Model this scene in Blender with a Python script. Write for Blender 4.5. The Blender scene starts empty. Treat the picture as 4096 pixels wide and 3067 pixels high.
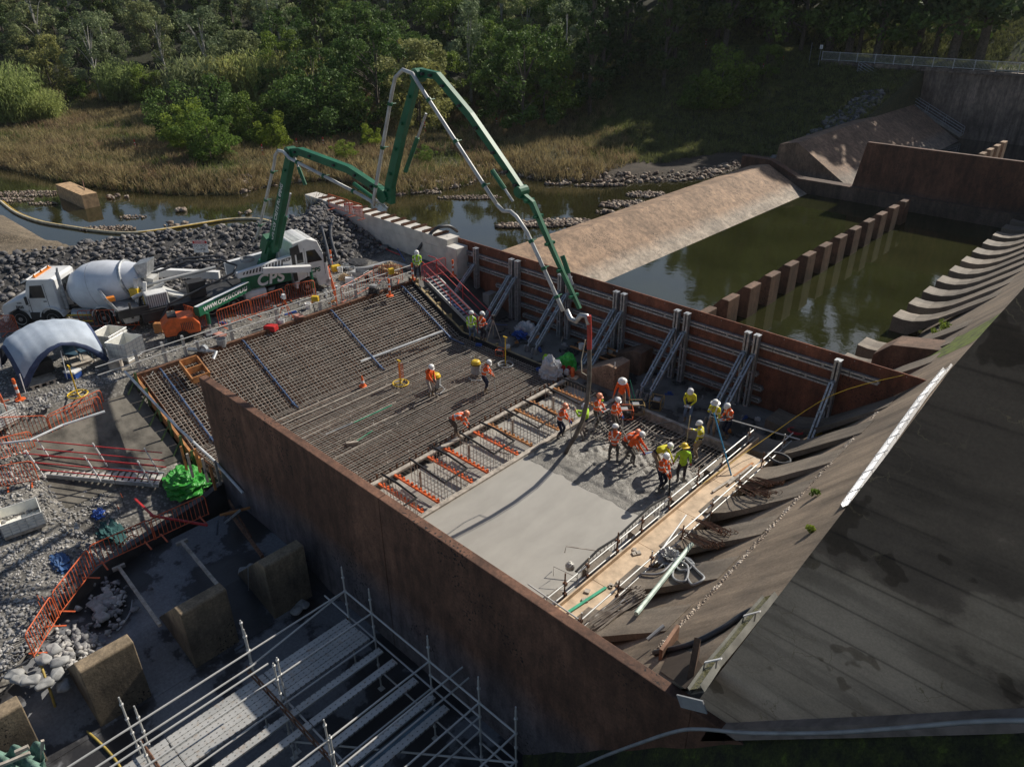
import bpy, bmesh, math, random
import numpy as np
from mathutils import Vector, Matrix, noise as mnoise
rnd = random.Random(7)
scene = bpy.context.scene
COL = scene.collection
# ---------------- camera ----------------
HC = 17.2; FPX = 2989.19
FW = np.array([-0.60527315, 0.63686222, -0.47754677])
RT = np.array([0.72700372, 0.68660919, -0.00578033])
DN = np.array([0.32420673, -0.35067695, -0.87858731])
CAM = np.array([0, 0, HC])
cd = bpy.data.cameras.new('camera'); cam = bpy.data.objects.new('camera', cd); COL.objects.link(cam)
cd.sensor_fit = 'HORIZONTAL'; cd.sensor_width = 36; cd.lens = 36 * FPX / 4096
cd.clip_start = 0.1; cd.clip_end = 3000
cam.matrix_world = Matrix(((RT[0], -DN[0], -FW[0], 0), (RT[1], -DN[1], -FW[1], 0), (RT[2], -DN[2], -FW[2], HC), (0, 0, 0, 1)))
scene.camera = cam
# ---------------- sky, sun, exposure ----------------
SUN_EL = math.radians(37); SD = Vector((0.07, 0.9975, 0)).normalized()
sdir = Vector((SD.x * math.cos(SUN_EL), SD.y * math.cos(SUN_EL), math.sin(SUN_EL)))
w = bpy.data.worlds.new('World'); scene.world = w; w.use_nodes = True
nt = w.node_tree; nt.nodes.clear()
sky = nt.nodes.new('ShaderNodeTexSky'); sky.sky_type = 'NISHITA'; sky.sun_disc = False
sky.sun_elevation = SUN_EL; sky.sun_rotation = math.atan2(SD.x, SD.y)
bg = nt.nodes.new('ShaderNodeBackground'); bg.inputs[1].default_value = 0.075
wo = nt.nodes.new('ShaderNodeOutputWorld')
nt.links.new(sky.outputs[0], bg.inputs[0]); nt.links.new(bg.outputs[0], wo.inputs[0])
sl = bpy.data.lights.new('sun', 'SUN'); sl.energy = 5.0; sl.angle = math.radians(0.53); sl.color = (1, .93, .82)
so = bpy.data.objects.new('sun', sl); COL.objects.link(so); so.rotation_euler = sdir.to_track_quat('Z', 'Y').to_euler()
scene.view_settings.view_transform = 'Standard'; scene.view_settings.look = 'None'
scene.view_settings.exposure = 0.12; scene.view_settings.gamma = 1
scene.cycles.max_bounces = 6

# ---------------- helpers ----------------
def G(px, py, z=0.0):
    """where the sight line through a photo point meets the level z"""
    d = FW * FPX + RT * (px - 2048) + DN * (py - 1533.5)
    t = (z - HC) / d[2]
    p = CAM + d * t
    return Vector((p[0], p[1], z))
def GP(px, py, o, n):
    d = FW * FPX + RT * (px - 2048) + DN * (py - 1533.5); n = np.array(n, float)
    t = ((np.array(o) - CAM) @ n) / (d @ n)
    return Vector(CAM + d * t)
def V(*a): return Vector(a)

class MB:
    def __init__(s): s.v = []; s.f = []; s.m = []
    def add(s, vs, fs, mi=0):
        b = len(s.v); s.v.extend([tuple(x) for x in vs]); s.f.extend([tuple(i + b for i in f) for f in fs]); s.m.extend([mi] * len(fs)); return s
    def box(s, x0, x1, y0, y1, z0, z1, mi=0):
        return s.add([(x0,y0,z0),(x1,y0,z0),(x1,y1,z0),(x0,y1,z0),(x0,y0,z1),(x1,y0,z1),(x1,y1,z1),(x0,y1,z1)],
            [(0,3,2,1),(4,5,6,7),(0,1,5,4),(1,2,6,5),(2,3,7,6),(3,0,4,7)], mi)
    def beam(s, a, b, w, h, up=(0,0,1), mi=0, ext=0.0):
        a = Vector(a); b = Vector(b); d = (b - a).normalized(); a = a - d*ext; b = b + d*ext
        up = Vector(up)
        if abs(d.dot(up)) > .98: up = Vector((1,0,0)) if abs(d.x) < .9 else Vector((0,1,0))
        r = d.cross(up).normalized(); u = r.cross(d)
        vs = [p + r*(i*w/2) + u*(j*h/2) for p in (a, b) for i, j in ((-1,-1),(1,-1),(1,1),(-1,1))]
        return s.add(vs, [(0,3,2,1),(4,5,6,7),(0,1,5,4),(1,2,6,5),(2,3,7,6),(3,0,4,7)], mi)
    def path(s, pts, r, n=6, mi=0, closed=False, r2=None):
        pts = [Vector(p) for p in pts]; N = len(pts); rings = []
        u = None
        for i, p in enumerate(pts):
            if closed: d = pts[(i+1) % N] - pts[i-1]
            else: d = pts[min(i+1, N-1)] - pts[max(i-1, 0)]
            d = d.normalized() if d.length > 1e-9 else Vector((0,0,1))
            if u is None:
                u = d.cross(Vector((0,0,1)) if abs(d.z) < .9 else Vector((1,0,0))).normalized()
            else:
                u = (u - d * u.dot(d)); u = u.normalized() if u.length > 1e-6 else d.orthogonal().normalized()
            w_ = d.cross(u); rr = r if r2 is None else r + (r2 - r) * i / max(1, N-1)
            rings.append([p + (u*math.cos(2*math.pi*k/n) + w_*math.sin(2*math.pi*k/n))*rr for k in range(n)])
        vs = [v for R in rings for v in R]; fs = []
        for i in range(N if closed else N-1):
            j = (i+1) % N
            for k in range(n): fs.append((i*n+k, i*n+(k+1)%n, j*n+(k+1)%n, j*n+k))
        if not closed: fs.append(tuple(range(n))[::-1]); fs.append(tuple((N-1)*n+k for k in range(n)))
        return s.add(vs, fs, mi)
    def tube(s, a, b, r, n=8, mi=0, r2=None): return s.path([a, b], r, n, mi, r2=r2)
    def prism(s, poly, axis, a, b, mi=0):
        """poly in the other two axes (in xyz order), extruded along axis from a to b"""
        def mk(p, c):
            q = [0,0,0]; o = [i for i in range(3) if i != axis]; q[axis] = c; q[o[0]] = p[0]; q[o[1]] = p[1]; return q
        n = len(poly); vs = [mk(p, a) for p in poly] + [mk(p, b) for p in poly]
        fs = [tuple(range(n)), tuple(range(2*n-1, n-1, -1))] + [(i, n+i, n+(i+1)%n, (i+1)%n) for i in range(n)]
        return s.add(vs, fs, mi)
    def lathe(s, c, prof, n=16, axis=(0,0,1), mi=0):
        c = Vector(c); ax = Vector(axis).normalized(); u = ax.orthogonal().normalized(); w_ = ax.cross(u); vs = []; fs = []
        for (r, z) in prof:
            for k in range(n): vs.append(c + ax*z + (u*math.cos(2*math.pi*k/n) + w_*math.sin(2*math.pi*k/n))*r)
        for i in range(len(prof)-1):
            for k in range(n): fs.append((i*n+k, i*n+(k+1)%n, (i+1)*n+(k+1)%n, (i+1)*n+k))
        fs.append(tuple(range(n))[::-1]); fs.append(tuple((len(prof)-1)*n+k for k in range(n)))
        return s.add(vs, fs, mi)
    def ball(s, c, rx, ry=None, rz=None, n=10, m=6, mi=0, jit=0, rng=None, half=False):
        ry = ry or rx; rz = rz or rx; vs = []; fs = []; lo = 0 if half else -math.pi/2
        for i in range(m+1):
            a = lo + (math.pi/2 - lo) * i / m
            for k in range(n):
                t = 2*math.pi*k/n; j = 1 + (rng.uniform(-jit, jit) if jit else 0)
                vs.append((c[0]+rx*math.cos(a)*math.cos(t)*j, c[1]+ry*math.cos(a)*math.sin(t)*j, c[2]+rz*math.sin(a)*j))
        for i in range(m):
            for k in range(n): fs.append((i*n+k, i*n+(k+1)%n, (i+1)*n+(k+1)%n, (i+1)*n+k))
        fs.append(tuple(range(n))[::-1])
        return s.add(vs, fs, mi)
    def build(s, name, mat=None, parent=None, smooth=False, xf=None, bevel=0, loc=None):
        me = bpy.data.meshes.new(name); vs = s.v
        if xf is not None: vs = [tuple(xf @ Vector(v)) for v in vs]
        me.from_pydata(vs, [], s.f)
        if mat is not None:
            ms = mat if isinstance(mat, (list, tuple)) else [mat]
            for m_ in ms: me.materials.append(m_)
            if len(ms) > 1: me.polygons.foreach_set('material_index', s.m)
        if smooth: me.polygons.foreach_set('use_smooth', [True]*len(me.polygons))
        me.update()
        o = bpy.data.objects.new(name, me); COL.objects.link(o)
        if parent: o.parent = parent
        if bevel:
            b = o.modifiers.new('bevel', 'BEVEL'); b.width = bevel; b.segments = 2; b.limit_method = 'ANGLE'
        return o
def tag(o, label=None, cat=None, group=None, kind=None):
    if label: o['label'] = label
    if cat: o['category'] = cat
    if group: o['group'] = group
    if kind: o['kind'] = kind
    return o
def empty(name, loc, rz=0, label=None, cat=None, group=None):
    o = bpy.data.objects.new(name, None); COL.objects.link(o); o.location = loc; o.rotation_euler = (0, 0, rz); o.empty_display_size = .1
    return tag(o, label, cat, group)
def copy_tree(o, parent=None):
    c = o.copy(); COL.objects.link(c)
    if parent: c.parent = parent
    for ch in list(o.children): copy_tree(ch, c)
    return c
def fast_mesh(name, verts, faces_flat, loop_counts, mats, mi=None, parent=None, smooth=False):
    me = bpy.data.meshes.new(name); nv = len(verts); nf = len(loop_counts)
    me.vertices.add(nv); me.vertices.foreach_set('co', np.asarray(verts, np.float32).ravel())
    me.loops.add(len(faces_flat)); me.loops.foreach_set('vertex_index', np.asarray(faces_flat, np.int32))
    me.polygons.add(nf); ls = np.concatenate(([0], np.cumsum(loop_counts)[:-1])).astype(np.int32)
    me.polygons.foreach_set('loop_start', ls); me.polygons.foreach_set('loop_total', np.asarray(loop_counts, np.int32))
    for m_ in mats: me.materials.append(m_)
    if mi is not None: me.polygons.foreach_set('material_index', np.asarray(mi, np.int32))
    if smooth: me.polygons.foreach_set('use_smooth', np.ones(nf, bool))
    me.update(calc_edges=True); me.validate()
    o = bpy.data.objects.new(name, me); COL.objects.link(o)
    if parent: o.parent = parent
    return o

# ---------------- materials ----------------
MATS = {}
def NN(nt, t, **k):
    n = nt.nodes.new(t)
    for a, b in k.items(): setattr(n, a, b)
    return n
def ramp(nt, fac, stops):
    r = NN(nt, 'ShaderNodeValToRGB'); nt.links.new(fac, r.inputs[0]); e = r.color_ramp.elements
    while len(e) < len(stops): e.new(.5)
    for i, (p, c) in enumerate(stops): e[i].position = p; e[i].color = (c[0], c[1], c[2], 1)
    return r.outputs[0]
def noise(nt, vec, scale, detail=5, rough=.6, stretch=None):
    if stretch:
        mp = NN(nt, 'ShaderNodeMapping'); mp.inputs['Scale'].default_value = stretch; nt.links.new(vec, mp.inputs[0]); vec = mp.outputs[0]
    n = NN(nt, 'ShaderNodeTexNoise'); n.inputs['Scale'].default_value = scale; n.inputs['Detail'].default_value = detail
    n.inputs['Roughness'].default_value = rough; nt.links.new(vec, n.inputs['Vector']); return n.outputs[0]
def mixc(nt, a, b, fac, mode='MIX'):
    m = NN(nt, 'ShaderNodeMix', data_type='RGBA', blend_type=mode)
    for v, i in ((fac, 0), (a, 6), (b, 7)):
        if isinstance(v, (int, float)): m.inputs[i].default_value = v
        elif isinstance(v, tuple): m.inputs[i].default_value = (*v, 1)
        else: nt.links.new(v, m.inputs[i])
    return m.outputs[2]
def newmat(name):
    m = bpy.data.materials.new(name); m.use_nodes = True; nt = m.node_tree
    return m, nt, nt.nodes['Principled BSDF'], NN(nt, 'ShaderNodeNewGeometry').outputs['Position']
def bump(nt, p, h, strength, dist=.02):
    b = NN(nt, 'ShaderNodeBump'); b.inputs['Strength'].default_value = strength; b.inputs['Distance'].default_value = dist
    nt.links.new(h, b.inputs['Height']); nt.links.new(b.outputs[0], p.inputs['Normal'])
def sc(c, k): return tuple(x*k for x in c)
def M(name, c, rough=.6, metal=0, var=.25, scale=3., bmp=0., c2=None, obj=False, bs=None):
    """plain worn surface: colour c drifting to c2 with noise"""
    if name in MATS: return MATS[name]
    m, nt, p, pos = newmat(name)
    if obj: pos = NN(nt, 'ShaderNodeTexCoord').outputs['Object']
    n = noise(nt, pos, scale)
    c2 = c2 or sc(c, 1 - var*1.3)
    col = ramp(nt, n, [(.34, c2), (.62, sc(c, 1 + var*.3))])
    nt.links.new(col, p.inputs['Base Color'])
    p.inputs['Roughness'].default_value = rough; p.inputs['Metallic'].default_value = metal
    if bmp: bump(nt, p, noise(nt, pos, bs or scale*8, 4), bmp)
    MATS[name] = m; return m
# ---------------- terrain ----------------
far_bank = [G(*q, -.5) for q in ((-900,600),(-400,640),(0,672),(120,700),(241,729),(444,761),(570,770),(729,783),(951,780),(1078,748),(1200,730),(1300,723),(1427,735),(1535,786),(1617,780),(1744,767),(1871,742),(1940,712),(2030,690),(2143,723),(2314,729),(2505,735),(2700,729),(2850,712),(2980,670))]
near_bank = [V(-33,66,0), V(-32.4,36,0), V(-32,30.6,0), V(-45.6,31,0), V(-47.3,27,0), V(-48.5,23,0), V(-50.5,17.5,0)] + [G(*q, -.5) for q in ((317,989),(190,951),(60,880),(-60,830),(-500,780),(-1200,760))]
RIV = [(p.x, p.y) for p in far_bank + near_bank]
CREST = [(-45.4,28.6),(-42.6,25.7),(-43.6,22.3),(-46.0,17.3),(-47.5,13.2),(-49,9),(-52,3),(-58,-10),(-66,-40)]
EDGE = [(-31.6,9.7),(-27.6,9.7),(-24.6,9.5),(-24.1,8.3),(-23.1,4.2),(-22,2.6),(-20.5,1.0),(-19.6,-1),(-18.4,-4),(-17,-14)]
def inpoly(X, Y, P):
    r = np.zeros(X.shape, bool); n = len(P)
    for i in range(n):
        x0, y0 = P[i]; x1, y1 = P[(i+1) % n]
        if y0 == y1: continue
        c = ((y0 > Y) != (y1 > Y)) & (X < (x1-x0)*(Y-y0)/(y1-y0)+x0); r ^= c
    return r
def dline(X, Y, P, closed=False):
    d = np.full(X.shape, 1e9); n = len(P)
    for i in range(n if closed else n-1):
        x0, y0 = P[i]; x1, y1 = P[(i+1) % n]; L = (x1-x0)**2+(y1-y0)**2
        t = np.clip(((X-x0)*(x1-x0)+(Y-y0)*(y1-y0))/L, 0, 1)
        d = np.minimum(d, np.hypot(X-x0-t*(x1-x0), Y-y0-t*(y1-y0)))
    return d
YARD = [(-31.62,9.62),(-31.62,29.2)] + CREST + [(-66,-60),(60,-60),(60,9.62)]
PIT = EDGE + [(-17,-60),(60,-60),(60,9.7)]
HOUT = CREST + [(-200,-60),(-200,-200)]
def sm(a, b, x): t = np.clip((x-a)/(b-a), 0, 1); return t*t*(3-2*t)
def vnoise(X, Y, f, seed=0):
    X = X*f + seed*17.3; Y = Y*f + seed*9.1
    return (np.sin(X*1.3+np.sin(Y*1.7)*1.3)+np.sin(Y*1.1+np.sin(X*.9)*1.7+1)+np.sin((X+Y)*.77+np.sin((X-Y)*1.9)))/3
def terrain(X, Y):
    X = np.asarray(X, float); Y = np.asarray(Y, float)
    inr = inpoly(X, Y, RIV); d = dline(X, Y, RIV, True)
    s = -.689*X + .725*Y; t = .727*X + .687*Y
    # far side
    kr = sm(2, 26, t)                       # 0 left flat, 1 right hillside
    flat = -.5 + .9*sm(0, 3, d) + .02*d + .35*vnoise(X, Y, .35)*sm(0,4,d)
    hill = np.maximum(0, s - 112 + 6*vnoise(X, Y, .03, 2)) * .23
    hl = flat + hill
    hr = -.5 + .3*sm(0,4,d) + np.where(d > 9, (d-9)*.26, 0) + .25*vnoise(X, Y, .5)*sm(0,4,d)
    hr = np.minimum(hr, 7.0 + .2*vnoise(X, Y, .3)) + np.maximum(0, Y - 116)*.5 * sm(-70,-40,X) + np.maximum(0, s-110)*.25*(1-sm(-70,-40,X))
    h = hl*(1-kr) + hr*kr
    # near side
    c = dline(X, Y, CREST); yard = inpoly(X, Y, YARD)
    ny = 2.0 + np.clip(1.65 - c*.33, 0, 1.65) + .04*vnoise(X, Y, 1.7)
    lo = (Y < 9.62) & (X > -31.62)
    nl = np.clip(1.75 - (X + 31.6)*.33, .05, 2) + .07*vnoise(X, Y, 1.1, 3)
    ny = np.where(lo, np.where(Y > 4.6, np.minimum(nl, np.clip(-.25 - (X+27.6)*.36, -1, 1.1)), nl), ny)
    outer = (s < 55) & (X < -40) & ~yard & ~inr | ((X < -40) & (Y < 20) & (s < 50) & ~yard)
    no = np.clip(3.5 - (c-.3)*1.15, -1.1, 3.6)
    no = np.where(~inr & (c > 3.8), np.maximum(no, -.35 + .06*np.minimum(d, 8) + .05*vnoise(X, Y, 1.2)), no)
    h = np.where(inr, np.maximum(-1.25 + .25*vnoise(X, Y, .8) , -1.5), h)
    bedshallow = inr & (s > 52)
    near_out = (~yard) & (c < 6) & (X < -41)
    h = np.where(near_out | outer, np.where(inr, np.maximum(h, np.clip(3.5-(c-.3)*1.15, -1.6, 3.6)), no), h)
    h = np.where(yard, ny, h)
    bas = (X > -31.4) & (Y > 9.62) & (Y < 109)
    h = np.where(bas, -2.4, h)
    h = np.where((X > -32) & (Y >= 109) & (Y < 111), -2.4, h)
    pit = inpoly(X, Y, PIT); h = np.where(pit, -1.7, h)
    h = np.where((X > -48) & (X < -31.5) & (Y > 28.4) & (Y < 31), -1.2, h)
    return h
def T(px, py, z0=0.):
    z = z0
    for _ in range(25):
        p = G(px, py, z); zt = float(terrain(np.array([p.x]), np.array([p.y]))[0]); z = z*.5 + zt*.5
    return V(p.x, p.y, zt)
def axis_(lo, hi, f0, f1, st, big):
    a = list(np.arange(f0, f1, st)); x = f1; k = st
    while x < hi: a.append(x); k = min(big, k*1.25); x += k
    x = f0; k = st; b = []
    while x > lo: k = min(big, k*1.25); x -= k; b.append(x)
    return np.array(b[::-1] + a)
xs = axis_(-520, 330, -100, 6, .62, 12); ys = axis_(-70, 620, -12, 124, .62, 12)
XX, YY = np.meshgrid(xs, ys, indexing='ij'); ZZ = terrain(XX, YY)
nx, ny_ = XX.shape
idx = np.arange(nx*ny_).reshape(nx, ny_)
q = np.stack([idx[:-1,:-1], idx[1:,:-1], idx[1:,1:], idx[:-1,1:]], -1).reshape(-1, 4)
# ground colours: what the ground is made of
m_ground, nt, p, pos = newmat('ground_cover')
at = NN(nt, 'ShaderNodeAttribute', attribute_name='cover')
n1 = noise(nt, pos, 1.1, 8, .7); n2 = noise(nt, pos, 7, 4, .7)
vo = NN(nt, 'ShaderNodeTexVoronoi'); vo.inputs['Scale'].default_value = 9; nt.links.new(pos, vo.inputs['Vector'])
m1 = ramp(nt, n1, [(.3, (.55,.53,.5)), (.7, (1.35,1.32,1.25))])
m2 = ramp(nt, n2, [(.3, (.6,.6,.6)), (.7, (1.3,1.3,1.3))])
m3 = ramp(nt, vo.outputs['Distance'], [(.0, (1.25,1.25,1.25)), (.55, (.45,.45,.45))])
c = mixc(nt, at.outputs['Color'], m1, 1.0, 'MULTIPLY'); c = mixc(nt, c, m2, 1.0, 'MULTIPLY'); c = mixc(nt, c, m3, 1.0, 'MULTIPLY')
nt.links.new(c, p.inputs['Base Color']); p.inputs['Roughness'].default_value = .92
bump(nt, p, vo.outputs['Distance'], -.8, .12)
go = fast_mesh('ground', np.stack([XX, YY, ZZ], -1).reshape(-1, 3), q.ravel(), np.full(len(q), 4), [m_ground], smooth=True)
tag(go, kind='structure')
Xf = XX.ravel(); Yf = YY.ravel(); sF = -.689*Xf+.725*Yf; tF = .727*Xf+.687*Yf
colr = np.zeros((len(Xf), 4), np.float32); colr[:, 3] = 1
drive = np.exp(-((Xf+38-.3*(Yf-12))/2.6)**2)
base = np.array([.30,.29,.275]); colr[:, :3] = base
inr = inpoly(Xf, Yf, RIV); dF = dline(Xf, Yf, RIV, True); yardF = inpoly(Xf, Yf, YARD)
far = ~inr & ~yardF & ((sF > 50)); k = np.clip((vnoise(Xf, Yf, .18, 5)+1)/2, 0, 1)[:, None]
grass = np.array([.13,.115,.045])*(1-k) + np.array([.06,.075,.022])*k
colr[far, :3] = grass[far]
kr = sm(5, 24, tF)
mud = (far & (dF < 9+2*vnoise(Xf, Yf, .4)) & (tF > 6)); colr[mud, :3] = (.085,.065,.045)
dk = far & (sF > 118); colr[dk, :3] = np.array([.045,.05,.02])
gh = far & (Yf > 118) & (Xf > -40); colr[gh, :3] = (grass*np.array([.8,1.1,.8]))[gh]
colr[inr, :3] = (.07,.055,.03)
bch = (~yardF) & (~inr) & (Xf < -45) & (Yf < 19) & (Xf > -84); colr[bch, :3] = (.26,.21,.15)
cr = dline(Xf, Yf, CREST); bm = yardF & (cr < 6.0); colr[bm, :3] = (.10,.098,.1)
a = go.data.color_attributes.new('cover', 'FLOAT_COLOR', 'POINT'); a.data.foreach_set('color', colr.ravel())

# ---------------- water ----------------
def watermat(name, c, rough=.04, bstr=.12, sc_=1.6, spec=.5):
    m, nt, p, pos = newmat(name)
    n = noise(nt, pos, .25, 3); nt.links.new(ramp(nt, n, [(.3, sc(c, .75)), (.7, sc(c, 1.25))]), p.inputs['Base Color'])
    p.inputs['Roughness'].default_value = rough; p.inputs['IOR'].default_value = 1.7
    a = noise(nt, pos, sc_, 4, .55, (1, 1, 1)); bump(nt, p, a, bstr, .05); return m
mb = MB(); pts = [(p_.x, p_.y, -.5) for p_ in far_bank]; 
m_river = watermat('river_water', (.026,.024,.010), .02, .08, 1.2)
nb = MB(); xs2 = [-330,-36.]; nb.add([(-330,-40,-.5),(-31.9,-40,-.5),(-31.9,108,-.5),(-330,108,-.5)], [(0,1,2,3)])
o = nb.build('river', m_river); tag(o, kind='structure')
m_pond = watermat('pond_water', (.024,.026,.009), .03, .10, 1.7)
nb = MB(); nb.add([(-31,29.05,-.45),(-8,29.05,-.45),(-8,68.9,-.45),(-31,68.9,-.45)], [(0,1,2,3)])
tag(nb.build('pond', m_pond), kind='structure')
nb = MB(); nb.add([(-31,69.6,-.9),(-5,69.6,-.9),(-5,109,-.9),(-31,109,-.9)], [(0,1,2,3)])
tag(nb.build('pond', watermat('far_pond_water', (.02,.02,.018), .05, .05)), kind='structure')

# ---------------- concrete materials ----------------
def wallmat(name, top, low, zt=1.0, zs=.5, streak=.5, dark=.6, grain=1.0):
    m, nt, p, pos = newmat(name)
    sx = NN(nt, 'ShaderNodeSeparateXYZ'); nt.links.new(pos, sx.inputs[0])
    big = noise(nt, pos, .35, 5, .6); st = noise(nt, pos, 1.5, 6, .65, (1, 1, .12)); gr = noise(nt, pos, 14, 3, .7)
    ad = NN(nt, 'ShaderNodeMath', operation='MULTIPLY_ADD'); nt.links.new(big, ad.inputs[0]); ad.inputs[1].default_value = 2.2*zs; nt.links.new(sx.outputs[2], ad.inputs[2])
    mr = NN(nt, 'ShaderNodeMapRange'); nt.links.new(ad.outputs[0], mr.inputs[0]); mr.inputs[1].default_value = zt - zs + 1.1*zs; mr.inputs[2].default_value = zt + zs + 1.1*zs
    c = mixc(nt, low, top, mr.outputs[0])
    c = mixc(nt, c, ramp(nt, st, [(.3, (1-streak,)*3), (.7, (1.25,)*3)]), 1.0, 'MULTIPLY')
    c = mixc(nt, c, ramp(nt, big, [(.3, (dark,)*3), (.65, (1.15,)*3)]), 1.0, 'MULTIPLY')
    c = mixc(nt, c, ramp(nt, gr, [(.3, (.75,)*3), (.7, (1.25,)*3)]), grain, 'MULTIPLY')
    sp = noise(nt, pos, 13, 2, .5); mk = noise(nt, pos, .55, 2, .5)
    mm = NN(nt, 'ShaderNodeMath', operation='MULTIPLY'); nt.links.new(ramp(nt, sp, [(.60, (0,0,0)), (.63, (1,1,1))]), mm.inputs[0]); nt.links.new(ramp(nt, mk, [(.54, (0,0,0)), (.62, (1,1,1))]), mm.inputs[1])
    c = mixc(nt, c, (.012,.01,.01), mm.outputs[0])
    md = noise(nt, pos, 3.2, 6, .7, (1, 1, .5)); c = mixc(nt, c, ramp(nt, md, [(.38, (.72,)*3), (.5, (1,)*3), (.66, (1.3,1.27,1.22))]), 1., 'MULTIPLY')
    nt.links.new(c, p.inputs['Base Color']); p.inputs['Roughness'].default_value = .85
    bump(nt, p, gr, .35, .02); MATS[name] = m; return m
m_wall = wallmat('rust_stained_concrete', (.16,.08,.05), (.16,.14,.15), 1.0, .8)
m_fwall = wallmat('far_wall_concrete', (.13,.065,.042), (.10,.078,.062), .9, .4)
m_dam = wallmat('dam_wall_concrete', (.30,.24,.20), (.19,.16,.14), 2, 1.5, .75, .45)
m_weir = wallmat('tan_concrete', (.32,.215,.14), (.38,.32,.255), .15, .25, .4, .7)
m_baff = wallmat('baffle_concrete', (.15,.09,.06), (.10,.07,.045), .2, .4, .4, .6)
m_block = wallmat('block_concrete', (.30,.23,.15), (.15,.12,.085), .6, .4, .4, .6)
m_pier = wallmat('pier_concrete', (.27,.175,.12), (.20,.14,.10), .3, .4, .3, .7)
def slopemat(name, c1, c2, wet):
    m, nt, p, pos = newmat(name)
    big = noise(nt, pos, .3, 6, .65); st = noise(nt, pos, 1.0, 6, .7, (.18, 1.4, .18)); gr = noise(nt, pos, 16, 3, .7)
    c = ramp(nt, big, [(.35, c1), (.6, c2)])
    c = mixc(nt, c, ramp(nt, st, [(.32, (.5,.48,.46)), (.6, (1.15,1.12,1.08))]), 1.0, 'MULTIPLY')
    c = mixc(nt, c, ramp(nt, gr, [(.3, (.72,)*3), (.7, (1.25,)*3)]), 1.0, 'MULTIPLY')
    nt.links.new(c, p.inputs['Base Color']); p.inputs['Roughness'].default_value = .75; bump(nt, p, gr, .4, .02); return m
m_chute = slopemat('chute_concrete', (.12,.10,.08), (.27,.215,.16), 0)
m_tooth = slopemat('tooth_concrete', (.12,.105,.088), (.23,.195,.155), 0)
# dark wall with horizontal lift lines
m_cw, nt, p, pos = newmat('lift_line_concrete')
sx = NN(nt, 'ShaderNodeSeparateXYZ'); nt.links.new(pos, sx.inputs[0])
big = noise(nt, pos, .33, 7, .55, (.7, 1, 1.1)); st = noise(nt, pos, 1.6, 6, .6, (.22, 1, 1.6)); gr = noise(nt, pos, 30, 2, .6)
a = NN(nt, 'ShaderNodeMath', operation='MULTIPLY_ADD'); nt.links.new(big, a.inputs[0]); a.inputs[1].default_value = .05; nt.links.new(sx.outputs[2], a.inputs[2])
fr = NN(nt, 'ShaderNodeMath', operation='PINGPONG'); nt.links.new(a.outputs[0], fr.inputs[0]); fr.inputs[1].default_value = .31
ln = ramp(nt, fr.outputs[0], [(.0, (.30,.30,.30)), (.012, (.45,.45,.45)), (.028, (.92,.92,.92)), (.1, (1,1,1))])
c = ramp(nt, big, [(.44, (.17,.128,.094)), (.495, (.22,.165,.12)), (.515, (.37,.285,.205)), (.64, (.54,.42,.31))])
c = mixc(nt, c, ln, ramp(nt, noise(nt, pos, .6, 3, .6, (.5,1,1)), [(.40, (.08,)*3), (.60, (.75,)*3)]), 'MULTIPLY'); c = mixc(nt, c, ramp(nt, st, [(.36, (.72,)*3), (.5, (1.,)*3), (.7, (1.12,)*3)]), 1., 'MULTIPLY')
c = mixc(nt, c, ramp(nt, gr, [(.3, (.88,)*3), (.7, (1.1,)*3)]), 1., 'MULTIPLY')
vc = NN(nt, 'ShaderNodeTexVoronoi', feature='DISTANCE_TO_EDGE'); vc.inputs['Scale'].default_value = 1.7
vd = NN(nt, 'ShaderNodeTexNoise'); vd.inputs['Scale'].default_value = 3.; vd.inputs['Detail'].default_value = 5; nt.links.new(pos, vd.inputs['Vector'])
va = NN(nt, 'ShaderNodeVectorMath', operation='MULTIPLY_ADD'); nt.links.new(vd.outputs['Color'], va.inputs[0]); va.inputs[1].default_value = (.5,.5,.5); nt.links.new(pos, va.inputs[2]); nt.links.new(va.outputs[0], vc.inputs['Vector'])
cm = NN(nt, 'ShaderNodeMath', operation='MULTIPLY'); nt.links.new(ramp(nt, vc.outputs['Distance'], [(.004, (1,1,1)), (.012, (0,0,0))]), cm.inputs[0]); nt.links.new(ramp(nt, noise(nt, pos, .45, 2), [(.46, (1,1,1)), (.52, (0,0,0))]), cm.inputs[1])
c = mixc(nt, c, (.30,.23,.14), cm.outputs[0])
jm = noise(nt, pos, 1.1, 3, .5); c = mixc(nt, c, ramp(nt, jm, [(.30, (.55,.53,.5)), (.345, (.6,.58,.55)), (.36, (1,1,1))]), 1., 'MULTIPLY')
nt.links.new(c, p.inputs['Base Color']); p.inputs['Roughness'].default_value = .85; bump(nt, p, gr, .12, .01)
# pit floor: dark wet with pale dusty patches
m_pf, nt, p, pos = newmat('pit_floor_concrete')
big = noise(nt, pos, .42, 7, .6); gr = noise(nt, pos, 12, 4, .7)
c = ramp(nt, big, [(.48, (.03,.029,.03)), (.52, (.055,.055,.06)), (.545, (.17,.175,.185)), (.75, (.24,.245,.255))])
c = mixc(nt, c, ramp(nt, gr, [(.3, (.75,)*3), (.7, (1.2,)*3)]), 1., 'MULTIPLY')
nt.links.new(c, p.inputs['Base Color']); nt.links.new(ramp(nt, big, [(.46, (.35,)*3), (.54, (.9,)*3)]), p.inputs['Roughness']); bump(nt, p, gr, .2, .02)
m_cdark = M('dark_wet_concrete', (.075,.07,.065), .6, var=.4, scale=1.2, bmp=.2)
m_cgrey = M('grey_concrete', (.30,.29,.27), .85, var=.2, scale=2, bmp=.2)
m_moss = M('moss', (.10,.13,.02), .95, var=.5, scale=4, bmp=.6, c2=(.03,.045,.01))

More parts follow.
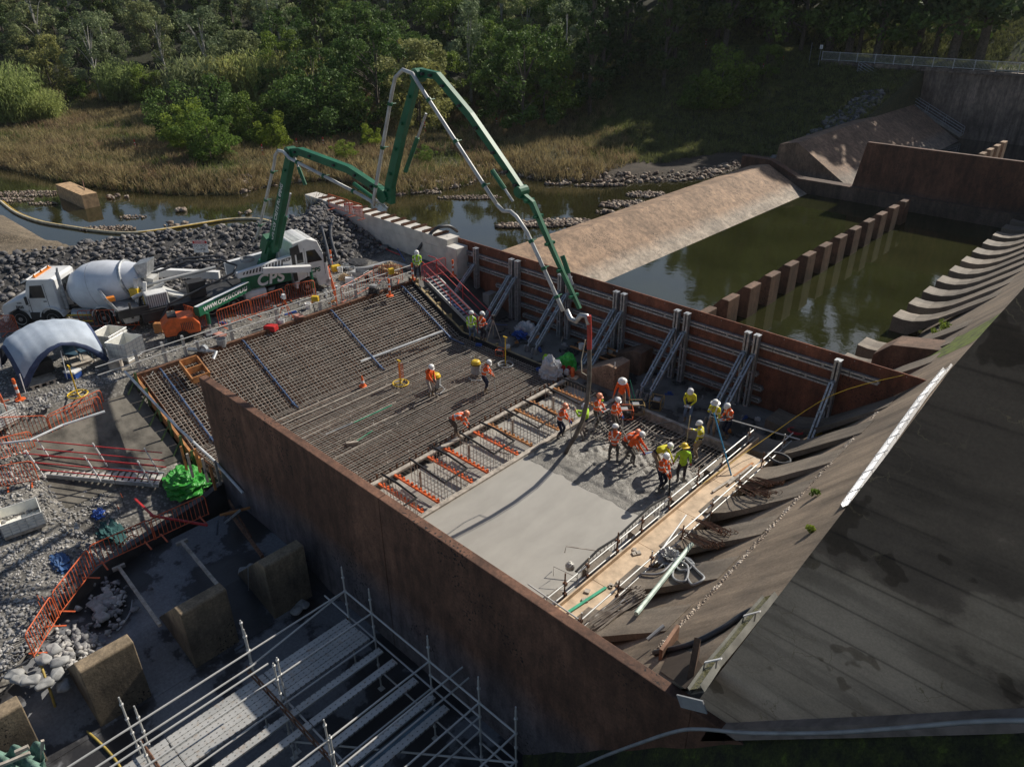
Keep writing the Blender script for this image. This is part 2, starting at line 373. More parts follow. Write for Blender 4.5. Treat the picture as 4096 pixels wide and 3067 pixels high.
# ---------------- big concrete ----------------
# main dividing wall, from the pour to the near bay
mb = MB(); mb.box(-24.45,-14.06, 9.42,9.70, -1.6,4.68); mb.box(-14.03,-4.2, 9.42,9.70, -1.6,4.68)
mb.prism([(-4.2,-1.6),(-4.2,4.68),(-3.9,4.68),(-1.5,4.68)], 1, 9.42, 9.7)
wall_main = tag(mb.build('dividing_wall', m_wall, bevel=.02), 'long rust-brown concrete dividing wall between the fresh pour and the shaded scaffold bay', 'wall')
mb = MB(); mb.box(-14.06,-14.03, 9.44,9.68, -1.6,4.665)
mb.build('joint_filler', M('rust_joint', (.07,.03,.018), .9), wall_main)
# far dividing wall
mb = MB(); mb.prism([(-24.2,-1.6),(-23.3,4.6),(-1,4.6),(-5.0,-1.6)], 1, 68.95, 69.35)
tag(mb.build('dividing_wall', m_fwall, bevel=.02), 'shaded rust-brown dividing wall on the far side of the green pond', 'wall')
mb = MB(); mb.box(-34.5,-5, 68.45,69.6, -1.6,.78); mb.prism([(-34.5,.78),(-34.5,2.0),(-31.6,2.0),(-28.6,.78)], 1, 68.6, 69.5)
tag(mb.build('wall_footing', m_fwall, bevel=.03), 'low brown concrete plinth under the far dividing wall with dark round stains', 'plinth')
# sloping end sills
def sill(y0, y1, zc, xc, foot, zf, name='end_sill', mat=None, label='', back=2.2):
    mb = MB(); n = 24
    prof = [(xc-back, -1.6), (xc-back*.8, zc-.35), (xc-.35, zc-.05), (xc, zc), (xc+.12, zc-.03), (foot, zf), (foot+.2, -1.6)]
    vs = []; fs = []
    for i in range(n+1):
        y = y0 + (y1-y0)*i/n
        for p_ in prof: vs.append((p_[0], y, p_[1]))
    k = len(prof)
    for i in range(n):
        for j in range(k-1): fs.append((i*k+j, i*k+j+1, (i+1)*k+j+1, (i+1)*k+j))
    fs.append(tuple(range(k))[::-1]); fs.append(tuple(n*k+j for j in range(k)))
    mb.add(vs, fs); return tag(mb.build(name, mat or m_weir), label, 'sill')
sill(29.3, 68.4, 1.62, -31.62, -26.4, -1.0, label='long tan concrete end sill sloping into the green pond')
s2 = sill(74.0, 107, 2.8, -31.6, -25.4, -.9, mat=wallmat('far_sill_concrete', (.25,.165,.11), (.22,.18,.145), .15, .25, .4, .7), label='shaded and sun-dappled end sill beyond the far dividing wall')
sill(4.3, 9.40, 1.55, -31.6, -27.6, -.2, mat=M('sill_dark',(.16,.145,.12),.85,var=.5,scale=1.2,bmp=.3), label='grey concrete sill remnant behind the white-framed stair')
# baffle block row in the pond
def baffle(name, x, y0, y1, zb, zt, mat, label, group, dep=2.3, topw=.45):
    mb = MB(); mb.prism([(x, zb), (x, zt-.04), (x-.04, zt), (x-topw, zt), (x-dep, zb + (zt-zb)*.28), (x-dep, zb)], 1, y0, y1)
    return tag(mb.build(name, mat, bevel=.03), label, 'baffle block', group)
yb = 31.0; k = 0
bl = ['first','second','third','fourth','fifth','sixth','seventh','eighth','ninth','tenth','eleventh','twelfth','thirteenth','fourteenth','fifteenth','sixteenth']
while k < 14:
    y0 = 31.05 + k*2.53
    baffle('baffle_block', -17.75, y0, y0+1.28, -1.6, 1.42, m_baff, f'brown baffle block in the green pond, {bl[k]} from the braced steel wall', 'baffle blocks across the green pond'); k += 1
for k in range(9):
    y0 = 72.5 + k*2.53
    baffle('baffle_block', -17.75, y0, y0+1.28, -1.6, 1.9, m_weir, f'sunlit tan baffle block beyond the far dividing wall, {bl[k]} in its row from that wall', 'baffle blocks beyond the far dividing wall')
for (y0, lab) in ((4.78,'middle shaded baffle block in the pit beside the scaffold'),(7.45,'shaded baffle block nearest the long brown wall, white bags at its foot'),(2.03,'sun-topped baffle block in the pit left of the scaffold, crossed by a diagonal shadow'),(-.75,'baffle block cut off at the lower left corner by the green net')):
    baffle('baffle_block', -17.7, y0, y0+1.42, -1.2, 1.22, m_block, lab, 'baffle blocks in the scaffold pit', 2.35, .42)
# two old piers on the bench
mb = MB(); mb.prism([(-17.75,-1),(-17.75,1.2),(-18.2,1.24),(-20.9,-.2),(-20.9,-1)], 1, 25.62, 26.85)
tag(mb.build('baffle_block', m_pier, bevel=.03), 'brown concrete pier with a bottle on top at the edge of the pour', 'baffle block')
mb = MB(); mb.prism([(-17.75,-1),(-17.75,1.2),(-18.2,1.24),(-20.9,-.2),(-20.9,-1)], 1, 27.75, 28.8)
tag(mb.build('baffle_block', m_baff, bevel=.03), 'dark brown pier against the steel wall behind the bottle-topped pier', 'baffle block')
# spillway chute
CP = [(-11.6,-1.0),(-10.6,-.98),(-9.9,-.72),(-9.25,-.22),(-8.66,.42),(-7.81,1.38),(-6.9,2.38),(-5.83,3.57),(-3,6.68),(0,9.98),(4,14.4),(12,23.2)]
TP = [(-11.05,.42),(-10.5,.36),(-10.0,.40),(-9.4,.60),(-8.8,.95),(-8.2,1.42),(-7.6,1.93),(-7.0,2.42),(-6.5,2.86)]
def zprof(x): return float(np.interp(x, [c_[0] for c_ in CP], [c_[1] for c_ in CP]))
def H(px, py, off=0.0):
    d = FW * FPX + RT * (px - 2048) + DN * (py - 1533.5); t = 3.0; d = d / np.linalg.norm(d)
    while t < 120:
        p_ = CAM + d*t
        if p_[2] < zprof(p_[0]) and p_[0] > -12: break
        t += .03
    return V(p_[0], p_[1], zprof(p_[0]) + off)
def strip_surface(prof, y0, y1, n, mat, name, under=1.5, parent=None):
    mb = MB(); k = len(prof)
    for sgn in (0, 1):
        pass
    vs = []; fs = []
    P = list(prof) + [(prof[-1][0], prof[-1][1]-under), (prof[0][0], prof[0][1]-under)]; k = len(P)
    for i in range(n+1):
        y = y0 + (y1-y0)*i/n
        for p_ in P: vs.append((p_[0], y, p_[1]))
    for i in range(n):
        for j in range(k): fs.append((i*k+j, i*k+(j+1)%k, (i+1)*k+(j+1)%k, (i+1)*k+j))
    fs.append(tuple(range(k))[::-1]); fs.append(tuple(n*k+j for j in range(k)))
    mb.add(vs, fs); return mb.build(name, mat, parent)
def dense(P, n=5):
    out = []
    for a_, b_ in zip(P[:-1], P[1:]):
        for i in range(n): out.append((a_[0]+(b_[0]-a_[0])*i/n, a_[1]+(b_[1]-a_[1])*i/n))
    return out + [P[-1]]
chute = strip_surface(CP, 9.72, 68.9, 30, m_chute, 'spillway_chute'); tag(chute, 'broad sunlit brown concrete spillway chute curving up to the right', 'spillway')
strip_surface(CP, 69.4, 109, 10, m_dam, 'spillway_chute'); tag(bpy.data.objects['spillway_chute.001'], 'shaded spillway chute of the bay beyond the far dividing wall', 'spillway')
ty = [37.55 + 2.52*k for k in range(-10, 13) if k != 1]
for k, y0 in enumerate(ty):
    near = y0 < 28
    P = dense(TP, 3)
    o = strip_surface(P + [(-6.45, 2.7), (-11.05+.0, -1.3)], y0, y0+1.27, 1, m_tooth, 'chute_block', .0)
    if y0 < 29: lab = f'curved concrete chute block beside the plywood walkway, {bl[k]} from the brown wall'; gr_ = 'chute blocks beside the walkway'
    else:
        j = sum(1 for v in ty[:k] if v >= 29); lab = f'curved concrete chute block at the pond edge, {bl[j]} from the braced steel wall'; gr_ = 'chute blocks along the pond'
    tag(o, lab, 'chute block', gr_)
# dark chute side wall, seen from outside
edge_px = [(2770,2830),(2940,2610),(3100,2400),(3250,2205),(3400,2010),(3600,1750),(3800,1480),(3950,1310),(4096,1150),(4230,1010)]
ep = [GP(x_, y_, (0, 9.62, 0), (0, 1, 0)) for x_, y_ in edge_px]
base_px = [(4250,2815),(4096,2830),(3500,2862),(3000,2885),(2850,2893)]
bp_ = [GP(x_, y_, (0, 9.62, 0), (0, 1, 0)) for x_, y_ in base_px]
poly = [(p_.x, p_.z) for p_ in ep] + [(2.2, 17.0), (2.2, bp_[0].z+1.0)] + [(p_.x, p_.z) for p_ in bp_]
mb = MB(); mb.prism(poly, 1, 9.62, 9.92)
cwall = tag(mb.build('chute_side_wall', m_cw), 'tall dark concrete side wall of the chute with horizontal lift lines', 'wall')
mb = MB(); mb.prism([(p_.x, p_.z) for p_ in bp_[:1]+bp_[1:]] + [(bp_[-1].x-.1, bp_[-1].z-.42)] + [(p_.x, p_.z-.33) for p_ in bp_[::-1][1:]], 1, 9.42, 9.62)
mb.build('footing', M('pale_footing', (.25,.21,.19), .9, var=.3, bmp=.3), cwall)
# bank and drain under the side wall
def bz(x): return 4.3 + (x+3.9)*1.02
mb = MB()
n = 26; vs = []; fs = []
rows = [(9.6,-.28),(9.1,-.75),(8.6,-1.2),(8.0,-1.45),(7.5,-1.2),(7.1,-1.15),(5.5,-1.6),(2,-4),(-4,-8)]
for i in range(n+1):
    x_ = -8.6 + 12*i/n
    for (yy, dz) in rows: vs.append((x_, yy, max(-1.55, min(bz(x_)+dz + .05*math.sin(i*2.1+yy*3), 16))))
k = len(rows)
for i in range(n):
    for j in range(k-1): fs.append((i*k+j, i*k+j+1, (i+1)*k+j+1, (i+1)*k+j))
mb.add(vs, fs)
m_bank, nt, p, pos = newmat('mossy_bank')
a1 = noise(nt, pos, 2.2, 6, .7); a2 = noise(nt, pos, 20, 3)
c = ramp(nt, a1, [(.42, (.022,.024,.012)), (.58, (.05,.06,.015)), (.68, (.10,.14,.02))]); nt.links.new(mixc(nt, c, ramp(nt, a2, [(.3,(.6,)*3),(.7,(1.4,)*3)]), 1., 'MULTIPLY'), p.inputs['Base Color'])
p.inputs['Roughness'].default_value = .95; bump(nt, p, a2, .8, .05)
tag(mb.build('mossy_drain', m_bank, smooth=True), kind='structure')
# near-bay floor
mb = MB(); mb.box(-19.2,-2, -30,9.42, -1.5,-1.0)
tag(mb.build('pit_floor', m_pf), kind='structure')
mb = MB(); mb.prism([(-23.3,-1.6),(-23.3,-.42),(-19.7,-.46),(-17.6,-.985),(-17.6,-1.6)], 1, -30, 9.415)
tag(mb.build('pit_apron', m_pf), kind='structure')
mb = MB(); mb.prism([(-24.6,9.4),(-24.15,8.3),(-23.2,4.2),(-22.2,2.4),(-22.0,2.5),(-22.95,4.25),(-23.9,8.35),(-24.35,9.4)], 2, -1.5, .12)
tag(mb.build('retaining_edge', m_cdark), 'black concrete drop between the gravel and the pit floor', 'retaining wall')
# basin floors
mb = MB(); mb.box(-27.6,-10.5, 9.7,28.9, -1.5,-.75); tag(mb.build('basin_floor', m_cdark), kind='structure')
# dam wing wall at the back
mb = MB(); mb.prism([(-45.5,3.4),(-45.5,7.0),(-33,7.0),(30,6.6),(30,-1.6),(-31.5,-1.6),(-31.5,.2)], 1, 109, 109.8)
dw = tag(mb.build('dam_wall', m_dam), 'tall streaked concrete dam wall at the back with a railing on top', 'wall')
mb = MB(); mb.box(-45.5, 30, 108.8, 109, 6.55, 6.75); mb.build('coping', m_dam, dw)
# ================= the works in the bay =================
m_steel = M('galvanised_steel', (.42,.44,.46), .42, .55, var=.3, scale=6, bmp=.05)
m_steel_b = M('weathered_scaffold_tube', (.52,.52,.50), .5, .3, var=.10, scale=2)
m_rust = M('rusty_steel', (.17,.085,.05), .8, .2, var=.5, scale=7, bmp=.2)
m_rebar = M('rebar_steel', (.40,.36,.31), .6, .2, var=.3, scale=4, c2=(.22,.18,.15))
m_ply = M('plywood', (.62,.47,.32), .8, var=.25, scale=2.5, bmp=.1)
m_timber = M('grey_timber', (.44,.39,.33), .85, var=.35, scale=4, bmp=.15)
m_otimber = M('orange_timber', (.48,.21,.07), .7, var=.3, scale=4, bmp=.1)
m_foam = M('black_foam', (.02,.02,.022), .8, var=.3)
m_orange = M('orange_plastic', (.75,.14,.03), .5, var=.2, scale=5)
m_red = M('red_paint', (.50,.03,.03), .45, var=.2)
m_blue = M('blue_plastic', (.03,.09,.35), .45, var=.2)
m_bluerail = M('blue_grey_rail', (.08,.13,.24), .4, .3, var=.3)
m_white = M('white_paint', (.78,.78,.77), .4, var=.12, scale=2)
m_green = M('green_paint', (.006,.12,.055), .5, var=.2, scale=2)
m_black = M('black_rubber', (.018,.018,.02), .6, var=.3)
m_grey = M('grey_plastic', (.32,.33,.34), .5, var=.2)
m_yel = M('yellow_paint', (.72,.48,.03), .45, var=.25)
m_boom_pipe = M('boom_pipe_grey', (.52,.53,.52), .4, var=.25, scale=2)
m_pipe_pale = M('pale_pipe', (.62,.64,.64), .4, var=.2)
m_hose = M('dark_hose', (.045,.048,.055), .45, var=.3)
m_green_pl = M('teal_pole', (.05,.38,.22), .5, var=.2)
# fresh slab
m_slab, nt, p, pos = newmat('fresh_concrete')
b1 = noise(nt, pos, .35, 5, .6); b2 = noise(nt, pos, 2.2, 6, .6, (1, .35, 1)); b3 = noise(nt, pos, 30, 2)
wv = NN(nt, 'ShaderNodeTexWave'); wv.inputs['Scale'].default_value = .35; wv.inputs['Distortion'].default_value = 9; wv.inputs['Detail'].default_value = 3; nt.links.new(pos, wv.inputs['Vector'])
c = ramp(nt, b1, [(.35, (.325,.308,.275)), (.65, (.37,.352,.315))])
c = mixc(nt, c, ramp(nt, b2, [(.3, (.93,)*3), (.7, (1.05,)*3)]), 1., 'MULTIPLY'); c = mixc(nt, c, ramp(nt, wv.outputs[1], [(.45, (.975,)*3), (.55, (1.02,)*3)]), .7, 'MULTIPLY')
nt.links.new(c, p.inputs['Base Color']); p.inputs['Roughness'].default_value = .5; bump(nt, p, b2, .06, .02)
m_wet, nt, p, pos = newmat('wet_rough_concrete')
b1 = noise(nt, pos, 3, 6, .7); nt.links.new(ramp(nt, b1, [(.35, (.11,.103,.09)), (.65, (.25,.235,.205))]), p.inputs['Base Color'])
p.inputs['Roughness'].default_value = .42; bump(nt, p, noise(nt, pos, 14, 4, .7), .8, .04)
mb = MB(); mb.prism([(-17.12,9.7),(-17.12,19.35),(-16.2,19.5),(-14.7,19.35),(-12.9,19.2),(-11.6,19.3),(-10.72,19.4),(-10.72,9.7)], 2, -.7, 0)
slab = tag(mb.build('fresh_slab', m_slab), 'smooth freshly screeded grey concrete slab behind the long brown wall', 'concrete slab')
# rough pour
gx = np.arange(-17.1, -10.6, .055); gy = np.arange(18.7, 24.4, .055); GX, GY = np.meshgrid(gx, gy, indexing='ij')
PO = [(-17.1,18.6),(-17.1,21.3),(-16.2,21.5),(-15.4,21.8),(-15.0,21.0),(-14.2,21.2),(-13.8,22.5),(-12.6,22.6),(-11.7,22.3),(-11.2,21.6),(-10.6,21.4),(-10.6,18.6)]
dd = dline(GX, GY, PO, True); ins = inpoly(GX, GY, PO); sd = np.where(ins, dd, -dd) + .12*vnoise(GX, GY, 4)
rg = np.random.default_rng(3)
nz = np.zeros_like(GX)
for f_, a_ in ((2.1,.025),(4.3,.018),(9.,.014),(17,.014),(29,.009)): nz += a_*vnoise(GX, GY, f_, f_)
for _ in range(90):
    cx, cy = rg.uniform(-17,-10.8), rg.uniform(19.9,23); r_ = rg.uniform(.06,.15); nz -= .09*np.exp(-(((GX-cx)/r_)**2+((GY-cy)/(r_*.7))**2))
nz += rg.normal(0, .009, GX.shape)
GZ = np.clip(sd*.35, -.35, .045) + nz*sm(19.2, 19.9, GY+.3*vnoise(GX, GY, 1.3)) + .012 - .05*sm(19.35,19.1,GY)
idx = np.arange(GX.size).reshape(GX.shape); q = np.stack([idx[:-1,:-1], idx[1:,:-1], idx[1:,1:], idx[:-1,1:]], -1).reshape(-1, 4)
keep = (GZ.ravel()[q].max(1) > -.33); q = q[keep]
o = fast_mesh('wet_concrete', np.stack([GX, GY, GZ], -1).reshape(-1, 3), q.ravel(), np.full(len(q), 4), [m_wet], smooth=True); tag(o, kind='stuff')
# concrete bed under the mats
mb = MB(); mb.prism([(-31.5,9.72),(-31.5,28.9),(-10.6,28.9),(-10.6,9.72)], 2, -1.4, -.62)
mb.prism([(-27.2,-.62),(-31.5,1.5),(-31.5,-.62)], 1, 9.72, 25.0)
tag(mb.build('basin_floor', M('blinding_concrete', (.055,.045,.038), .9, var=.6, scale=5, bmp=.5)), kind='structure')
mb = MB(); mb.box(-20.0,-17.2, 9.72,25.05, -.62,-.30)
tag(mb.build('concrete_strip', m_slab), 'grey concrete strip under the rebar cages between the two timber edge boards', 'concrete slab')
# rebar mats
def zmat(x): return 0.0 if x > -27.6 else (-27.6 - x)*.497
def mat_mesh(x0, x1, y0, y1, dz, sp, r, off=(0,0), ts=None):
    mb = MB(); y = y0 + off[1]
    while y < y1:
        yy = y + rnd.uniform(-.02,.02)
        if x0 < -27.6: mb.path([(x0, yy, zmat(x0)+dz-.03), (-27.6, yy, dz-.03), (x1+rnd.uniform(-.2,.1), yy, dz-.03)], r*1.6, 4)
        else: mb.path([(x0+rnd.uniform(-.1,.1), yy, dz-.03), (x1, yy, dz-.03)], r, 4)
        y += sp
    x = x0 + .1 + off[0]
    while x < x1:
        xx = x + rnd.uniform(-.02,.02); sk = rnd.uniform(-.03,.03); z = zmat(xx)+dz
        mb.path([(xx, y0, z), (xx+sk, y1, z)], r, 4)
        x += ts or sp*.9
    return mb
mat1 = empty('rebar_mat', (-24, 17, 0), 0, 'large rusty rebar mat covering the bay floor and bending up the ramp', 'rebar mat')
def attach(o, par):
    o.parent = par; o.matrix_parent_inverse = par.matrix_world.inverted() if False else Matrix.Translation(-Vector(par.location)); return o
def build_at(mb, name, mat, par, **k):
    o = mb.build(name, mat, **k); o.parent = par; o.matrix_parent_inverse = (Matrix.Translation(par.location) @ Matrix.Rotation(par.rotation_euler.z, 4, 'Z')).inverted(); return o
build_at(mat_mesh(-31.6, -20.2, 9.8, 25.0, 0.0, .18, .0125, ts=.15), 'top_layer', m_rebar, mat1)
build_at(mat_mesh(-31.5, -20.2, 9.8, 25.0, -.30, .2, .016, (.07,.09)), 'bottom_layer', m_rust, mat1)
mb = MB()
for i in range(9):   # extra bars lying loose in bundles
    x0 = -27.0 + i*.55 + rnd.uniform(-.1,.1)
    mb.path([(x0, 9.9, .045), (x0+rnd.uniform(-.25,.25), 9.9+rnd.uniform(6,14), .045)], .018, 4)
for i in range(160):
    x = rnd.uniform(-31.3,-20.4); y = rnd.uniform(10,24.9); mb.box(x-.03, x+.03, y-.03, y+.03, zmat(x)-.1, zmat(x)+.03)
tag(build_at(mb, 'tie', m_rebar, mat1), kind='stuff')
mat2 = empty('rebar_mat', (-14, 21, 0), 0, 'smaller rebar mat beside the workers, half buried by the fresh pour', 'rebar mat')
build_at(mat_mesh(-17.05, -10.75, 17.8, 24.75, -.02, .2, .015), 'top_layer', m_rebar, mat2)
build_at(mat_mesh(-17.05, -10.75, 17.8, 24.75, -.4, .24, .018), 'bottom_layer', m_rebar, mat2)
# blue-grey screed rails on the ramp and long pipe
for i, (y, x1, lab) in enumerate(((10.6,-27.3,'blue-grey screed rail up the ramp nearest the orange formwork'),(14.6,-27.3,'blue-grey screed rail up the ramp, second from the orange formwork'),(19.6,-27.4,'blue-grey screed rail up the ramp beside the long steel pipe'),(24.3,-26.6,'blue-grey screed rail up the ramp beside the black edge form'))):
    mb = MB(); mb.path([(-31.75, y, 2.02), (-31.5, y, 2.06), (-27.6, y, .08), (x1, y, .05)], .045, 6)
    for j in range(6):
        x = -31.2 + j*.7; mb.box(x-.04, x+.04, y-.07, y+.07, zmat(x)+.0, zmat(x)+.12)
    tag(mb.build('screed_rail', m_bluerail), lab, 'rail', 'screed rails on the ramp')
a = G(1443,1447,.35); b = G(1770,1325,.7); 
mb = MB(); mb.tube(a, b, .07, 10); tag(mb.build('steel_pipe', m_pipe_pale, smooth=False), 'long grey steel pipe lying across the rebar ramp', 'pipe')
# timber edge boards
for x0, y0, y1, w_, h, lab in ((-17.32, 13.0, 25.3, .2, .06, 'long grey timber board edging the smooth slab'),(-20.18, 13.0, 25.1, .2, .06, 'long grey timber board edging the large rebar mat')):
    mb = MB(); mb.box(x0, x0+w_, 9.72, y1, .0, h+.02)
    for k in range(6):
        y = 11 + k*2.5; mb.box(x0+.02, x0+.4, y, y+.09, -.14, -.01)
    tag(mb.build('edge_board', m_timber), lab, 'timber board')
mb = MB(); mb.box(-16.9,-10.9, 24.95,25.13, -.3,.12); tag(mb.build('edge_board', m_timber), 'grey timber board between the small rebar mat and the dark bench', 'timber board')
mb = MB(); mb.box(-27.6,-20.2, 25.08,25.14, -.5,.16); mb.prism([(-27.6,-.5),(-27.6,.16),(-31.9,2.3),(-31.9,1.6)], 1, 25.08, 25.14)
tag(mb.build('edge_form', m_foam), 'black edge form along the far side of the large rebar mat', 'formwork')
mb = MB(); mb.box(-27.6,-20.2, 25.14,25.34, .0,.10); mb.prism([(-27.6,0),(-27.6,.10),(-31.9,2.24),(-31.9,2.1)], 1, 25.14, 25.32)
for k in range(9): 
    x = -31.6+k*.9; z = zmat(x); mb.box(x, x+.1, 25.3, 25.5, z-.1, z+.16)
tag(mb.build('walkway_plank', M('yellow_timber', (.40,.30,.15), .8, var=.4, scale=4)), 'yellowish timber plank outside the black edge form beside the red-railed stair', 'timber board')
mb = MB(); mb.box(-31.8,-31.62, 9.6,25.2, 1.5,2.12); tag(mb.build('edge_form', m_rust), 'rusty steel edge form along the crest of the rebar ramp', 'formwork')
# rebar cages in the strip
for k, (y0, lab) in enumerate(((12.1,'nearest the long brown wall, partly hidden by it'),(14.6,'second from the long brown wall'),(17.2,'in the middle of the row'),(19.8,'beside the worker in the orange cap'),(22.5,'farthest from the long brown wall'))):
    cg = empty('rebar_cage', (-18.4, y0, -.3), 0, 'rusty starter-bar cage with black foam rails, '+lab, 'rebar cage', 'rebar cages on the concrete strip')
    mb = MB(); fm = MB(); xs_ = (-19.3,-17.35); y1 = y0+1.15
    U = [(xs_[0], y0, .95), (-18.6, y0+.02, .88), (xs_[1], y0, .80), (xs_[1], y1, .86), (-18.4, y1, .97), (xs_[0], y1, .93)]
    fm.path(U, .045, 6)
    for yy in (y0, y1):
        for j in range(11):
            x = xs_[0] + j*.193; mb.tube((x, yy, -.3), (x+rnd.uniform(-.02,.02), yy, .86), .014, 4)
        for z in (.0,.35,.62): mb.tube((xs_[0], yy, z), (xs_[1], yy, z), .012, 4)
    for j in range(5): mb.tube((xs_[1], y0+.1+j*.24, -.3), (xs_[1], y0+.1+j*.24, .8), .014, 4)
    mb.tube((-18.9, y0+.1, -.3), (-18.9, y0+.1, .5), .05, 6)
    if k in (0, 2): mb.tube((-19.2, y0, .5), (-17.6, y1, .1), .03, 5)
    build_at(mb, 'bars', m_rebar, cg); build_at(fm, 'foam_rail', m_foam, cg)
    for yy, s_ in ((y0-.35,0),(y1+.22,1)):
        t = MB(); t.box(-20.0, -17.35, yy, yy+.09, -.02, .06)
        for j in range(10): t.box(-19.8+j*.25, -19.72+j*.25, yy+.09, yy+.16, -.02, .1)
        build_at(t, 'spacer_batten', m_orange if k < 3 else m_otimber, cg)
# misc blocks standing between the bars
mb = MB()
for k in range(46):
    y = 10 + k*.33; mb.box(-20.3,-20.24, y, y+.05, .0, .16+.05*(k%3)); 
tag(mb.build('starter_bars', m_rust), 'line of short rusty starter bars beside the timber board edging the large mat', 'rebar')
# ---------------- braced steel wall ----------------
bw = empty('braced_steel_wall', (-18, 29, 0), 0, 'rusty steel plate wall braced with grey perforated soldiers and raking props', 'steel wall')
yw = 29.0
m_plate = wallmat('rusty_plate', (.21,.075,.04), (.16,.07,.045), .5, .5, .45, .6)
mb = MB(); mb.prism([(-31.9,-.6),(-31.9,3.66),(-5.78,3.62),(-6.95,2.35),(-7.85,1.4),(-8.7,.45),(-9.6,.05),(-12,-.6)], 1, yw, yw+.05)
build_at(mb, 'plate', m_plate, bw)
mb = MB()
for j in range(27): mb.box(-31.5+j*1.0,-31.47+j*1.0, yw-.008, yw, 3.5, 3.53)
build_at(mb, 'bolt_row', m_steel, bw)
def perf_beam(mb, a, b, w_=.2, gap=.055, d=.16, up=(0,0,1)):
    """double channel with a slot between and cross plates"""
    a = Vector(a); b = Vector(b); u = (b-a).normalized(); up = Vector(up); r = u.cross(up).normalized(); h = (w_-gap)/2
    for s_ in (-1, 1):
        o = r*s_*(gap/2+h/2); mb.beam(a+o, b+o, h, d, up)
    n = max(2, int((b-a).length/.85))
    for i in range(n+1):
        p_ = a + (b-a)*(i/n); mb.beam(p_-u*.05, p_+u*.05, gap+.01, d*.9, up)
m_hole = M('bolt_hole', (.03,.03,.032), .9)
def holes(mb, a, b, side, step=.14, r=.012, off=0):
    a = Vector(a); b = Vector(b); L = (b-a).length; u = (b-a).normalized(); n = int(L/step); side = Vector(side)
    for i in range(1, n):
        p_ = a + u*(i*step) + side; mb.add([p_+u*r+side.normalized().cross(u)*r, p_-u*r+side.normalized().cross(u)*r, p_-u*r-side.normalized().cross(u)*r, p_+u*r-side.normalized().cross(u)*r], [(0,1,2,3)])
def chx(z):  # where the chute meets the wall at level z
    return float(np.interp(z, [c_[1] for c_ in CP], [c_[0] for c_ in CP]))
for (z, x0, x1) in ((3.0,-31.6,-7.35),(2.28,-31.2,-9.0),(1.6,-28.6,-12.3),(.95,-27.6,-12.0),(.35,-26.5,-12.0)):
    x = x0
    while x < x1 - .1:
        xe = min(x + 3.3, x1); mb = MB(); perf_beam(mb, (x, yw-.12, z), (xe-.03, yw-.12, z), .24, .07, .16, (0,1,0))
        w1 = build_at(mb, 'waler', m_steel, bw)
        hm = MB(); holes(hm, (x, yw-.203, z+.085), (xe, yw-.203, z+.085), (0,-.0005,0)); holes(hm, (x, yw-.203, z-.085), (xe, yw-.203, z-.085), (0,-.0005,0))
        build_at(hm, 'bolt_holes', m_hole, w1)
        x = xe
sold = [(1897,996),(2052,1036),(2077,1043),(2249,1097),(2282,1106),(2470,1166),(2501,1175),(2716,1240),(2752,1254),(2997,1328),(3038,1337),(3362,1436)]
for i, (px, py) in enumerate(sold):
    x = G(px, py, 3.5).x; ys_ = yw-.33; zb = 0.0
    if i == 0: zb = 1.1
    if i == 11: zb = .35
    mb = MB(); perf_beam(mb, (x, ys_, zb), (x, ys_, 3.5), .25, .07, .25, (0,1,0)); mb.box(x-.14, x+.14, ys_-.14, ys_+.14, 3.5, 3.53)
    so_ = build_at(mb, 'soldier', m_steel, bw)
    hm = MB(); holes(hm, (x-.085, ys_-.1275, zb), (x-.085, ys_-.1275, 3.5), (0,-.0005,0)); holes(hm, (x+.085, ys_-.1275, zb), (x+.085, ys_-.1275, 3.5), (0,-.0005,0)); hm.box(x-.035,x+.035,ys_-.1,ys_+.1,3.531,3.534)
    build_at(hm, 'bolt_holes', m_hole, so_)
    # raking prop
    if i == 0: zf, yf = 1.35, 27.0
    elif i == 11: zf, yf = .28, 27.3
    else: zf, yf = .42, 26.25
    top = Vector((x, ys_-.22, 2.55)); ft = Vector((x, yf, zf)); mb = MB(); perf_beam(mb, top, ft, .22, .06, .16, (0,0,1))
    mb.beam(top, top+Vector((0,.2,.02)), .2, .14)
    rk = build_at(mb, 'raker', m_steel, bw)
    hm = MB(); dr = (ft-top).normalized(); nn = Vector((1,0,0)).cross(dr).normalized(); nn = nn if nn.z > 0 else -nn
    holes(hm, top+nn*.082+Vector((.075,0,0)), ft+nn*.082+Vector((.075,0,0)), nn*.0005); holes(hm, top+nn*.082-Vector((.075,0,0)), ft+nn*.082-Vector((.075,0,0)), nn*.0005)
    build_at(hm, 'bolt_holes', m_hole, rk)
    mb = MB(); mb.tube(ft, ft+dr*.22, .05, 8); b_ = ft+dr*.3
    for s_ in (-1, 1): mb.prism([(b_.y-.16, b_.z-.28), (b_.y+.16, b_.z-.28), (b_.y+.05, b_.z+.12), (b_.y-.05, b_.z+.12)], 0, x+s_*.07-.012, x+s_*.07+.012)
    for s_ in (-1, 1): mb.prism([(b_.y-.16, b_.z-.28), (b_.y+.16, b_.z-.28), (b_.y+.05, b_.z+.12), (b_.y-.05, b_.z+.12)], 0, x+s_*.13-.012, x+s_*.13+.012)
    mb.box(x-.22, x+.22, b_.y-.34, b_.y+.3, b_.z-.32, b_.z-.27)
    build_at(mb, 'foot', m_steel, bw)
